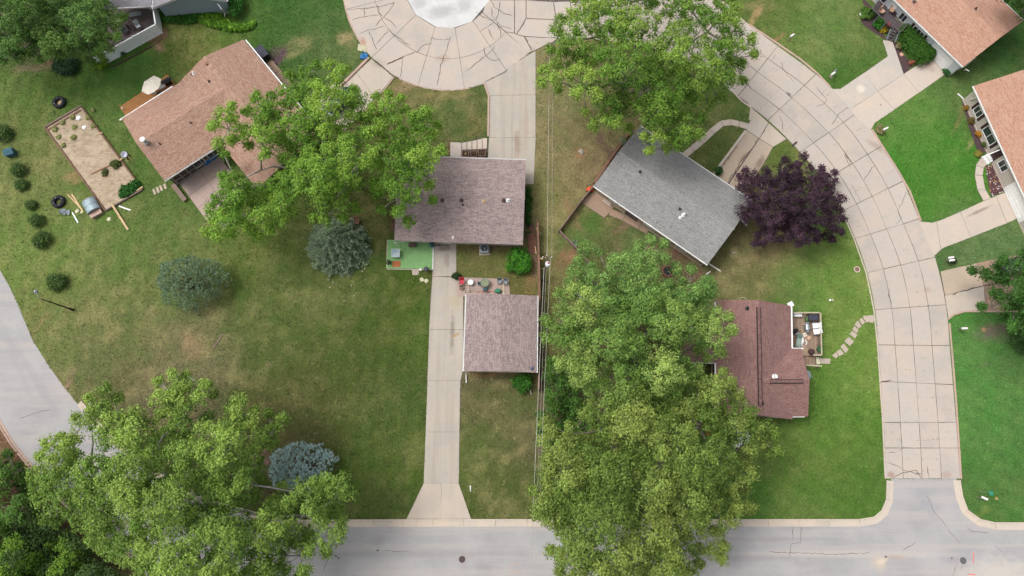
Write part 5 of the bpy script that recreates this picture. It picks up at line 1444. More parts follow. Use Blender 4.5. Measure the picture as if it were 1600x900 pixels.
T6P = [(34,734),(50,722),(64,711),(66,694),(76,681),(92,682),(110,673),(132,673),(124,664),(110,656),(124,648),(140,643),(136,624),(148,612),(159,609),(162,596),(170,592),(180,600),(185,613),(190,630),(196,645),(212,640),(227,647),(240,656),(250,664),(257,654),(244,640),(232,626),(240,614),(231,598),(246,594),(256,588),(265,586),(276,578),(288,577),(296,590),(310,588),(321,596),(332,604),(336,616),(328,628),(340,640),(351,634),(360,620),(368,622),(378,615),(388,622),(392,638),(406,640),(423,646),(438,648),(448,656),(440,668),(436,680),(444,694),(430,700),(412,704),(404,716),(412,730),(422,748),(410,764),(402,776),(420,782),(428,770),(440,758),(455,762),(472,753),(490,750),(510,741),(526,745),(544,732),(550,748),(546,760),(555,772),(540,786),(529,802),(544,818),(541,838),(524,842),(520,858),(506,868),(490,866),(465,864),(452,850),(440,862),(444,878),(470,876),(484,896),(460,915),(420,925),(360,940),(280,940),(220,930),(225,905),(200,900),(215,880),(190,882),(162,868),(150,850),(128,846),(124,828),(100,822),(84,818),(68,812),(60,798),(54,784),(56,766),(48,750)]
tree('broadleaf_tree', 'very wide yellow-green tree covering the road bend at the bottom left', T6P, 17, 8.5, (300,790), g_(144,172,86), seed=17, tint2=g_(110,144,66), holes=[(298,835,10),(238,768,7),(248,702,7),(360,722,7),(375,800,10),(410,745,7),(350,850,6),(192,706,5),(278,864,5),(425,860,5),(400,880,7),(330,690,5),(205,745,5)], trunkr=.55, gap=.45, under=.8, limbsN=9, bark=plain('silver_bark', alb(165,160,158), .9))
tree('broadleaf_tree', 'dark green woodland tree filling the gap in the bottom left corner', [(-60,800),(0,820),(30,812),(60,806),(90,822),(118,832),(132,848),(150,862),(160,880),(190,890),(200,915),(150,940),(80,945),(-60,930)], 7, 3.5, (70,880), g_(74,102,52), seed=24, tint2=g_(52,78,38), bough=44, clump=17, gap=.3, trunkr=.25)
tree('understory_tree', 'low dark undergrowth tree between the brown bank and the wide tree', [(24,742),(40,738),(54,752),(58,770),(52,790),(66,806),(84,820),(66,832),(40,830),(26,812),(36,786),(30,764)], 4, 2, (48,790), g_(80,112,52), seed=25, tint2=g_(58,86,40), bough=34, clump=15, gap=.45, trunkr=.12, limbsN=4)
T7P = [(-60,690),(0,694),(14,706),(26,724),(34,745),(30,765),(40,785),(36,810),(20,822),(-10,835),(-60,850)]
tree('broadleaf_tree', 'dark green tree at the left edge beside the brown bank', T7P, 9, 5, (-25,775), g_(94,132,58), seed=18, tint2=g_(62,98,42), bough=44, clump=17, gap=.6, trunkr=.3)
T7bP = [(-40,850),(5,846),(14,838),(25,836),(36,850),(50,852),(62,845),(78,846),(96,848),(112,846),(124,856),(116,872),(124,884),(112,900),(90,915),(60,940),(0,950),(-50,940)]
tree('broadleaf_tree', 'small bright tree in the bottom left corner of the view', T7bP, 9, 5, (45,900), g_(132,170,66), seed=19, tint2=g_(96,138,50), bough=44, clump=17, gap=.4, trunkr=.25)
T8P = [(-60,-40),(60,-60),(150,-50),(172,-20),(176,0),(186,16),(196,26),(198,44),(188,54),(182,70),(170,82),(156,92),(140,98),(120,98),(104,88),(88,94),(70,92),(52,98),(36,92),(20,100),(0,94),(-40,100)]
tree('broadleaf_tree', 'dark green rounded tree in the top left corner', T8P, 12, 5, (70,50), g_(112,148,76), seed=20, tint2=g_(82,120,60), gap=.2, under=1.0, leaf=.14, per=18, clump=15, trunkr=.4)
T9P = [(1151,292),(1154,274),(1166,266),(1178,272),(1190,268),(1192,262),(1204,266),(1210,258),(1216,242),(1228,240),(1234,252),(1240,262),(1246,250),(1252,239),(1264,244),(1268,256),(1280,264),(1290,259),(1303,264),(1306,282),(1298,290),(1312,296),(1322,306),(1322,318),(1312,324),(1318,338),(1316,354),(1314,368),(1300,376),(1284,374),(1268,378),(1256,384),(1240,378),(1224,376),(1210,370),(1202,380),(1192,388),(1178,386),(1178,374),(1188,362),(1184,350),(1170,348),(1160,342),(1152,332),(1156,318),(1150,306)]
tree('purple_leaf_tree', 'compact dark purple leaved tree beside the curved street', T9P, 8, 3.2, (1238,335), g_(82,60,78), seed=21, tint2=g_(56,40,55), bough=32, clump=11.5, sprigs=22, per=15, leaf=.115, jit=.115, gap=.1, trunkr=.25, bark=plain('pinkish_bark', alb(150,125,125), .9), rough=.5, under=.9)
T10P = [(1514,420),(1530,422),(1546,424),(1552,408),(1565,404),(1580,408),(1592,398),(1610,392),(1650,400),(1690,440),(1680,510),(1640,545),(1600,545),(1590,522),(1578,516),(1574,500),(1556,490),(1545,480),(1530,482),(1518,474),(1524,466),(1540,460),(1552,452),(1544,446),(1530,440),(1524,432)]
tree('broadleaf_tree', 'dark glossy tree reaching in over the car at the right edge', T10P, 9, 5, (1625,465), g_(88,136,60), seed=22, tint2=g_(54,94,38), bough=42, clump=17, gap=.5, trunkr=.3, leaf=.14)
T11P = [(1568,0),(1578,8),(1590,16),(1596,32),(1620,40),(1680,20),(1680,-60),(1600,-60),(1560,-30)]
tree('broadleaf_tree', 'dark tree behind the orange roof in the top right corner', T11P, 11, 6, (1630,-10), g_(62,100,42), seed=23, tint2=g_(38,70,28), gap=.4)

conifer('spreading blue-green spruce with radiating branches just south of the huge yellow-green tree', 530, 386, 60, 5.6, g_(176,194,162), seed=31, tint2=g_(138,156,126), rpy=55)
conifer('round grey-green conifer standing alone in the west lawn', 310, 446, 57, 4.2, g_(144,170,136), seed=32, rpy=44, style='dome', tint2=g_(116,138,108))
conifer('silvery blue conifer half under the wide tree at the bottom left', 476, 728, 55, 3.8, g_(206,228,226), seed=33, rpy=38, rot=R(12), style='dome', tint2=g_(164,190,190))

shrub('rounded bright green bush between the mauve house and its garage', 810, 411, 20.5, 1.5, g_(84,150,48), seed=41, tint2=g_(54,112,34))
shrub('loose green bush at the south east corner of the garage', 816, 600, 15, 1.6, g_(74,132,44), seed=42, tint2=g_(48,98,34))
shrub('narrow green climber against the east wall of the mauve house', 825, 325, 3.5, 1.2, g_(62,104,40), seed=43, rpy=46, tint2=g_(40,76,30))
row = [(8,211,13,'dark round shrub at the left edge above the teal bin'),(33,268,12,'upper shrub of the touching pair below the teal bin'),(37,290,10,'lower shrub of the touching pair below the teal bin'),(51,321,8.5,'small low shrub left of the second tyre'),(60,347,11,'medium round shrub below and left of the second tyre'),(70,377,13.5,'largest round shrub of the row in the left lawn'),(93,441,14,'southernmost shrub of the row, nearest the lamp post')]
first = shrub(row[0][3], row[0][0], row[0][1], 12, 1.0, g_(92,122,66), seed=44, tint2=g_(66,94,48), group='row of dark shrubs in the left lawn')
for x_, y_, r_, lb in row[1:]:
    c_ = copy_tree(first); c_.location = P(x_, y_); s_ = r_ / 13.0; c_.scale = (s_, s_ * random.uniform(.9, 1.1), s_); c_.rotation_euler = (0, 0, random.uniform(0, 6)); c_['label'] = lb
first.scale = (1.08, 1.08, 1)
shrub('large dark clipped hedge filling the bed beside the white wall at the top right', 1437, 70, 26, 1.5, g_(74,120,44), name='hedge', cat='hedge', seed=45, tint2=g_(52,94,32), leaf=.07, clump=.24, poly=[(1421,39),(1410,43),(1402,51),(1400,62),(1404,72),(1413,86),(1423,100),(1432,105),(1445,101),(1458,91),(1462,82),(1459,70),(1447,54),(1434,42)])
shrub('oval green bush by the corner of the pale blue house', 372, 14, 11, 1.6, g_(80,140,62), seed=46, rpy=22, tint2=g_(56,108,46))
shrub('yellow-green hosta bed curving below the blue house wall', 345, 36, 30, .5, g_(112,160,50), name='hosta_bed', cat='plant bed', seed=47, tint2=g_(78,124,36), poly=[(320,22),(345,24),(352,32),(360,38),(380,42),(394,38),(398,36),(392,46),(376,49),(356,47),(338,43),(322,38),(312,32)], leaf=.16, clump=.22)
shrub('dark green hosta bed along the blue house wall', 285, 28, 30, .5, g_(66,120,40), name='hosta_bed', cat='plant bed', seed=48, tint2=g_(44,92,30), poly=[(252,22),(280,21),(320,21),(316,32),(300,36),(280,36),(258,34)], leaf=.14, clump=.22)
shrub('blue-green low juniper under the corner tree', 106, 106, 22, 1.0, g_(62,96,66), seed=49, rpy=15, tint2=g_(42,70,48))
shrub('lime green bush at the west end of the white fence', 158, 100, 17, 1.1, g_(132,170,48), seed=50, rpy=11, tint2=g_(96,134,34))
shrub('dusty green weed clump against the white fence', 193, 83, 5, .6, g_(84,120,84), seed=51, clump=.18)
shrub('bright green leafy crop in the lower corner of the raised bed', 203, 296, 16, .6, g_(54,112,42), name='vegetable_plants', cat='plants', seed=52, leaf=.13, clump=.25, poly=[(190,300),(196,293),(206,292),(212,284),(220,290),(212,300),(200,306),(192,308)])
shrub('green bush with white flowers on the bed by the dark porch', 1353, 23, 10, .7, g_(92,132,54), seed=53, clump=.24)
shrub('bright leafy plant beside the dark porch steps', 1372, 41, 9, .8, g_(62,128,40), seed=54, clump=.24)
shrub('yellow flowering plant at the foot of the dark porch', 1379, 48, 5, .5, g_(190,170,50), seed=55, clump=.18, leaf=.08)
shrub('small green shrub at the corner of the white garage screen', 1479, 113, 6, .6, g_(62,112,60), seed=56, clump=.2)
shrub('small evergreen at the foot of the grey house beside the stained driveway', 1121, 270, 5.5, .8, g_(60,100,50), seed=57, clump=.2)
shrub('low dark weeds on the lawn under the tree at the right edge', 1600, 530, 28, .7, g_(74,112,60), seed=58, rpy=20, clump=.4)
shrub('dark clipped box plant at the corner of the garage patio', 713, 433, 5, .6, g_(60,84,50), seed=59, clump=.18)
for k, (x_, y_, c_, lb) in enumerate([(1510,170,(150,120,50),'yellowish perennial at the top of the dark mulch bed'),(1516,190,(120,110,60),'straggly brown perennial second down the mulch bed'),(1528,211,(190,140,50),'orange flowering perennial in the middle of the mulch bed'),(1538,228,(90,110,60),'green perennial at the bottom end of the mulch bed'),(1527,241,(150,145,70),'yellow-green grass clump beside the curved footpath')]):
    shrub(lb, x_, y_, 4.5, .45, g_(*c_), name='perennial', cat='plant', seed=60 + k, clump=.16, leaf=.08, group='perennials by the right edge house')
for k, (x_, y_, r_) in enumerate([(115,185,4),(100,193,4),(88,203,4.5),(118,200,4),(93,216,4),(117,216,4.5),(101,228,4),(139,185,4),(147,198,4),(146,173,3)]):
    if k == 0: v0 = shrub('topmost small grey-green seedling of the raised bed', x_, y_, 3.4, .3, g_(170,178,120), name='seedling', cat='plant', seed=70, clump=.16, leaf=.08, group='seedlings in the raised bed')
    else:
        c_ = copy_tree(v0); c_['label'] = ['', 'seedling above the left end of the seedling rows', 'leftmost seedling of the raised bed', 'seedling between the two white stones', 'seedling at the west board, second from the left', 'seedling right of centre in the third row', 'lowest seedling of the seedling patch', 'seedling nearest the east corner of the bed', 'seedling on the east side below the corner one', 'seedling close to the east boards near the top corner'][k]; c_.location = P(x_, y_); s_ = r_ / 4; c_.scale = (s_, s_, s_); c_.rotation_euler = (0, 0, k * 1.3)
shrub('olive green tomato plant by the plank in the middle of the raised bed', 183, 258, 7, .6, g_(96,112,60), name='vegetable_plants', cat='plants', seed=72, clump=.2, leaf=.09)
shrub('thin grey-green plant left of the tomato plant in the raised bed', 165, 271, 5, .4, g_(104,112,72), name='vegetable_plants', cat='plants', seed=73, clump=.16, leaf=.09)
# ------------------------------------------------------------------ things on the plots
def at(px, py, z=0.0): return P(px, py, z)
def ang(a, b_):
    d = P(*b_) - P(*a); return math.atan2(d.y, d.x)

def planks_fill(parent, poly_px, z, wd, gap, mat, direction, th=.035, name='plank', maxlen=None):
    """boards laid side by side inside a pixel quad (a,b,c,d): boards run along a->b"""
    a, b_, c_, d_ = [P(x, y, z) for x, y in poly_px]
    n_ = max(1, int(((d_ - a).length) / (wd + gap)))
    proto = []
    for i in range(n_):
        t0, t1 = (i + .05) / n_, (i + .95) / n_
        q0, q1 = a.lerp(d_, t0), b_.lerp(c_, t0); r0, r1 = a.lerp(d_, t1), b_.lerp(c_, t1)
        e = random.uniform(-.012, .012)
        mb = MB(); mb.prism([(q0.x, q0.y), (q1.x, q1.y), (r1.x, r1.y), (r0.x, r0.y)], z - th, z + random.uniform(-.004, .004)); mb.build(name, mat, parent)

# left: orange deck of the brown house
dk = thing('wooden_deck', 'orange stained wooden deck along the north west eave of the brown house', 'deck', P(225,145))
hard([(187,167),(262,117),(278,138),(195,200)])
planks_fill(dk, [(187,167),(262,117),(280,139),(203,190)], .62, .20, .01, M['wood_deck'], 0)
mb = MB()
for a, b_ in (((188,168),(262,118)), ((188,168),(203,189)), ((262,118),(279,140))): mb.beam(P(*a, .48), P(*b_, .48), .06, .24)
mb.build('rim_board', M['wood_deck'], dk)
for q_ in ((189,168),(214,151),(238,135),(261,119),(201,187)):
    mb = MB(); c_ = P(*q_); mb.box((c_.x, c_.y, .22), (.12, .12, .5)); mb.build('post', M['wood_deck'], dk)
def umbrella(label, px, py, z, r_, tilt, rotz, mat, n=6, name='patio_umbrella'):
    base = P(px, py, .62); t = thing(name, label, 'umbrella', base)
    top = Vector((base.x, base.y, z)); Mx = Matrix.Rotation(rotz, 3, 'Z') @ Matrix.Rotation(tilt, 3, 'Y')
    mb = MB(); vs = [top + Mx @ Vector((0, 0, .42))]; fs = []
    for ring, (rr, zz) in enumerate(((.5, .26), (1.0, 0.0))):
        for i in range(n * 2):
            a = PI * i / n; k = 1 if i % 2 == 0 else .90
            vs.append(top + Mx @ Vector((math.cos(a) * r_ * rr * k, math.sin(a) * r_ * rr * k, zz - (.03 if i % 2 else 0))))
    m_ = n * 2
    fs = [(0, 1 + i, 1 + (i + 1) % m_) for i in range(m_)] + [(1 + i, 1 + m_ + i, 1 + m_ + (i + 1) % m_, 1 + (i + 1) % m_) for i in range(m_)]
    mb.add(vs, fs); o = mb.build('canopy', mat, t); s_ = o.modifiers.new('thickness', 'SOLIDIFY'); s_.thickness = .01
    mb = MB()
    for i in range(n):
        a = 2 * PI * i / n; mb.tube([top + Mx @ Vector((0, 0, .38)), top + Mx @ Vector((math.cos(a) * r_ * .5, math.sin(a) * r_ * .5, .23)), top + Mx @ Vector((math.cos(a) * r_ * .98, math.sin(a) * r_ * .98, -.03))], .012, 4)
    mb.build('ribs', M['greymetal'], t)
    mb = MB(); mb.tube([base, (base.x, base.y, z - .6), tuple(top + Mx @ Vector((0, 0, .4)))], .022, 8); mb.build('pole', M['greymetal'], t)
    mb = MB(); mb.lathe(tuple(base), [(.26, 0), (.24, .06), (.05, .10), (.04, .3)], 16); mb.build('base', M['dark'], t)
    return t
umbrella('cream hexagonal patio umbrella tilted over the orange deck', 249, 146, 2.6, 1.42, R(16), R(150), M['cloth'])
def chair(label, px, py, z0, rz, mat, frame, name='patio_chair', s=1.0, group=None, z_extra=0):
    b_ = P(px, py, z0); t = thing(name, label, 'chair', b_, group)
    Mx = Matrix.Rotation(rz, 3, 'Z'); L = lambda x, y, z: tuple(b_ + Mx @ Vector((x * s, y * s, z * s)))
    mb = MB(); mb.box(L(0, 0, .43), (.50 * s, .50 * s, .06 * s), rz); mb.build('seat', mat, t, bevel=.015)
    mb = MB(); mb.box(L(0, .27, .72), (.50 * s, .05 * s, .52 * s), rz, rx=R(-12)); mb.build('backrest', mat, t, bevel=.015)
    for x in (-1, 1):
        for y in (-1, 1):
            mb = MB(); mb.tube([L(x * .23, y * .22, .42), L(x * .26, y * .27, 0)], .016 * s, 6); mb.build('leg', frame, t)
        mb = MB(); mb.tube([L(x * .27, -.24, .40), L(x * .28, -.25, .63), L(x * .28, .24, .66), L(x * .25, .27, .8)], .018 * s, 6); mb.build('armrest', frame, t)
    return t
def table(label, px, py, z0, sx, sy, rz, top, frame, h=.72, rnd=False, name='patio_table', rim=True):
    b_ = P(px, py, z0); t = thing(name, label, 'table', b_)
    Mx = Matrix.Rotation(rz, 3, 'Z'); L = lambda x, y, z: tuple(b_ + Mx @ Vector((x, y, z)))
    mb = MB()
    if rnd: mb.lathe(L(0, 0, h - .03), [(sx / 2, 0), (sx / 2, .03)], 28)
    else: mb.box(L(0, 0, h - .015), (sx, sy, .03), rz)
    mb.build('tabletop', top, t, bevel=.006)
    if rim:
        mb = MB()
        if rnd: mb.torus(L(0, 0, h - .01), sx / 2, .02, 28, 6)
        else:
            for a, b2 in (((-1, -1), (1, -1)), ((1, -1), (1, 1)), ((1, 1), (-1, 1)), ((-1, 1), (-1, -1))): mb.beam(L(a[0] * sx / 2, a[1] * sy / 2, h), L(b2[0] * sx / 2, b2[1] * sy / 2, h), .05, .05)
        mb.build('rim', frame, t)
    k_ = .33 if rnd else .42
    for x in (-1, 1):
        for y in (-1, 1):
            mb = MB(); mb.tube([L(x * sx * k_, y * sy * k_, h - .03), L(x * sx * (k_ + .04), y * sy * (k_ + .04), 0)], .02, 6); mb.build('leg', frame, t)
    return t
def grill(label, px, py, z0, rz, s=1.0, mat=None, lid=None):
    b_ = P(px, py, z0); t = thing('grill', label, 'grill', b_); mat = mat or M['dark']; lid = lid or mat
    Mx = Matrix.Rotation(rz, 3, 'Z'); L = lambda x, y, z: tuple(b_ + Mx @ Vector((x * s, y * s, z * s)))
    mb = MB(); mb.box(L(0, 0, .45), (.75 * s, .5 * s, .6 * s), rz); mb.build('cabinet', mat, t, bevel=.02)
    mb = MB(); n_ = 8
    vs = []; 
    for x in (-.38, .38):
        for i in range(n_ + 1): a = PI * i / n_; vs.append(L(x, .27 * math.cos(a), .78 + .24 * math.sin(a)))
    mb.add(vs, [(i, i + 1, n_ + 2 + i, n_ + 1 + i) for i in range(n_)] + [tuple(range(n_, -1, -1)), tuple(range(n_ + 1, 2 * n_ + 2))]); mb.build('lid', lid, t, bevel=.01)
    for x in (-1, 1): mb = MB(); mb.box(L(x * .55, 0, .80), (.32 * s, .42 * s, .04 * s), rz); mb.build('side_shelf', mat, t)
    mb = MB(); mb.tube([L(-.25, -.30, .86), L(.25, -.30, .86)], .015, 6); mb.build('handle', M['steel'], t)
    for x in (-1, 1): mb = MB(); mb.cyl(L(x * .33, -.2, .1), .09 * s, .05 * s, 14, axis=Mx @ Vector((1, 0, 0))); mb.build('wheel', M['rubber'], t)
    return t
grill('black covered grill at the east end of the orange deck', 265, 131, .62, R(33), 1.05)
table('white table beside the umbrella on the orange deck', 256, 139, .62, .9, .8, R(33), M['white'], M['greymetal'])
chair('white chair beside the umbrella pole on the orange deck', 243, 147, .62, R(120), M['white'], M['greymetal'])
b_ = P(192.5, 170, .62); t = thing('lantern', 'small white lantern at the west corner of the orange deck', 'lantern', b_)
mb = MB(); mb.lathe(tuple(b_), [(.10, 0), (.12, .05), (.12, .2), (.04, .28)], 12); mb.build('lamp_globe', M['white'], t); mb = MB(); mb.torus((b_.x, b_.y, b_.z + .29), .05, .01, 12, 5); mb.build('ring', M['greymetal'], t)

# dark box against the north east wall and a concrete strip
b_ = P(411,88); t = thing('storage_box', 'dark blue-black storage box against the east gutter of the brown house', 'box', b_); rz = ang((403,82),(437,127))
mb = MB(); mb.box((b_.x, b_.y, .45), (1.7, 1.3, .9), rz); mb.build('body', M['dark'], t, bevel=.03); mb = MB(); mb.box((b_.x, b_.y, .95), (1.78, 1.38, .10), rz); mb.build('lid', plain('blue_black_lid', alb(52,52,72), .5), t, bevel=.02)
path('footpath', 'greyish concrete strip along the east wall of the brown house', [(418,98),(432,114),(446,131),(460,148)], 1.35, 1.6, M['conc_tan'])

# timber framed raised bed -------------------------------------------------
RB = [(72,200.5),(128,167),(224,296.5),(166,330)]
hard([(70,200),(128,164),(227,296),(166,333)])
rb = thing('raised_bed', 'large timber framed raised garden bed of dry soil in the left lawn', 'raised bed', P(148,248))
sm, n, l, b = newmat('dry_soil'); p = worldpos(n)
c_ = mix(n, l, ramp(n, l, noise(n, l, p, .8, 5, .65), .35, .65), alb(170,150,126), alb(196,178,154))
mp = n.new('ShaderNodeMapping'); mp.inputs['Rotation'].default_value = (0, 0, R(-30)); mp.inputs['Scale'].default_value = (.5, 6, 1); l.new(p, mp.inputs['Vector'])
c_ = mix(n, l, ramp(n, l, noise(n, l, mp.outputs[0], 1.2, 3, .6), .45, .6, 0, .5), c_, alb(208,190,160))
c_ = mix(n, l, ramp(n, l, noise(n, l, p, 2.5, 4, .7), .52, .66, 0, .7), c_, alb(140,122,98))
c_ = mix(n, l, ramp(n, l, noise(n, l, p, .9, 5, .75), .60, .70, 0, .6), c_, alb(118,118,78))
g = noise(n, l, p, 9, 3, .7); c_ = mix(n, l, ramp(n, l, g, .5, .7, 0, .4), c_, alb(235,215,185))
l.new(c_, b.inputs['Base Color']); b.inputs['Roughness'].default_value = 1; bump(n, l, b, g, .05)
ins = inset([tuple(v) for v in PL(RB)], .12)
mb = MB(); K = 26
a_, b2, c2, d2_ = [Vector((v.x, v.y, 0)) for v in ins]
vs = []
for i in range(K + 1):
    for j in range(2 * K + 1):
        q_ = a_.lerp(b2, i / K).lerp(d2_.lerp(c2, i / K), j / (2 * K)); vs.append((q_.x, q_.y, .14 + .05 * math.sin(j * 1.6) * (.5 + .5 * math.sin(i * .5)) + random.uniform(0, .05)))
mb.add(vs, [(i * (2 * K + 1) + j, (i + 1) * (2 * K + 1) + j, (i + 1) * (2 * K + 1) + j + 1, i * (2 * K + 1) + j + 1) for i in range(K) for j in range(2 * K)]); mb.build('soil', sm, rb, smooth=True)
def timbers(parent, a, b_, h, wd, seg, mat, z0=0, name='timber'):
    pa, pb = P(*a), P(*b_); k = max(1, round((pb - pa).length / seg))
    for i in range(k):
        u, v = pa.lerp(pb, (i + .006) / k), pa.lerp(pb, (i + .994) / k); e = random.uniform(-.02, .02)
        for z in range(2):
            mb = MB(); mb.beam((u.x + e, u.y, z0 + h * (z + .5) / 2), (v.x + e, v.y, z0 + h * (z + .5) / 2), wd, h / 2 - .006); mb.build(name, mat, parent)
timbers(rb, RB[0], RB[1], .34, .18, 2.4, M['wood_grey']); timbers(rb, RB[1], RB[2], .26, .16, 2.4, M['wood_brown']); timbers(rb, RB[2], RB[3], .26, .16, 2.4, M['wood_grey']); timbers(rb, RB[3], RB[0], .30, .18, 2.4, M['wood_brown'])
timbers(rb, (75,203), (127,171), .30, .26, 2.4, M['wood_red']) if False else timbers(rb, (75.5,204.5), (128,173), .26, .22, 2.4, M['wood_brown'])
def board(label, a, b_, wd, th, mat, z=.05, name='board', z2=None, cat='board'):
    pa, pb = P(*a, z), P(*b_, z if z2 is None else z2); mb = MB(); mb.beam(pa, pb, wd, th)
    n_ = Vector(pa); o = mb.build(name, mat, None, bevel=.006); tag(o, label, cat)
    return o
board('pale plank laid across the middle of the raised bed', (184,253), (191,247), .16, .05, M['wood_tan'], .24)
board('short pale plank at the upper part of the raised bed', (151,210), (160,207), .14, .05, M['wood_tan'], .24)
board('narrow tan board on the south east edge of the raised bed', (213,298), (223,292), .16, .05, M['wood_tan'], .32)
board('long split tan board sticking out from the south corner of the raised bed', (174,318), (200,359), .24, .06, M['wood_tan'], .34, z2=.05)
board('white board lying beside the long tan board', (186,322), (204,328.5), .16, .05, M['white'], .05)
board('outer tan board of the pair left of the arched coop', (106,304), (126,325), .16, .05, M['wood_tan'], .04)
board('inner tan board of the pair left of the arched coop', (112,303), (130,331), .18, .05, M['wood_tan'], .07)
board('narrow grey board below the arched coop debris', (113,332), (122,348), .14, .04, M['steel'], .04)
board('brown border board across the middle of the raised bed', (142,272), (188,250), .14, .06, M['wood_red'], .21)
board('weathered pole lying half buried in the west lawn', (349,521), (332,545), .15, .06, M['wood_grey'], .03)
def rock(label, px, py, r_, mat, h=.5, name='stone', cat='stone', seed=0, z0=0.0, group=None):
    rg = np.random.default_rng(seed); b_ = P(px, py); mb = MB(); prof = []; n_ = 10
    vs = []; c_ = (b_.x, b_.y)
    for j, (rr, zz) in enumerate(((1, 0), (1.02, .4), (.75, .85), (.3, 1.0))):
        for i in range(n_):
            a = 2 * PI * i / n_; q_ = rr * r_ * rg.uniform(.82, 1.15); vs.append((c_[0] + q_ * math.cos(a), c_[1] + q_ * math.sin(a), z0 + zz * h * r_ * rg.uniform(.9, 1.1)))
    mb.add(vs, [(j * n_ + i, j * n_ + (i + 1) % n_, (j + 1) * n_ + (i + 1) % n_, (j + 1) * n_ + i) for j in range(3) for i in range(n_)] + [tuple(range(3 * n_, 4 * n_))])
    return tag(mb.build(name, mat, None), label, cat, group)
M['pale'] = plain('pale_block', alb(228,222,190), .9)
rock('left pale block lying among scraps by the arched coop', 121, 330, .26, M['pale'], .5, seed=1); rock('small pale block next to the end of the tan boards', 128, 331.5, .18, M['pale'], .5, seed=2)
rock('round pale stump slice beside the arched coop', 170.5, 342.5, .26, M['pale'], .35, name='stump', cat='stump', seed=3)
rock('white stone at the north end of the raised bed', 124, 185, .3, M['white'], .3, seed=4, z0=.18); rock('second white stone in the raised bed', 133, 200, .26, M['white'], .3, seed=5, z0=.18)
rock('pale rock in a worn dirt ring on the east strip', 908, 237, .36, M['rock'], .6, seed=6); rock('small pale rock on the dry lawn south of the grey house', 1145, 395, .22, M['rock'], .5, seed=7)
rock('left round yellowish paver by the long driveway', 659, 437, .26, M['pale'], .12, name='paver', cat='paver', seed=8); rock('right round yellowish paver by the long driveway', 666, 439, .24, M['pale'], .12, name='paver', cat='paver', seed=9)
rock('small tan stone on the lawn at the lower right', 1557, 779, .17, plain('tan_stone', alb(195,160,110), .9), .6, seed=10); rock('brown stone on the bright lawn right of the driveway', 1537, 515, .28, plain('brown_stone', alb(165,140,100), .9), .4, seed=11)
rock('white stone on the bed edge by the dark porch', 1346, 22, .28, M['white'], .5, seed=12); rock('pale rock at the bottom of the lawn by the kerb', 1298, 120, .2, M['rock'], .5, seed=13)
t = thing('tarp_scraps', 'crumpled pale grey plastic scraps below the second tyre', 'scraps', P(101,331))
for k, (x_, y_, s_) in enumerate([(98,330,.36),(105,332,.42),(101,334,.25)]):
    rg = np.random.default_rng(80 + k); b_ = P(x_, y_); vs = [(b_.x + s_ * (i / 4 - .5) * 1.6 + rg.normal() * .05, b_.y + s_ * (j / 4 - .5) * 1.6 + rg.normal() * .05, .05 + abs(rg.normal()) * .10) for i in range(5) for j in range(5)]
    mb = MB(); mb.add(vs, [(i * 5 + j, (i + 1) * 5 + j, (i + 1) * 5 + j + 1, i * 5 + j + 1) for i in range(4) for j in range(4)]); o = mb.build('plastic_sheet', M['dish'], t); q_ = o.modifiers.new('s', 'SOLIDIFY'); q_.thickness = .01
# tyres used as planters
def tyre(label, px, py, fill):
    b_ = P(px, py); t = thing('tyre', label, 'tyre', b_, 'large tyres lying in the left lawn')
    mb = MB(); mb.lathe((b_.x, b_.y, 0), [(.40, .02), (.62, .0), (.76, .06), (.80, .20), (.76, .34), (.62, .42), (.46, .40), (.38, .34), (.36, .2)], 36); 
    mb.f = mb.f[:-2]; mb.mi = mb.mi[:-2]; mb.build('casing', M['rubber'], t, smooth=True)
    mb = MB()
    for k in range(30):
        a = 2 * PI * k / 30; mb.box((b_.x + .775 * math.cos(a), b_.y + .775 * math.sin(a), .20), (.07, .07, .30), a + .35)
    mb.build('tread', M['rubber'], t)
    mb = MB(); mb.lathe((b_.x, b_.y, 0), [(.38, .0), (.38, .05), (.2, .09)], 16); mb.build('filling', fill, t)
    mb = MB()
    for k in range(4): a = .6 + k * 1.55; mb.box((b_.x + .52 * math.cos(a), b_.y + .52 * math.sin(a), .425), (.10, .03, .012), a)
    mb.build('sidewall_marks', M['steel'], t)
    return t
tyre('large black tyre with a tan filling above the raised bed', 94, 161, M['wood_tan']); tyre('large black tyre with grass inside, left of the arched coop', 93, 316, plain('moss', alb(95,100,55), 1))
# arched chicken coop
M['wood_coop'] = wood('pale_pink_boards', alb(205,176,160), .08)
b_ = P(147,325); rz = ang((147,325),(157,343)) ; t = thing('chicken_coop', 'small coop with an arched pale metal roof and a boarded front', 'coop', b_)
Mx = Matrix.Rotation(rz, 3, 'Z'); L = lambda x, y, z: tuple(b_ + Mx @ Vector((x, y, z)))
mb = MB(); vs = []; n_ = 10
for x in (-1.0, .75):
    for i in range(n_ + 1): a = PI * i / n_; vs.append(L(x, .82 * math.cos(a), .45 + .5 * math.sin(a)))
mb.add(vs, [(i, i + 1, n_ + 2 + i, n_ + 1 + i) for i in range(n_)]); o = mb.build('roof', plain('pale_zinc', alb(160,178,186), .5, .2), t); q_ = o.modifiers.new('s', 'SOLIDIFY'); q_.thickness = .03
mb = MB(); mb.box(L(-.1, 0, .25), (1.6, 1.5, .5), rz); mb.build('body', M['wood_coop'], t)
mb = MB(); mb.box(L(1.02, 0, .22), (.5, 1.35, .44), rz); mb.build('nest_box', M['wood_coop'], t); mb = MB(); mb.box(L(1.02, 0, .47), (.62, 1.45, .05), rz); mb.build('nest_lid', M['wood_coop'], t)
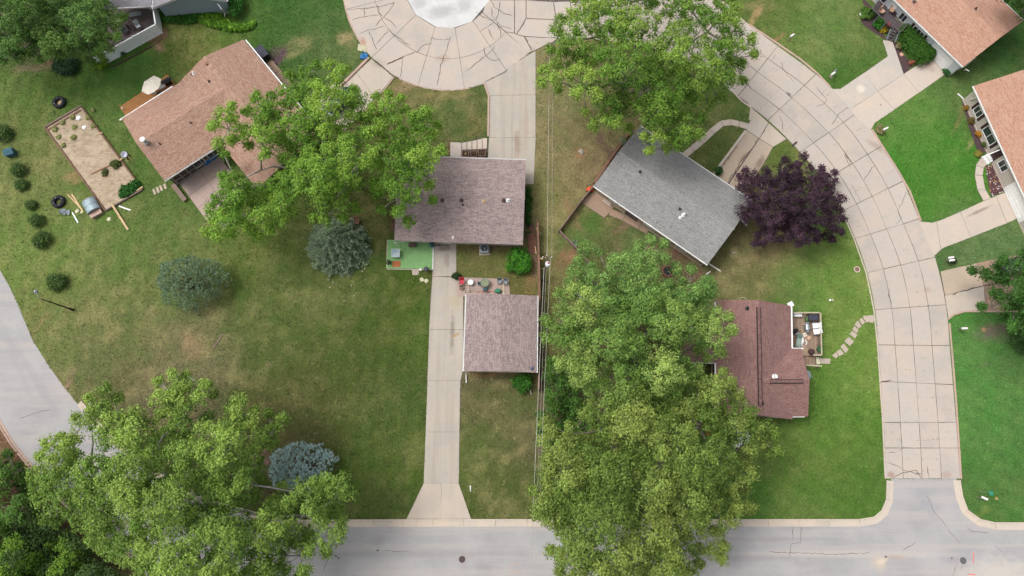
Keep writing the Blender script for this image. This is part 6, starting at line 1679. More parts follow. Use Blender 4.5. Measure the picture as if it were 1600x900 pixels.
for k in range(3): mb = MB(); vs = [L(-.9 + k * .8 + dx, .84 * math.cos(PI * i / n_), .46 + .52 * math.sin(PI * i / n_)) for dx in (0,) for i in range(n_ + 1)]; mb.tube(vs, .015, 4); mb.build('roof_rib', M['steel'], t)
# wheelbarrow-like tangle seen beside the bed: a watering can and tool
b_ = P(199,246); t = thing('wheelbarrow', 'white and grey wheelbarrow with wooden handles beside the raised bed', 'wheelbarrow', b_); rz = ang((195,243),(205,254)); Mx = Matrix.Rotation(rz, 3, 'Z')
L = lambda x, y, z: tuple(b_ + Mx @ Vector((x, y, z)))
mb = MB(); n_ = 14; vs = []
for rr, zz in ((.16, .18), (.36, .48), (.38, .50), (.33, .46), (.14, .22)):
    for i in range(n_): a = 2 * PI * i / n_; vs.append(L(-.25 + rr * 1.2 * math.cos(a), rr * math.sin(a), zz))
mb.add(vs, [(j * n_ + i, j * n_ + (i + 1) % n_, (j + 1) * n_ + (i + 1) % n_, (j + 1) * n_ + i) for j in range(4) for i in range(n_)] + [tuple(range(4 * n_, 5 * n_))]); mb.build('tray', plain('lavender_tub', alb(205,205,222), .5), t)
for s_ in (-1, 1): mb = MB(); mb.tube([L(-.3, s_ * .15, .2), L(.3, s_ * .2, .35), L(.85, s_ * .24, .45)], .025, 6); mb.build('handle', M['wood_tan'], t)
mb = MB(); mb.torus(L(-.68, 0, .18), .14, .05, 16, 8); mb.build('wheel', M['rubber'], t)
# teal compost bin
b_ = P(20,241); t = thing('compost_bin', 'dark teal compost bin with a sloped lid in the left lawn', 'bin', b_); rz = R(18)
mb = MB(); mb.box((b_.x, b_.y, .4), (1.05, .8, .8), rz); mb.build('body', M['teal'], t, bevel=.04)
Mx = Matrix.Rotation(rz, 3, 'Z'); mb = MB()
mb.add([tuple(b_ + Mx @ Vector(q_)) for q_ in ((-.58, -.46, .8), (.58, -.46, .8), (.58, .46, .8), (-.58, .46, .8), (-.54, 0, 1.0), (.54, 0, 1.0))], [(0, 1, 5, 4), (2, 3, 4, 5), (1, 2, 5), (3, 0, 4)]); mb.build('lid', plain('teal_lid', alb(60,105,125), .4), t)
# lamp post
b_ = P(114,484); t = thing('lamp_post', 'dark street lamp post leaning arm towards the road at the left', 'street lamp', b_)
mb = MB(); mb.lathe((b_.x, b_.y, 0), [(.16, 0), (.15, .5), (.09, .7), (.08, 3.2), (.055, 5.6)], 12); mb.build('pole', M['barkdark'], t, smooth=True)
hd = P(56,455.5,5.75); mb = MB(); mb.tube([(b_.x, b_.y, 5.5), ((b_.x * 2 + hd.x) / 3, (b_.y * 2 + hd.y) / 3, 5.85), tuple(hd)], .035, 6); mb.build('arm', M['greymetal'], t)
mb = MB(); mb.lathe(tuple(hd), [(.12, -.12), (.22, -.06), (.24, .02), (.14, .10), (.03, .13)], 14); mb.build('lamp_head', M['greymetal'], t, smooth=True)
mb = MB(); mb.lathe((hd.x, hd.y, hd.z + .12), [(.06, 0), (.06, .08), (.02, .1)], 10); mb.build('photocell', M['white'], t)

# basketball hoop ------------------------------------------------------------
b_ = P(569,89); t = thing('basketball_hoop', 'portable basketball hoop with a blue base at the edge of the turning circle', 'basketball hoop', b_)
mb = MB(); mb.prism([(b_.x + x, b_.y + y) for x, y in ((-.5, -.35), (.45, -.4), (.5, .25), (.2, .5), (-.4, .35))], .02, .24); mb.build('base', plain('bright_blue_base', alb(40,120,185), .4), t, bevel=.05)
tp = P(567,82,2.3); mb = MB(); mb.tube([(b_.x, b_.y, .2), tuple(tp), tuple(P(567,79,2.7))], .05, 8); mb.build('pole', M['blue'], t)
bb = P(566,75,2.8); d_ = (P(575,70) - P(569,89)).normalized(); mb = MB(); mb.box(tuple(bb), (1.15, .04, .78), math.atan2(d_.y, d_.x) - R(90), rx=R(-50)); mb.build('backboard', M['pale'], t)
mb = MB(); mb.torus((bb.x + d_.x * .35, bb.y + d_.y * .35, 2.62), .22, .014, 20, 6); mb.build('rim', M['orange'], t)

# cars -----------------------------------------------------------------------
def car(label, px, py, rz, paint, name='parked_car', L_=4.6, Wd=1.82, suv=False):
    b_ = P(px, py, .03); t = thing(name, label, 'car', b_); Mx = Matrix.Rotation(rz, 3, 'Z')
    T = lambda x, y, z: tuple(b_ + Mx @ Vector((x, y, z)))
    h = L_ / 2; w_ = Wd / 2; rf = 1.72 if suv else 1.45
    prof = [(-h, .35, .60, .80), (-h + .12, .22, .92, .95), (-h + .7, .20, 1.0, 1.0), (-.9, .20, 1.0, 1.0), (.7, .20, 1.0, 1.0), (h - .9, .20, .92, .99), (h - .2, .25, .78, .93), (h, .35, .58, .78)]
    mb = MB(); vs = []; n_ = 8
    for x, z0, z1, k in prof:
        for y, z in ((-w_ * k * .94, z0), (-w_ * k, z0 + .2), (-w_ * k, z1 - .18), (-w_ * k * .90, z1), (w_ * k * .90, z1), (w_ * k, z1 - .18), (w_ * k, z0 + .2), (w_ * k * .94, z0)): vs.append(T(x, y, z))
    m_ = len(prof); mb.add(vs, [(i * n_ + j, i * n_ + (j + 1) % n_, (i + 1) * n_ + (j + 1) % n_, (i + 1) * n_ + j) for i in range(m_ - 1) for j in range(n_)] + [tuple(range(n_ - 1, -1, -1)), tuple(range((m_ - 1) * n_, m_ * n_))])
    mb.build('body', paint, t, smooth=False, bevel=.03)
    st = [(-h + .35, .98, .80), (-h + .95, rf, .70), (.35, rf, .70), (1.15, .98, .80)] if not suv else [(-h + .15, 1.0, .84), (-h + .45, rf, .74), (.35, rf, .74), (1.15, 1.0, .84)]
    mb = MB(); vs = []
    for x, z, k in st: vs += [T(x, -w_ * k, z), T(x, w_ * k, z)]
    vs += [T(st[0][0], -w_ * .9, .93), T(st[0][0], w_ * .9, .93), T(st[3][0], -w_ * .9, .93), T(st[3][0], w_ * .9, .93)]
    mb.add(vs, [(0, 1, 3, 2), (4, 5, 7, 6), (0, 2, 4, 6), (1, 7, 5, 3), (8, 0, 6, 10), (1, 9, 11, 7)]); mb.build('window', M['glass'], t)
    mb = MB(); mb.add([T(st[1][0] - .03, -w_ * st[1][2], rf + .012), T(st[1][0] - .03, w_ * st[1][2], rf + .012), T(st[2][0] + .03, w_ * st[1][2], rf + .012), T(st[2][0] + .03, -w_ * st[1][2], rf + .012)], [(0, 1, 2, 3)])
    o = mb.build('roof_panel', paint, t); q_ = o.modifiers.new('s', 'SOLIDIFY'); q_.thickness = .03
    for y in (-1, 1):
        for a, c2 in ((0, 1), (2, 3)): mb = MB(); mb.beam(T(st[a][0], y * w_ * st[a][2], st[a][1]), T(st[c2][0], y * w_ * st[c2][2], st[c2][1]), .07, .05); mb.build('pillar', paint, t)
        for x in (-h + .85, h - .85):
            mb = MB(); mb.cyl(T(x, y * (w_ - .20), .33), .33, .22 * 1, 20, axis=Mx @ Vector((0, y, 0))); wh = mb.build('wheel', M['rubber'], t)
            mb = MB(); mb.cyl(T(x, y * (w_ + .005), .33), .20, .02, 14, axis=Mx @ Vector((0, y, 0))); mb.build('rim', M['steel'], wh)
        mb = MB(); mb.box(T(-h + .03, y * w_ * .66, .76), (.12, .34, .15), rz); mb.build('tail_light', M['red'], t, bevel=.02)
        mb = MB(); mb.box(T(h - .06, y * w_ * .62, .66), (.14, .36, .13), rz); mb.build('headlight', M['white'], t, bevel=.02)
        mb = MB(); mb.box(T(.75, y * (w_ + .10), 1.0), (.16, .2, .12), rz); mb.build('mirror', paint, t, bevel=.03)
    return t
M['carpaint'] = plain('dark_grey_car_paint', (.05, .05, .058), .25, .4, var=.03, spec=.6)
M['carblue'] = plain('dark_blue_car_paint', (.035, .05, .09), .25, .4, var=.03, spec=.6)
car('dark grey car with red tail lights under the tree at the right edge', 1587, 415, ang((1553,420),(1600,407)), M['carpaint'], suv=True)
car('dark blue car nearly hidden by leaves on the short upper left driveway', 532, 163, ang((532,163),(556,139)), M['carblue'])
t = thing('side_steps', 'three short pale steps beside the short driveway under the leaves', 'steps', P(527,139))
for k in range(3): mb = MB(); c_ = P(522.5 + k * 5.0, 136 + k * 4.2); mb.box((c_.x, c_.y, .12), (.55, .95, .24), R(-42)); mb.build('step', M['conc_pale'], t)

# mauve house back yard ---------------------------------------------------------
turf = plain('green_outdoor_carpet', alb(140,186,122), .95, var=.08)
hard([(606,375),(678,378),(677,421),(605,420)])
gp = thing('carpeted_patio', 'green outdoor carpet patio at the south west corner of the mauve house', 'patio', P(640,400))
mb = MB(); mb.prism([tuple(v) for v in PL([(606,375),(676.5,378),(675.5,420.5),(605,419.5)])], 0, .12); mb.build('carpet', turf, gp)
mb = MB(); mb.beam(P(677.3,378,.07), P(676.3,421,.07), .12, .16); mb.build('edge_strip', M['white'], gp)
mb = MB(); mb.beam(P(605,420.5,.05), P(676,421.5,.05), .08, .12); mb.beam(P(605.2,375,.05), P(604.4,420,.05), .08, .12); mb.build('edge_strip', M['kerb'], gp)
table('square glass table on the green carpet', 619.5, 398, .12, .95, .95, 0, M['tableglass'], M['steel'])
b_ = P(619.5,412.5,.12); t = thing('doormat', 'rusty orange mat at the lower left of the green carpet', 'mat', b_)
mb = MB(); mb.box((b_.x, b_.y, b_.z + .02), (.95, .72, .03), R(2)); mb.build('mat', plain('orange_mat', alb(198,122,78), .95), t); mb = MB(); [mb.box((b_.x - .4 + k * .2, b_.y, b_.z + .04), (.05, .66, .01), R(2)) for k in range(5)]; mb.build('mat_ribs', plain('orange_mat2', alb(175,100,62), .95), t)
b_ = P(609,411,.12); t = thing('flower_pot', 'dark pot at the left corner of the green carpet', 'pot', b_)
def pot(t, b_, r_, h, mat, soil=True, plant=None):
    mb = MB(); mb.lathe(tuple(b_), [(r_ * .7, 0), (r_, h * .9), (r_ * 1.08, h), (r_ * .9, h), (r_ * .85, h * .85)], 16); mb.build('pot', mat, t, smooth=False)
    if plant is not None:
        rg = np.random.default_rng(int(abs(b_[0] * 100)) + 5); lv, lt = clump_leaves(np.array([[b_[0], b_[1], b_[2] + h + .1]]), np.array([r_ * 1.3]), np.array([plant]), rg, 12, 10, .09, .8, .08); raw_mesh('plant', lv, 4, M['leaf'], lt, t)
pot(t, b_, .2, .3, M['dark'], plant=alb(80,90,70))
b_ = P(645,384,.12); t = thing('storage_bench', 'dark brown low storage bench on the green carpet by the wall', 'bench', b_)
mb = MB(); mb.box((b_.x, b_.y, b_.z + .2), (.85, .42, .4)); mb.build('body', plain('brown_box', alb(108,88,84), .8), t, bevel=.02); mb = MB(); [mb.box((b_.x, b_.y - .15 + k * .15, b_.z + .42), (.9, .12, .04)) for k in range(3)]; mb.build('lid', plain('brown_lid', alb(120,98,92), .8), t)
for k, (x_, y_, rz_, wdt, nm, lb, mt) in enumerate([(622,376.5,R(10),.9,'downspout_elbow','white bent pipe piece by the west end of the green carpet','white'),(634,377.5,R(-5),.8,'garden_tool','pale handled tool leaning at the wall above the green carpet','pale'),(667,380,R(4),.9,'garden_tool','pale hose reel bar at the wall right of the brown bench','pale')]):
    b_ = P(x_, y_, .12); mb = MB(); mb.tube([tuple(b_ + Vector((-wdt / 2, 0, .05))), tuple(b_ + Vector((0, .05, .25))), tuple(b_ + Vector((wdt / 2, .12, .5)))], .05, 8); mb.box(tuple(b_ + Vector((wdt / 2, .12, .5))), (.16, .12, .1)); tag(mb.build(nm, M[mt], None), lb, 'tool')
b_ = P(675.5,384,.12); t = thing('rain_barrel', 'dark teal barrel at the right end of the green carpet', 'barrel', b_); mb = MB(); mb.lathe(tuple(b_), [(.24, 0), (.28, .4), (.24, .8), (.2, .82)], 16); mb.build('barrel', M['teal'], t, smooth=True); mb = MB(); mb.torus((b_.x, b_.y, b_.z + .6), .26, .015, 16, 6); mb.build('hoop', M['dark'], t)
# bicycle
def bicycle(label, px, py, rz, mat):
    b_ = P(px, py, .04); t = thing('bicycle', label, 'bicycle', b_); Mx = Matrix.Rotation(rz, 3, 'Z') @ Matrix.Rotation(R(14), 3, 'X')
    T = lambda x, z, y=0: tuple(b_ + Mx @ Vector((x, y, z)))
    for s_ in (-1, 1):
        c_ = Vector((s_ * .52, 0, .33)); pts = [b_ + Mx @ (c_ + Vector((.32 * math.cos(a), 0, .32 * math.sin(a)))) for a in np.linspace(0, 2 * PI, 25)]
        mb = MB(); mb.tube(pts, .022, 6, cap=False); wh = mb.build('wheel', M['rubber'], t)
        mb = MB(); [mb.tube([b_ + Mx @ c_, b_ + Mx @ (c_ + Vector((.31 * math.cos(a), 0, .31 * math.sin(a))))], .004, 3) for a in np.linspace(0, 2 * PI, 13)[:-1]]; mb.build('spokes', M['steel'], wh)
    mb = MB()
    for a, c2 in (((-.52, .33), (-.05, .30)), ((-.52, .33), (-.18, .75)), ((-.05, .30), (-.20, .82)), ((-.05, .30), (.38, .72)), ((-.18, .75), (.36, .78)), ((.52, .33), (.36, .86))): mb.tube([T(*a), T(*c2)], .018, 6)
    mb.build('frame', mat, t)
    mb = MB(); mb.tube([T(.34, .92, -.28), T(.40, .90, -.1), T(.40, .90, .1), T(.34, .92, .28)], .015, 6); mb.build('handlebar', M['steel'], t)
    mb = MB(); mb.box(T(-.22, .86), (.26, .13, .06), rz); mb.build('saddle', M['dark'], t, bevel=.02)
    mb = MB(); mb.tube([T(-.05, .30, -.12), T(-.05, .30, .12)], .02, 6); mb.tube([T(-.05, .30, .12), T(.06, .18, .12)], .012, 5); mb.build('crank', M['steel'], t); return t
bicycle('dark bicycle leaning at the back wall at the top of the long driveway', 691, 383.5, R(2), M['dark'])
# AC unit
def ac(label, px, py, rz, s=.85):
    b_ = P(px, py); t = thing('air_conditioner', label, 'air conditioner', b_)
    mb = MB(); mb.box((b_.x, b_.y, .04), (s * 1.25, s * 1.25, .08), rz); mb.build('pad', M['conc_pale'], t)
    mb = MB(); mb.box((b_.x, b_.y, .42), (s, s, .68), rz); mb.build('housing', M['steel'], t, bevel=.03)
    mb = MB(); mb.lathe((b_.x, b_.y, .762), [(s * .40, 0), (s * .40, .012), (.02, .012)], 24); mb.build('fan_opening', M['dark'], t)
    mb = MB()
    for k in range(4): a = k * PI / 2 + .5; mb.box((b_.x + .16 * math.cos(a), b_.y + .16 * math.sin(a), .785), (.28, .11, .015), a, rx=R(20))
    mb.build('fan_blades', M['greymetal'], t)
    mb = MB(); [mb.torus((b_.x, b_.y, .81), s * r_, .006, 24, 4) for r_ in (.12, .2, .28, .36, .41)]; mb.build('fan_guard', M['steel'], t); return t
ac('square grey air conditioner at the back wall of the mauve house', 757, 391, R(3), 1.0)
b_ = P(649,425); mb = MB(); q_ = jag([tuple(v) for v in PL([(643.5,421),(655,421),(654,430),(644,430)])], .03, .5); mb.prism([(v.x, v.y) for v in q_], 0, .06); tag(mb.build('paver', M['stone'], None), 'square pale paver below the green carpet', 'paver')
rock('small white rock beside the square paver', 657, 420.5, .2, M['white'], .6, seed=14)
b_ = P(667,423); t = thing('charcoal_grill', 'round dark grey kettle grill between the green carpet and the pavers', 'grill', b_)
mb = MB(); mb.lathe((b_.x, b_.y, .45), [(.05, 0), (.26, .12), (.30, .25)], 18); mb.build('bowl', M['dark'], t, smooth=True); mb = MB(); mb.lathe((b_.x, b_.y, .70), [(.31, 0), (.28, .12), (.14, .22), (.03, .25)], 18); mb.build('lid', plain('slate_lid', alb(88,88,100), .4), t, smooth=True)
for k in range(3): a = k * 2.1; mb = MB(); mb.tube([(b_.x + .15 * math.cos(a), b_.y + .15 * math.sin(a), .5), (b_.x + .3 * math.cos(a), b_.y + .3 * math.sin(a), 0)], .014, 5); mb.build('leg', M['steel'], t)
# planter boxes by the entry
for k, (x_, y_, s_, lb) in enumerate([(727.5,242,.75,'left brown wooden planter frame beside the entry steps'),(740.5,242,.72,'middle brown wooden planter frame beside the entry steps'),(753.5,240.5,.85,'right and largest brown planter frame beside the entry steps')]):
    b_ = P(x_, y_, .1); t = thing('planter_box', lb, 'planter', b_, 'planter frames by the entry steps')
    for dx, dy, sx, sy in ((0, s_ / 2, s_, .09), (0, -s_ / 2, s_, .09), (s_ / 2, 0, .09, s_ - .1), (-s_ / 2, 0, .09, s_ - .1)): mb = MB(); mb.box((b_.x + dx, b_.y + dy, b_.z + .15), (sx, sy, .3)); mb.build('side_board', M['wood_brown'], t)
    mb = MB(); mb.box((b_.x, b_.y, b_.z + .08), (s_ - .1, s_ - .1, .16)); mb.build('soil', plain('dark_soil', alb(95,78,66), 1), t)
    rg = np.random.default_rng(90 + k); lv, lt = clump_leaves(np.array([[b_.x, b_.y, b_.z + .25]]), np.array([.13]), np.array([alb(200,190,150) if k == 0 else alb(110,100,80)]), rg, 8, 8, .07, .8, .06); raw_mesh('plant', lv, 4, M['leaf'], lt, t)
# garage patio furniture
chair('red lawn chair on the garage patio', 722, 442, .06, R(0), M['red'], M['greymetal'], s=1.15)
table('small round white table on the garage patio', 735.5, 442.5, .06, .68, .68, 0, M['white'], M['greymetal'], h=.5, rnd=True)
table('round green wire table in the middle of the garage patio', 758, 444, .06, 1.0, 1.0, 0, plain('green_mesh_top', alb(140,150,120), .6), M['teal'], h=.72, rnd=True)
chair('dark green wire chair below the round wire table', 758, 453, .06, R(180), M['teal'], M['teal'], s=.8); chair('dark green wire chair left of the round wire table', 750, 444, .06, R(90), M['teal'], M['teal'], s=.7)
chair('folding chair with blue-grey seat at the right end of the garage patio', 781, 441, .06, R(10), M['greymetal'], M['dark'], s=.95); chair('second blue-grey folding chair at the far right of the garage patio', 790, 442, .06, R(-8), M['greymetal'], M['dark'], s=.95)
b_ = P(778,455.5,.06); t = thing('wheeled_cart', 'small green garden cart against the garage wall', 'cart', b_); mb = MB(); mb.box((b_.x, b_.y, .4), (.62, .5, .3)); mb.build('tub', M['green'], t, bevel=.08); [(lambda m: (m.cyl((b_.x + s_ * .33, b_.y, .2), .16, .05, 14, axis=(s_, 0, 0)), m.build('wheel', M['rubber'], t)))(MB()) for s_ in (-1, 1)]
mb = MB(); mb.tube([(b_.x, b_.y + .2, .5), (b_.x + .02, b_.y + .75, .8)], .02, 6); mb.build('handle', M['steel'], t)
b_ = P(731,452,.06); t = thing('towel_rack', 'pale ladder-like wooden rack at the corner of the garage', 'rack', b_)
for s_ in (-1, 1): mb = MB(); mb.tube([(b_.x + s_ * .28, b_.y - .45, .0), (b_.x + s_ * .28, b_.y + .25, 1.5)], .03, 6); mb.build('rail', M['wood_grey'], t)
for k in range(4): mb = MB(); mb.tube([(b_.x - .28, b_.y - .35 + k * .2, .25 + k * .4), (b_.x + .28, b_.y - .35 + k * .2, .25 + k * .4)], .025, 6); mb.build('rung', M['pale'], t)
b_ = P(722,452,.06); chair('brown wire chair below the red lawn chair', 721.5, 451, .06, R(5), M['wood_grey'], M['iron'], s=.75)
mb = MB(); pts = [P(744 + k * 2.2, 455.5 + 1.2 * math.sin(k * 1.7), .1 + .02 * (k % 2)) for k in range(13)]; mb.tube(pts, .035, 5); tag(mb.build('garden_hose', plain('red_hose', alb(200,95,75), .6), None), 'reddish garden hose along the back wall of the garage', 'hose')
b_ = P(785,445,.06); mb = MB(); mb.tube([P(786.5,442,.5), P(786.5,459,.6)], .035, 6); mb.box(tuple(P(786.5,459,.6)), (.14, .2, .05)); tag(mb.build('folded_pole', M['pale'], None), 'pale pole leaning between the two folding chairs', 'pole')
b_ = P(833,575,0); q_ = h3.on_roof(831,576); mb = MB(); mb.box((q_.x, q_.y, q_.z + .12), (.34, .2, .12), R(40)); mb.tube([(q_.x - .3, q_.y + .12, q_.z + .1), (q_.x - .1, q_.y - .1, q_.z + .16), (q_.x + .25, q_.y + .3, q_.z + .1)], .03, 5); t = tag(mb.build('roof_antenna', plain('blue_grey_metal', alb(75,95,130), .5), None), 'small blue-grey antenna at the south east corner of the garage roof', 'antenna')
mb = MB(); mb.tube([P(735,760,.0), P(735.3,768,.05)], .06, 6); mb.cyl(tuple(P(735,760,.0)), .09, .12, 10); tag(mb.build('marker_stake', M['white'], None), 'thin white stake in the grass right of the driveway apron', 'stake')
mb = MB(); mb.tube([P(829,611,.0), P(830,616,.4)], .05, 6); mb.cyl(tuple(P(829,611,.0)), .08, .3, 10); tag(mb.build('marker_stake', M['white'], None), 'white stake beside the bush south east of the garage', 'stake')
# bench at the big tree
b_ = P(553,347); rz = R(-8); Mx = Matrix.Rotation(rz, 3, 'Z'); t = thing('park_bench', 'brown slatted bench beside the radiating spruce', 'bench', b_)
T = lambda x, y, z: tuple(b_ + Mx @ Vector((x, y, z)))
for k in range(4): mb = MB(); mb.box(T(0, -.22 + k * .15, .45), (1.5, .11, .035), rz); mb.build('slat', M['wood_red'], t)
for k in range(3): mb = MB(); mb.box(T(0, .33 + k * .03, .6 + k * .15), (1.5, .03, .11), rz); mb.build('slat', M['wood_red'], t)
for s_ in (-1, 1): mb = MB(); mb.beam(T(s_ * .66, -.25, .22), T(s_ * .66, .32, .22), .06, .44); mb.build('leg', M['barkdark'], t); mb = MB(); mb.beam(T(s_ * .70, -.25, .66), T(s_ * .70, .35, .66), .07, .04); mb.build('armrest', M['wood_red'], t)
# items along the east wall / fence
for k, (a, b2, lb) in enumerate([((837,356),(845,366),'pale leaning stick at the top end of the brown board fence'),((836,385),(838,397),'pale stick against the middle of the brown board fence')]): board(lb, a, b2, .08, .05, M['wood_tan'], .9, name='stick', cat='stick')
path('boardwalk', 'brown planked walk between the mauve house and the board fence', [(828,357),(831,375),(832,396)], 1.0, .5, M['wood_red'], z=.06, gap=.02)

# grey house yard ------------------------------------------------------------------
b_ = P(972,223); t = thing('round_planter', 'round pale green planter at the north west gutter of the grey house', 'planter', b_); pot(t, b_, .38, .45, M['dish'], plant=alb(120,150,110))
b_ = P(921,297); t = thing('toy_car', 'bright orange-red toy ride-on by the corner of the grey house', 'toy', b_)
mb = MB(); mb.prism([(b_.x - .42, b_.y - .22), (b_.x + .38, b_.y - .28), (b_.x + .42, b_.y + .2), (b_.x + .1, b_.y + .34), (b_.x - .35, b_.y + .2)], .12, .42); mb.build('body', M['orange'], t, bevel=.06)
mb = MB(); mb.torus((b_.x + .12, b_.y + .02, .50), .11, .02, 14, 6); mb.build('steering_wheel', M['dark'], t)
for dx, dy in ((-.3, -.26), (.28, -.3), (-.28, .26), (.3, .26)): mb = MB(); mb.cyl((b_.x + dx, b_.y + dy, .12), .11, .06, 12, axis=(0, 1, 0)); mb.build('wheel', M['rubber'], t)
b_ = P(1040,378); t = thing('trash_bin', 'round dark bin by the back wall of the grey house', 'bin', b_); mb = MB(); mb.lathe((b_.x, b_.y, 0), [(.3, 0), (.38, .8), (.41, .82), (.41, .87), (.2, .95)], 20); mb.build('body', plain('slate_bin', alb(75,85,95), .5), t); mb = MB(); mb.torus((b_.x, b_.y, .93), .2, .02, 18, 6); mb.build('lid_ring', M['greymetal'], t)
b_ = P(898,382); t = thing('flower_pot', 'pale green pot at the south corner of the low board fence', 'pot', b_); pot(t, b_, .3, .35, M['dish'], plant=alb(130,160,130))
board('narrow white board on the ground south of the grey house', (1103,429), (1110,424), .14, .04, M['white'], .04)
t = thing('fire_pit', 'reddish fire ring half hidden under the pale green tree', 'fire pit', P(1043,424)); b_ = P(1043,424)
for k in range(12): a = 2 * PI * k / 12; mb = MB(); mb.box((b_.x + .62 * math.cos(a), b_.y + .62 * math.sin(a), .12), (.22, .30, .24), a); mb.build('brick', M['brick'], t)
mb = MB(); mb.lathe((b_.x, b_.y, 0), [(.5, 0), (.5, .05), (.1, .08)], 16); mb.build('ash', M['dark'], t)
shrub('small evergreen pot plant at the low kerb beside the stained driveway', 1124, 266, 3.5, .5, g_(70,104,70), seed=77, clump=.14, leaf=.07)
t = thing('drain_grate', 'small dark drain slot at the kerb by the purple tree', 'drain', P(1241,226)); c_ = P(1241,225.5); mb = MB(); mb.box((c_.x, c_.y, .04), (.95, .26, .03), R(42)); mb.build('frame', M['iron'], t); mb = MB(); [mb.box((c_.x + (k - 3) * .12 * math.cos(R(42)), c_.y + (k - 3) * .12 * math.sin(R(42)), .06), (.04, .2, .015), R(42)) for k in range(7)]; mb.build('grate_bars', M['dark'], t)

# red house deck -------------------------------------------------------------------
dk = thing('wooden_deck', 'grey-brown cluttered wooden deck at the east side of the red roofed house', 'deck', P(1262,520))
hard([(1237,488),(1282,488),(1284,556),(1276,571),(1256,571),(1240,560)])
ZD = .55
planks_fill(dk, [(1236,489),(1236,556),(1283,556),(1281,489)], ZD, .15, .008, wood('deck_boards', alb(176,152,130), .22), 0)
planks_fill(dk, [(1254,557),(1254,570),(1274,570),(1274,557)], ZD - .18, .15, .008, wood('deck_boards_lower', alb(172,148,126), .22), 0)
railm = wood('pale_rail', alb(205,195,165), .06)
RZ = 1.5
for a, b2 in (((1237,488.5),(1282,488.5)), ((1282,488.5),(1284,555)), ((1284,555),(1271,554.5)), ((1259,570.5),(1284,572))):
    mb = MB(); pa, pb = P(*a, RZ), P(*b2, RZ); mb.beam(pa, pb, .15, .05); mb.build('handrail', railm, dk)
    k = max(1, round((pb - pa).length / 1.3))
    for i in range(k + 1): q_ = pa.lerp(pb, i / k); mb = MB(); mb.box((q_.x, q_.y, RZ / 2), (.10, .10, RZ - .03)); mb.build('post', M['wood_grey'], dk)
    mb = MB(); nb = int((pb - pa).length / .16)
    for i in range(nb): q_ = pa.lerp(pb, (i + .5) / nb); mb.box((q_.x, q_.y, (RZ + ZD) / 2), (.04, .04, RZ - ZD - .05))
    o = mb.build('balusters', M['wood_grey'], dk); o['kind'] = 'stuff'
mb = MB(); mb.beam(P(1279,489,ZD - .1), P(1281,555,ZD - .1), .05, .2); mb.beam(P(1237,489,ZD - .1), P(1280,489,ZD - .1), .05, .2); mb.build('rim_board', M['wood_grey'], dk)
mb = MB(); q_ = P(1276.5,563); mb.box((q_.x, q_.y, .12), (.4, .95, .24)); mb.build('step', M['pale'], dk)
b_ = P(1244,493,ZD); t = thing('storage_chest', 'white oblong chest at the top left corner of the cluttered deck', 'chest', b_); mb = MB(); mb.box((b_.x, b_.y, ZD + .25), (.85, .42, .5)); mb.build('body', M['white'], t, bevel=.02); mb = MB(); mb.box((b_.x, b_.y, ZD + .53), (.9, .47, .05)); mb.build('lid', M['white'], t, bevel=.01)
table('dark slatted table at the top of the cluttered deck', 1267, 498, ZD, 1.15, .7, 0, plain('charcoal_top', alb(72,72,88), .6), M['dark'], h=.7)
b_ = P(1259,500,ZD); t = thing('flower_pot', 'leafy pot left of the dark table on the cluttered deck', 'pot', b_); pot(t, b_, .2, .3, M['dark'], plant=alb(110,150,100))
chair('upper white chair of the pair on the right of the cluttered deck', 1271, 510.5, ZD, R(-90), M['white'], M['greymetal'], s=1.25)
chair('lower white chair of the pair on the right of the cluttered deck', 1272, 519.5, ZD, R(-82), M['white'], M['greymetal'], s=1.25)
grill('grey and white narrow grill in the middle of the cluttered deck', 1257.5, 513, ZD, R(88), .85, M['greymetal'], M['steel'])
b_ = P(1257,523.5,ZD); t = thing('cushion', 'cream cushion near the middle of the cluttered deck', 'cushion', b_); mb = MB(); mb.box((b_.x, b_.y, ZD + .08), (.5, .45, .14), R(20)); mb.build('cushion', M['cloth'], t, bevel=.06); mb = MB(); mb.box((b_.x, b_.y, ZD + .155), (.12, .12, .01), R(20)); mb.build('button', M['cushion'], t)
b_ = P(1263.5,528,ZD); t = thing('cushion', 'tan cushion beside the cream one on the cluttered deck', 'cushion', b_); mb = MB(); mb.box((b_.x, b_.y, ZD + .08), (.42, .5, .14), R(-10)); mb.build('cushion', M['cushion'], t, bevel=.06); mb = MB(); mb.box((b_.x, b_.y, ZD + .155), (.1, .1, .01), R(20)); mb.build('button', M['cloth'], t)
b_ = P(1246,534,ZD); t = thing('lounge_chair', 'green and white lounge chair at the lower left of the cluttered deck', 'lounge chair', b_); rz = R(78); Mx = Matrix.Rotation(rz, 3, 'Z'); T = lambda x, y, z: tuple(b_ + Mx @ Vector((x, y, z)))
mb = MB(); mb.box(T(-.15, 0, .35), (1.0, .55, .06), rz); mb.build('seat', plain('green_white_fabric', alb(160,178,168), .8), t, bevel=.02); mb = MB(); mb.box(T(.55, 0, .52), (.55, .55, .05), rz, ry=R(-35)); mb.build('backrest', plain('green_fabric', alb(120,150,135), .8), t, bevel=.02)
for s_ in (-1, 1): mb = MB(); mb.tube([T(-.62, s_ * .29, .34), T(.4, s_ * .29, .36), T(.8, s_ * .29, .70)], .02, 6); mb.tube([T(-.5, s_ * .29, .34), T(-.5, s_ * .29, 0)], .02, 6); mb.tube([T(.4, s_ * .29, .34), T(.4, s_ * .29, 0)], .02, 6); mb.build('side_frame', M['dark'], t)
b_ = P(1252.5,532,ZD); t = thing('folded_tarp', 'crumpled white tarp beside the lounge chair on the deck', 'tarp', b_)
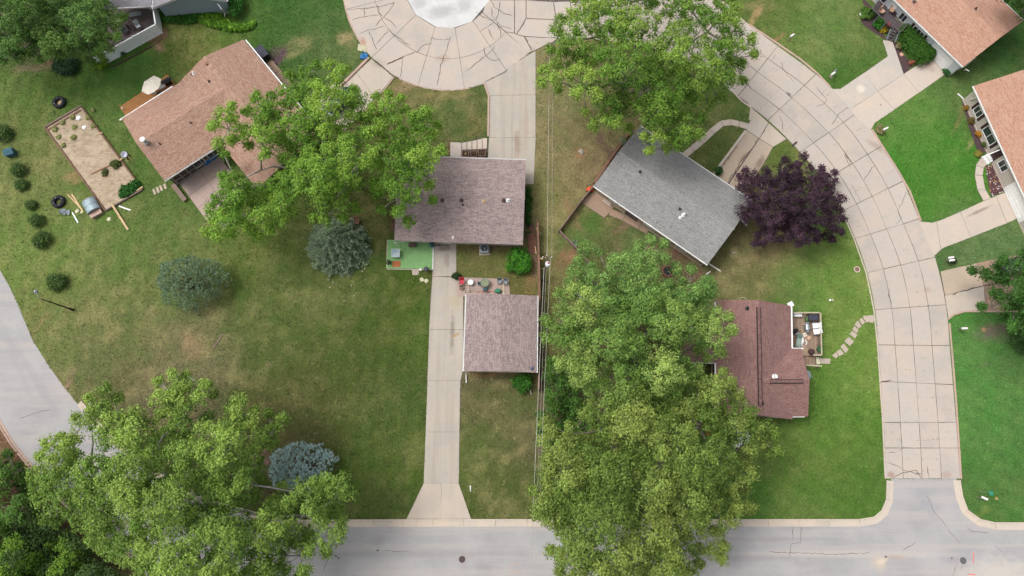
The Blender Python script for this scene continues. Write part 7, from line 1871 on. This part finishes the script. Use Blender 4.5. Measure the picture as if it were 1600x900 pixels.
rg = np.random.default_rng(99); pl_ = PL([(1250,524),(1253.5,523),(1255,527),(1254,531),(1256.5,536),(1253,541),(1249.5,543),(1249,536)], ZD); c0 = sum(pl_, Vector()) / len(pl_)
vs = [(c0.x, c0.y, ZD + .35)] + [((v.x + c0.x) / 2, (v.y + c0.y) / 2, ZD + .2 + rg.uniform(0, .2)) for v in pl_] + [(v.x, v.y, ZD + .04) for v in pl_]; m_ = len(pl_)
mb = MB(); mb.add(vs, [(0, 1 + i, 1 + (i + 1) % m_) for i in range(m_)] + [(1 + i, 1 + m_ + i, 1 + m_ + (i + 1) % m_, 1 + (i + 1) % m_) for i in range(m_)]); mb.build('sheet', M['white'], t); mb = MB(); mb.tube([P(1251,541,ZD + .1), P(1256,528,ZD + .3)], .015, 5); mb.build('cord', M['greymetal'], t)
b_ = P(1259.5,535,ZD); mb = MB(); mb.beam(P(1258,531,ZD + .1), P(1261,535,ZD + .1), .1, .06); mb.beam(P(1261,535,ZD + .1), P(1259,539,ZD + .1), .1, .06); tag(mb.build('pipe_elbow', M['white'], None), 'bent white pipe piece lying on the cluttered deck', 'pipe')
b_ = P(1241,518,ZD); t = thing('flower_pot', 'black pot against the wall of the cluttered deck', 'pot', b_); pot(t, b_, .24, .4, M['dark'], plant=alb(60,60,60))
b_ = P(1244,522,ZD); t = thing('bucket', 'white bucket beside the black pot on the cluttered deck', 'bucket', b_); mb = MB(); mb.lathe(tuple(b_), [(.15, 0), (.2, .35), (.17, .35), (.13, .05)], 16); mb.build('pail', M['white'], t); mb = MB(); mb.torus((b_.x, b_.y, ZD + .36), .19, .01, 16, 5); mb.build('rim', M['steel'], t)
b_ = P(1267,550,ZD); t = thing('bean_bag', 'dark brown round seat at the bottom of the cluttered deck', 'seat', b_); mb = MB(); mb.lathe(tuple(b_), [(.25, 0), (.36, .12), (.3, .3), (.1, .36)], 18); mb.build('cushion', plain('brown_fabric', alb(88,66,66), .9), t, smooth=True); mb = MB(); mb.torus((b_.x, b_.y, ZD + .14), .35, .015, 20, 5); mb.build('piping', M['dark'], t)
b_ = P(1277.5,546.5,ZD); t = thing('flower_pot', 'green leafed pot in the lower right corner of the cluttered deck', 'pot', b_); pot(t, b_, .24, .35, M['dark'], plant=alb(80,150,100))
b_ = P(1262,470); 
t = thing('garden_hoop', 'thin pale hoop at the north edge of the red roof', 'hoop', P(1161,468)); mb = MB(); mb.torus(tuple(P(1161,470,.9)), .42, .025, 24, 6); mb.build('hoop', M['pale'], t); mb = MB(); mb.tube([P(1161,470,.9), P(1161,470,0)], .03, 6); mb.build('stand', M['greymetal'], t)
rock('lawn ornament stone north of the cluttered deck', 1297, 469, .15, M['white'], .8, seed=15); rock('second small pale stone next to the lawn ornament stone', 1301, 469, .12, M['pale'], .8, seed=16)
# glimpsed under the largest tree : white trailer and red kayak-like thing
b_ = P(1150,676); t = thing('parked_trailer', 'white trailer glimpsed through the leaves of the largest tree', 'trailer', b_)
mb = MB(); mb.box((b_.x, b_.y, 1.0), (1.9, 3.2, 1.3), R(8)); mb.build('body', M['white'], t, bevel=.1); mb = MB(); mb.box((b_.x, b_.y, 1.70), (.5, .5, .08), R(8)); mb.build('roof_hatch', M['dish'], t, bevel=.02)
for s_ in (-1, 1): mb = MB(); mb.cyl((b_.x + s_ * .85, b_.y, .3), .3, .16, 16, axis=(s_, 0, 0)); mb.build('wheel', M['rubber'], t)
b_ = P(1106,673); t = thing('garden_cart', 'orange-red cart glimpsed under the largest tree', 'cart', b_); mb = MB(); mb.box((b_.x, b_.y, .45), (.7, 1.0, .3), R(20)); mb.build('tub', M['orange'], t, bevel=.05); [(lambda m: (m.cyl((b_.x + s_ * .4, b_.y, .2), .2, .06, 14, axis=(s_, 0, 0)), m.build('wheel', M['rubber'], t)))(MB()) for s_ in (-1, 1)]

# top right porch --------------------------------------------------------------------
hard([(1350,0),(1330,-20),(1390,-30),(1424,37),(1400,66),(1380,62),(1345,20)])
pc = thing('porch_deck', 'dark grey corner porch deck with railings at the white walled house', 'deck', P(1392,30)); ZP = .9
quad = [(1363,14),(1377,-3),(1418,35),(1404,51)]
planks_fill(pc, [(1376,-4),(1363,14),(1404,50),(1419,36)][::1], ZP, .16, .01, M['deckgrey'], 0)
planks_fill(pc, [(1390,-20),(1376,-4),(1390,9),(1402,-6)], ZP, .16, .01, M['deckgrey'], 0)
for a, b2 in (((1363,14),(1396,45)), ((1363,14),(1380,-8)), ((1405,51),(1420,37))):
    pa, pb = P(*a, ZP + .95), P(*b2, ZP + .95); mb = MB(); mb.beam(pa, pb, .10, .05); mb.build('handrail', M['deckgrey'], pc)
    k = max(1, round((pb - pa).length / 1.2))
    for i in range(k + 1): q_ = pa.lerp(pb, i / k); mb = MB(); mb.box((q_.x, q_.y, (ZP + .95) / 2), (.09, .09, ZP + .95)); mb.build('post', M['greymetal'], pc)
    mb = MB(); nb = int((pb - pa).length / .14)
    for i in range(nb): q_ = pa.lerp(pb, (i + .5) / nb); mb.box((q_.x, q_.y, ZP + .48), (.03, .03, .92))
    mb.build('balusters', M['dark'], pc)['kind'] = 'stuff'
for k in range(4):
    a, b2 = (1390 - k * 2.0, 46 + k * 4.5), (1401 - k * 1.8, 50 + k * 4.5); zz = ZP - .2 * (k + 1)
    mb = MB(); mb.beam(P(*a, zz), P(*b2, zz), .34, .05); mb.build('step', M['deckgrey'], pc)
for a in ((1385,62),(1398,66)): mb = MB(); mb.beam(P(*a, .9), P(a[0] + 7, a[1] - 17, ZP + .9), .08, .05); mb.build('handrail', M['steel'], pc); mb = MB(); c_ = P(*a); mb.box((c_.x, c_.y, .45), (.08, .08, .9)); mb.build('post', M['steel'], pc)
chair('left tan cushioned chair on the dark porch', 1375, 21, ZP, R(40), M['cushion'], M['dark'], s=1.2); chair('right tan cushioned chair near the wall on the dark porch', 1390.5, 19, ZP, R(-30), M['cushion'], M['dark'], s=1.2)
chair('dark reddish chair with armrests beside the right tan chair on the porch', 1396, 23, ZP, R(-40), M['shutter'], M['dark'], s=.9)
b_ = P(1406,32,ZP); t = thing('doormat', 'grey-green mat at the house end of the dark porch', 'mat', b_); mb = MB(); mb.box((b_.x, b_.y, ZP + .015), (1.3, .55, .02), ang((1400,26),(1412,38))); mb.build('mat', plain('olive_mat', alb(128,122,110), .95), t); mb = MB(); mb.box((b_.x, b_.y, ZP + .03), (1.1, .35, .008), ang((1400,26),(1412,38))); mb.build('inner_panel', plain('olive_mat2', alb(112,108,98), .95), t)
b_ = P(1385.5,41,ZP); t = thing('flower_pot', 'red flowering pot at the porch steps', 'pot', b_); pot(t, b_, .2, .3, M['brick'], plant=alb(200,80,90))
b_ = P(1421.5,99.5); t = thing('flower_pot', 'terracotta pot at the corner of the large hedge', 'pot', b_); pot(t, b_, .3, .4, plain('terracotta', alb(190,120,95), .8), plant=alb(210,140,120))
rock('pale pink stone in the dark bed beside the hedge', 1408.5, 85.5, .26, M['cushion'], .5, seed=17)
b_ = P(1401.5,74); t = thing('flower_pot', 'olive round pot in the dark bed beside the hedge', 'pot', b_); pot(t, b_, .28, .3, M['rock'], plant=alb(140,140,80))
for nm, poly, lab in (('mulch_bed', [(1394,62),(1400,66),(1416,90),(1426,104),(1412,116),(1404,92)], 'narrow dark mulch bed beside the big hedge'), ('mulch_bed', [(1344,-8),(1363,12),(1377,44),(1384,62),(1376,58),(1358,46),(1346,36),(1343,22),(1350,8)], 'dark curved mulch bed in front of the porch'), ('mulch_bed', [(1502,157),(1512,160),(1548,235),(1540,240),(1527,236),(1514,200)], 'dark mulch bed under the shuttered windows')):
    mm = M.get('mulch') or concrete('dark_mulch', alb(88,70,74), var=.25, slabvar=.0); M['mulch'] = mm
    surface(nm, poly, .02, mm, lab, kind='structure')
# rock bed right edge
b_ = P(1552,280); rbed = thing('rock_bed', 'bed of dark red and white pebbles beside the curved footpath', 'rock bed', b_)
poly = [(1539,259),(1551,259),(1558,272),(1566,290),(1568,300),(1549,307),(1545,290)]; hard(poly)
mb = MB(); mb.prism([tuple(v) for v in PL(poly)], 0, .04); mb.build('bed_base', M['mulch'] if 'mulch' in M else M['dark'], rbed)
rg = np.random.default_rng(5); pw = [(v.x, v.y) for v in PL(poly)]; s_ = scatter(pw, .17, rg)
for mi, mt in enumerate((plain('red_pebble', alb(120,75,78), .8), plain('white_pebble', alb(225,215,210), .8), plain('orange_pebble', alb(190,140,100), .8))):
    mb = MB()
    for k, (x, y) in enumerate(s_):
        if (k % 5 in (0, 1, 2) and mi == 0) or (k % 5 == 3 and mi == 1) or (k % 5 == 4 and mi == 2):
            r_ = rg.uniform(.06, .11); mb.lathe((x, y, .03), [(r_, 0), (r_ * .8, r_ * .6), (r_ * .3, r_ * .8)], 6)
    o = mb.build('pebbles', mt, rbed); o['kind'] = 'stuff'
hard([(1535,246),(1560,232),(1600,300),(1573,305)])
surface('porch_floor', [(1549,246),(1562,238),(1592,292),(1574,298),(1566,284),(1556,262)], .12, M['conc_pale'], 'pale porch floor behind the pebble bed', grass_free=False)
for k, (x_, y_, r_, c_, lb) in enumerate([(1571,262,.34,(170,130,105),'brown potted plant on the pale porch at the right edge'),(1576,273,.26,(60,55,60),'dark potted plant below the brown one on the pale porch'),(1586,290,.3,(50,50,55),'dark pot beside the white garage door'),(1574,292,.3,(180,160,140),'tan plant near the end of the pebble bed')]):
    b_ = P(x_, y_, .12); t = thing('flower_pot', lb, 'pot', b_); pot(t, b_, r_ * .8, .3, M['iron'], plant=alb(*c_))

# mailboxes ----------------------------------------------------------------------
def mailbox(label, px, py, rz, twin=False, pole=M['wood_grey'], col=M['white']):
    b_ = P(px, py); t = thing('mailbox', label, 'mailbox', b_); Mx = Matrix.Rotation(rz, 3, 'Z'); T = lambda x, y, z: tuple(b_ + Mx @ Vector((x, y, z)))
    mb = MB(); mb.box(T(0, 0, .55), (.1, .1, 1.1), rz); mb.build('post', pole, t); mb = MB(); mb.box(T(0, 0, 1.08), (.5, .6 if twin else .2, .04), rz); mb.build('bracket', pole, t)
    for y in ((-.17, .17) if twin else (0,)):
        n_ = 8; vs = []
        for x in (-.30, .30):
            vs += [T(x, y - .12, 1.10), T(x, y + .12, 1.10)] + [T(x, y + .12 * math.cos(PI * i / n_), 1.22 + .11 * math.sin(PI * i / n_)) for i in range(n_ + 1)]
        m_ = n_ + 3; order = [0, 1] + list(range(2, m_)); mb = MB(); mb.add(vs, [tuple(order[::-1]), tuple(k + m_ for k in order)] + [(order[i], order[(i + 1) % m_], order[(i + 1) % m_] + m_, order[i] + m_) for i in range(m_)]); mb.build('box', col, t)
        mb = MB(); mb.box(T(.10, y + .14, 1.28), (.10, .02, .12), rz); mb.build('flag', M['red'], t)
    return t
mailbox('white twin mailbox on the lawn strip between the two right driveways', 1477, 409, R(8), True)
mailbox('single white mailbox on the bright lawn below the worn driveway', 1497, 516, R(0)); mailbox('white mailbox in the lawn at the lower right corner of the junction', 1527, 777.5, R(-25))
mailbox('white mailbox with a blue-grey newspaper box near the kerb of the top lawn', 1295, 123, R(35)); b_ = P(1299,117.5); mb = MB(); mb.box((b_.x, b_.y, 1.0), (.5, .2, .2), R(45)); mb.box((b_.x, b_.y, .5), (.06, .06, 1.0)); tag(mb.build('newspaper_box', M['greymetal'], None), 'blue-grey newspaper box beside the white mailbox at the top lawn kerb', 'newspaper box')
mailbox('white mailbox among pale flowers at the top of the bright lawn', 1376, 208, R(25)); shrub('pale flowering clump round the mailbox on the bright lawn', 1374, 204, 6, .4, g_(150,150,105), seed=78, clump=.16, leaf=.08, rpy=8)
mailbox('white mailbox at the kerb of the uppermost lawn edge', 1232, 64, R(35)); shrub('dark plant clump behind the twin mailbox', 1486, 407, 5, .4, g_(70,84,54), seed=79, clump=.15, leaf=.08)
b_ = P(1541,770); t = thing('garden_flag', 'small green flag on a thin stake in the lower right lawn', 'flag', b_); mb = MB(); mb.tube([tuple(b_), (b_.x, b_.y, 1.1)], .012, 5); mb.tube([(b_.x - 1.2, b_.y + .25, .6), (b_.x, b_.y, 1.0)], .012, 4); mb.build('stake', M['greymetal'], t); mb = MB(); mb.box((b_.x, b_.y, .8), (.12, .46, .4), R(10), ry=R(30)); mb.build('cloth', plain('sea_green_cloth', alb(60,155,120), .8), t)

# utility pole and wires ------------------------------------------------------------
top = P(855,402,9.6); b_ = Vector((top.x, top.y, 0)); t = thing('utility_pole', 'grey wooden utility pole with a transformer beside the board fence', 'utility pole', b_)
mb = MB(); mb.lathe((b_.x, b_.y, 0), [(.17, 0), (.15, 3), (.13, 6), (.11, 9.6)], 12); mb.build('pole', wood('pole_wood', alb(128,112,95), .1), t, smooth=True)
mb = MB(); mb.box((b_.x + .1, b_.y + .1, 9.2), (1.1, .1, .1)); mb.build('crossarm', M['wood_grey'], t)
mb = MB(); mb.lathe((b_.x + .12, b_.y - .42, 7.9), [(.02, 0), (.24, .02), (.25, .8), (.27, .82), (.2, .9)], 16); mb.build('transformer', M['vinyl'], t); mb = MB(); mb.lathe((b_.x + .18, b_.y - .38, 8.78), [(.16, 0), (.15, .05), (.05, .12)], 12); mb.build('transformer_cap', plain('pinkish_cap', alb(190,130,145), .6), t)
for dx, dy in ((-.45, .1), (.0, .3), (.5, .1)): mb = MB(); mb.lathe((b_.x + dx, b_.y + dy, 9.25), [(.05, 0), (.07, .1), (.04, .15), (.06, .2), (.02, .28)], 10); mb.build('insulator', M['white'], t)
mb = MB(); mb.box((b_.x - .55, b_.y + .05, 8.9), (.28, .12, .1), R(-20)); mb.build('cutout', plain('tan_ceramic', alb(215,180,140), .6), t)
def wire(label, pts, r_=.02, mat=None):
    mb = MB(); mb.tube(pts, r_, 5); return tag(mb.build('power_line', mat or plain('wire_grey', alb(190,190,180), .5), None), label, 'power line')
def cat_(a, b_, sag, n=16): return [a.lerp(b_, i / n) - Vector((0, 0, sag * 4 * (i / n) * (1 - i / n))) for i in range(n + 1)]
wire('bright power line running north from the pole over the east strip', cat_(Vector((b_.x, b_.y + .3, 9.5)), P(861.5,-120,9.5), .5), .022)
wire('thin second power line running north from the pole', cat_(Vector((b_.x + .5, b_.y + .1, 9.5)), P(866,-120,9.5), .7), .012)
wire('upper power line running south past the garage from the pole', cat_(Vector((b_.x - .3, b_.y - .9, 8.8)), P(825,980,9.2), .5), .028)
wire('right power line running south beside the largest tree', cat_(Vector((b_.x + .35, b_.y, 9.4)), P(834,980,9.5), .4), .02)
wire('thin lowest service line running south beside the garage', cat_(Vector((b_.x, b_.y - .2, 7.6)), P(832,980,7.8), .4), .014)
p_ = P(845,420,1.5); mb = MB(); mb.tube([(b_.x, b_.y - .1, 5.2), tuple(P(844,419,1.4)), tuple(P(841.5,416,1.2))], .04, 5); mb.build('guy_bracket', M['wood_brown'], t)
# blue house patio furniture
hard([(180,14),(240,10),(246,38),(180,78)])
surface('patio', [(168,12),(243,5),(244,40),(182,76),(168,84)], .06, M['conc_tan'] if False else plain('dark_patio_floor', alb(120,108,106), .9, var=.2), 'dark patio floor inside the white fence at the top left', grass_free=False)
chair('dark red chair in the fenced patio of the blue house', 208, 46, .06, R(120), M['shutter'], M['dark'], s=1.2); chair('grey chair in the fenced patio of the blue house', 219, 44, .06, R(30), M['steel'], M['dark'], s=1.2)
table('pale table in the fenced patio under the porch roof', 216, 27, .06, 1.7, .8, R(10), M['steel'], M['dark']); b_ = P(197,50,.06); t = thing('fire_bowl', 'black fire bowl in the fenced patio of the blue house', 'fire bowl', b_); mb = MB(); mb.lathe(tuple(b_), [(.2, .2), (.45, .35), (.48, .4), (.4, .38), (.1, .28)], 18); mb.build('bowl', M['dark'], t); mb = MB(); [mb.tube([(b_.x + .3 * math.cos(a), b_.y + .3 * math.sin(a), .3), (b_.x + .38 * math.cos(a), b_.y + .38 * math.sin(a), .06)], .02, 5) for a in (0, 2.1, 4.2)]; mb.build('legs', M['dark'], t)
board('low dark edging board below the white fence', (176,105), (238,72), .14, .14, M['barkdark'], .06, name='edging')

# worn flecks : fallen cones and twigs under the conifers
for k, (x_, y_, r_) in enumerate([(513,437,.10),(521,441,.09),(566,424,.09),(516,449,.08),(549,446,.08),(571,437,.07),(553,462,.08),(538,470,.07)]):
    rock(['pale cone lying farthest left below the radiating spruce','second pale cone from the left below the spruce','pale cone at the right foot of the spruce','small cone left of centre in the lawn below the spruce','cone in the middle of the lawn below the spruce','rightmost small cone below the spruce','cone farther out in the lawn below the spruce','lowest of the small cones below the spruce'][k], x_, y_, r_ * 1.2, M['rock'], .6, name='fallen_cone', cat='cone', seed=200 + k, group='pale cones lying below the spruce')
# ------------------------------------------------------------------ grass tufts over the lawns (nobody could count them)
rg = np.random.default_rng(123)
N = 330000
gx = rg.uniform(-70, 70, N); gy = rg.uniform(-22, 64, N)
px, py = to_px(gx, gy)
k = (px > -40) & (px < 1640) & (py > -40) & (py < 940)
gx, gy = gx[k], gy[k]
mask = np.zeros(gx.shape, bool)
for poly in HARD:
    xs_ = [p[0] for p in poly]; ys_ = [p[1] for p in poly]
    bb_ = (gx > min(xs_)) & (gx < max(xs_)) & (gy > min(ys_)) & (gy < max(ys_)) & ~mask
    i_ = np.nonzero(bb_)[0]
    if len(i_):
        ins_ = in_poly(gx[i_], gy[i_], poly)
        near = edge_dist(gx[i_], gy[i_], poly) < .05      # blades lean over the edges
        mask[i_[ins_ & ~near]] = True
gx, gy = gx[~mask], gy[~mask]
K = len(gx); per = 3
col = lawn_rgb(gx, gy, True)
a = rg.uniform(0, 2 * PI, (K, per)); lean = rg.uniform(.04, .13, (K, per)); hgt = rg.uniform(.04, .11, (K, 1)) * rg.uniform(.7, 1.2, (K, per)); wd = rg.uniform(.02, .045, (K, per))
bx = gx[:, None] + rg.normal(size=(K, per)) * .06; by = gy[:, None] + rg.normal(size=(K, per)) * .06
ca, sa = np.cos(a), np.sin(a)
z0 = np.zeros_like(bx)
tri = np.stack([np.stack([bx - sa * wd, by + ca * wd, z0], -1), np.stack([bx + sa * wd, by - ca * wd, z0], -1), np.stack([bx + ca * lean, by + sa * lean, hgt], -1)], 2).reshape(-1, 3, 3)
v = rg.uniform(.85, 1.6, (K, 1, 1)) * rg.uniform(.85, 1.15, (K, per, 1))
dryb = (rg.uniform(size=(K, 1, 1)) < .08) * np.array([.5, .35, .5])
cc = np.clip(col[:, None, :] * v * (1.0 + dryb), .003, .8).reshape(-1, 3)
gr = raw_mesh('grass', tri, 3, M['grassblade'], cc, None)
tag(gr, 'short grass blades growing over all the lawns', 'grass', kind='stuff')

for o in list(C.objects):
    if o.parent is not None or 'category' not in o or 'group' in o: continue
    c_, lb = o['category'], o['label']
    if c_ == 'mailbox': o['group'] = 'mailboxes along the curved street'
    elif c_ in ('chair', 'pot', 'cushion') and 'cluttered deck' in lb: o['group'] = c_ + 's on the cluttered deck'
    elif c_ == 'chair' and 'porch' in lb: o['group'] = 'chairs on the dark porch'
    elif c_ == 'chair' and ('garage' in lb or 'wire' in lb or 'lawn chair' in lb or 'folding' in lb): o['group'] = 'chairs on the garage patio'
    elif c_ == 'house': o['group'] = 'houses round the curved street'
    elif c_ == 'power line': o['group'] = 'power lines on the utility pole'
    elif c_ == 'conifer': o['group'] = 'conifers in the west lawn'
    elif c_ == 'tree' and 'broadleaf' in o.name: o['group'] = 'large broadleaf trees'
    elif c_ == 'manhole cover': o['group'] = 'round covers near the street'
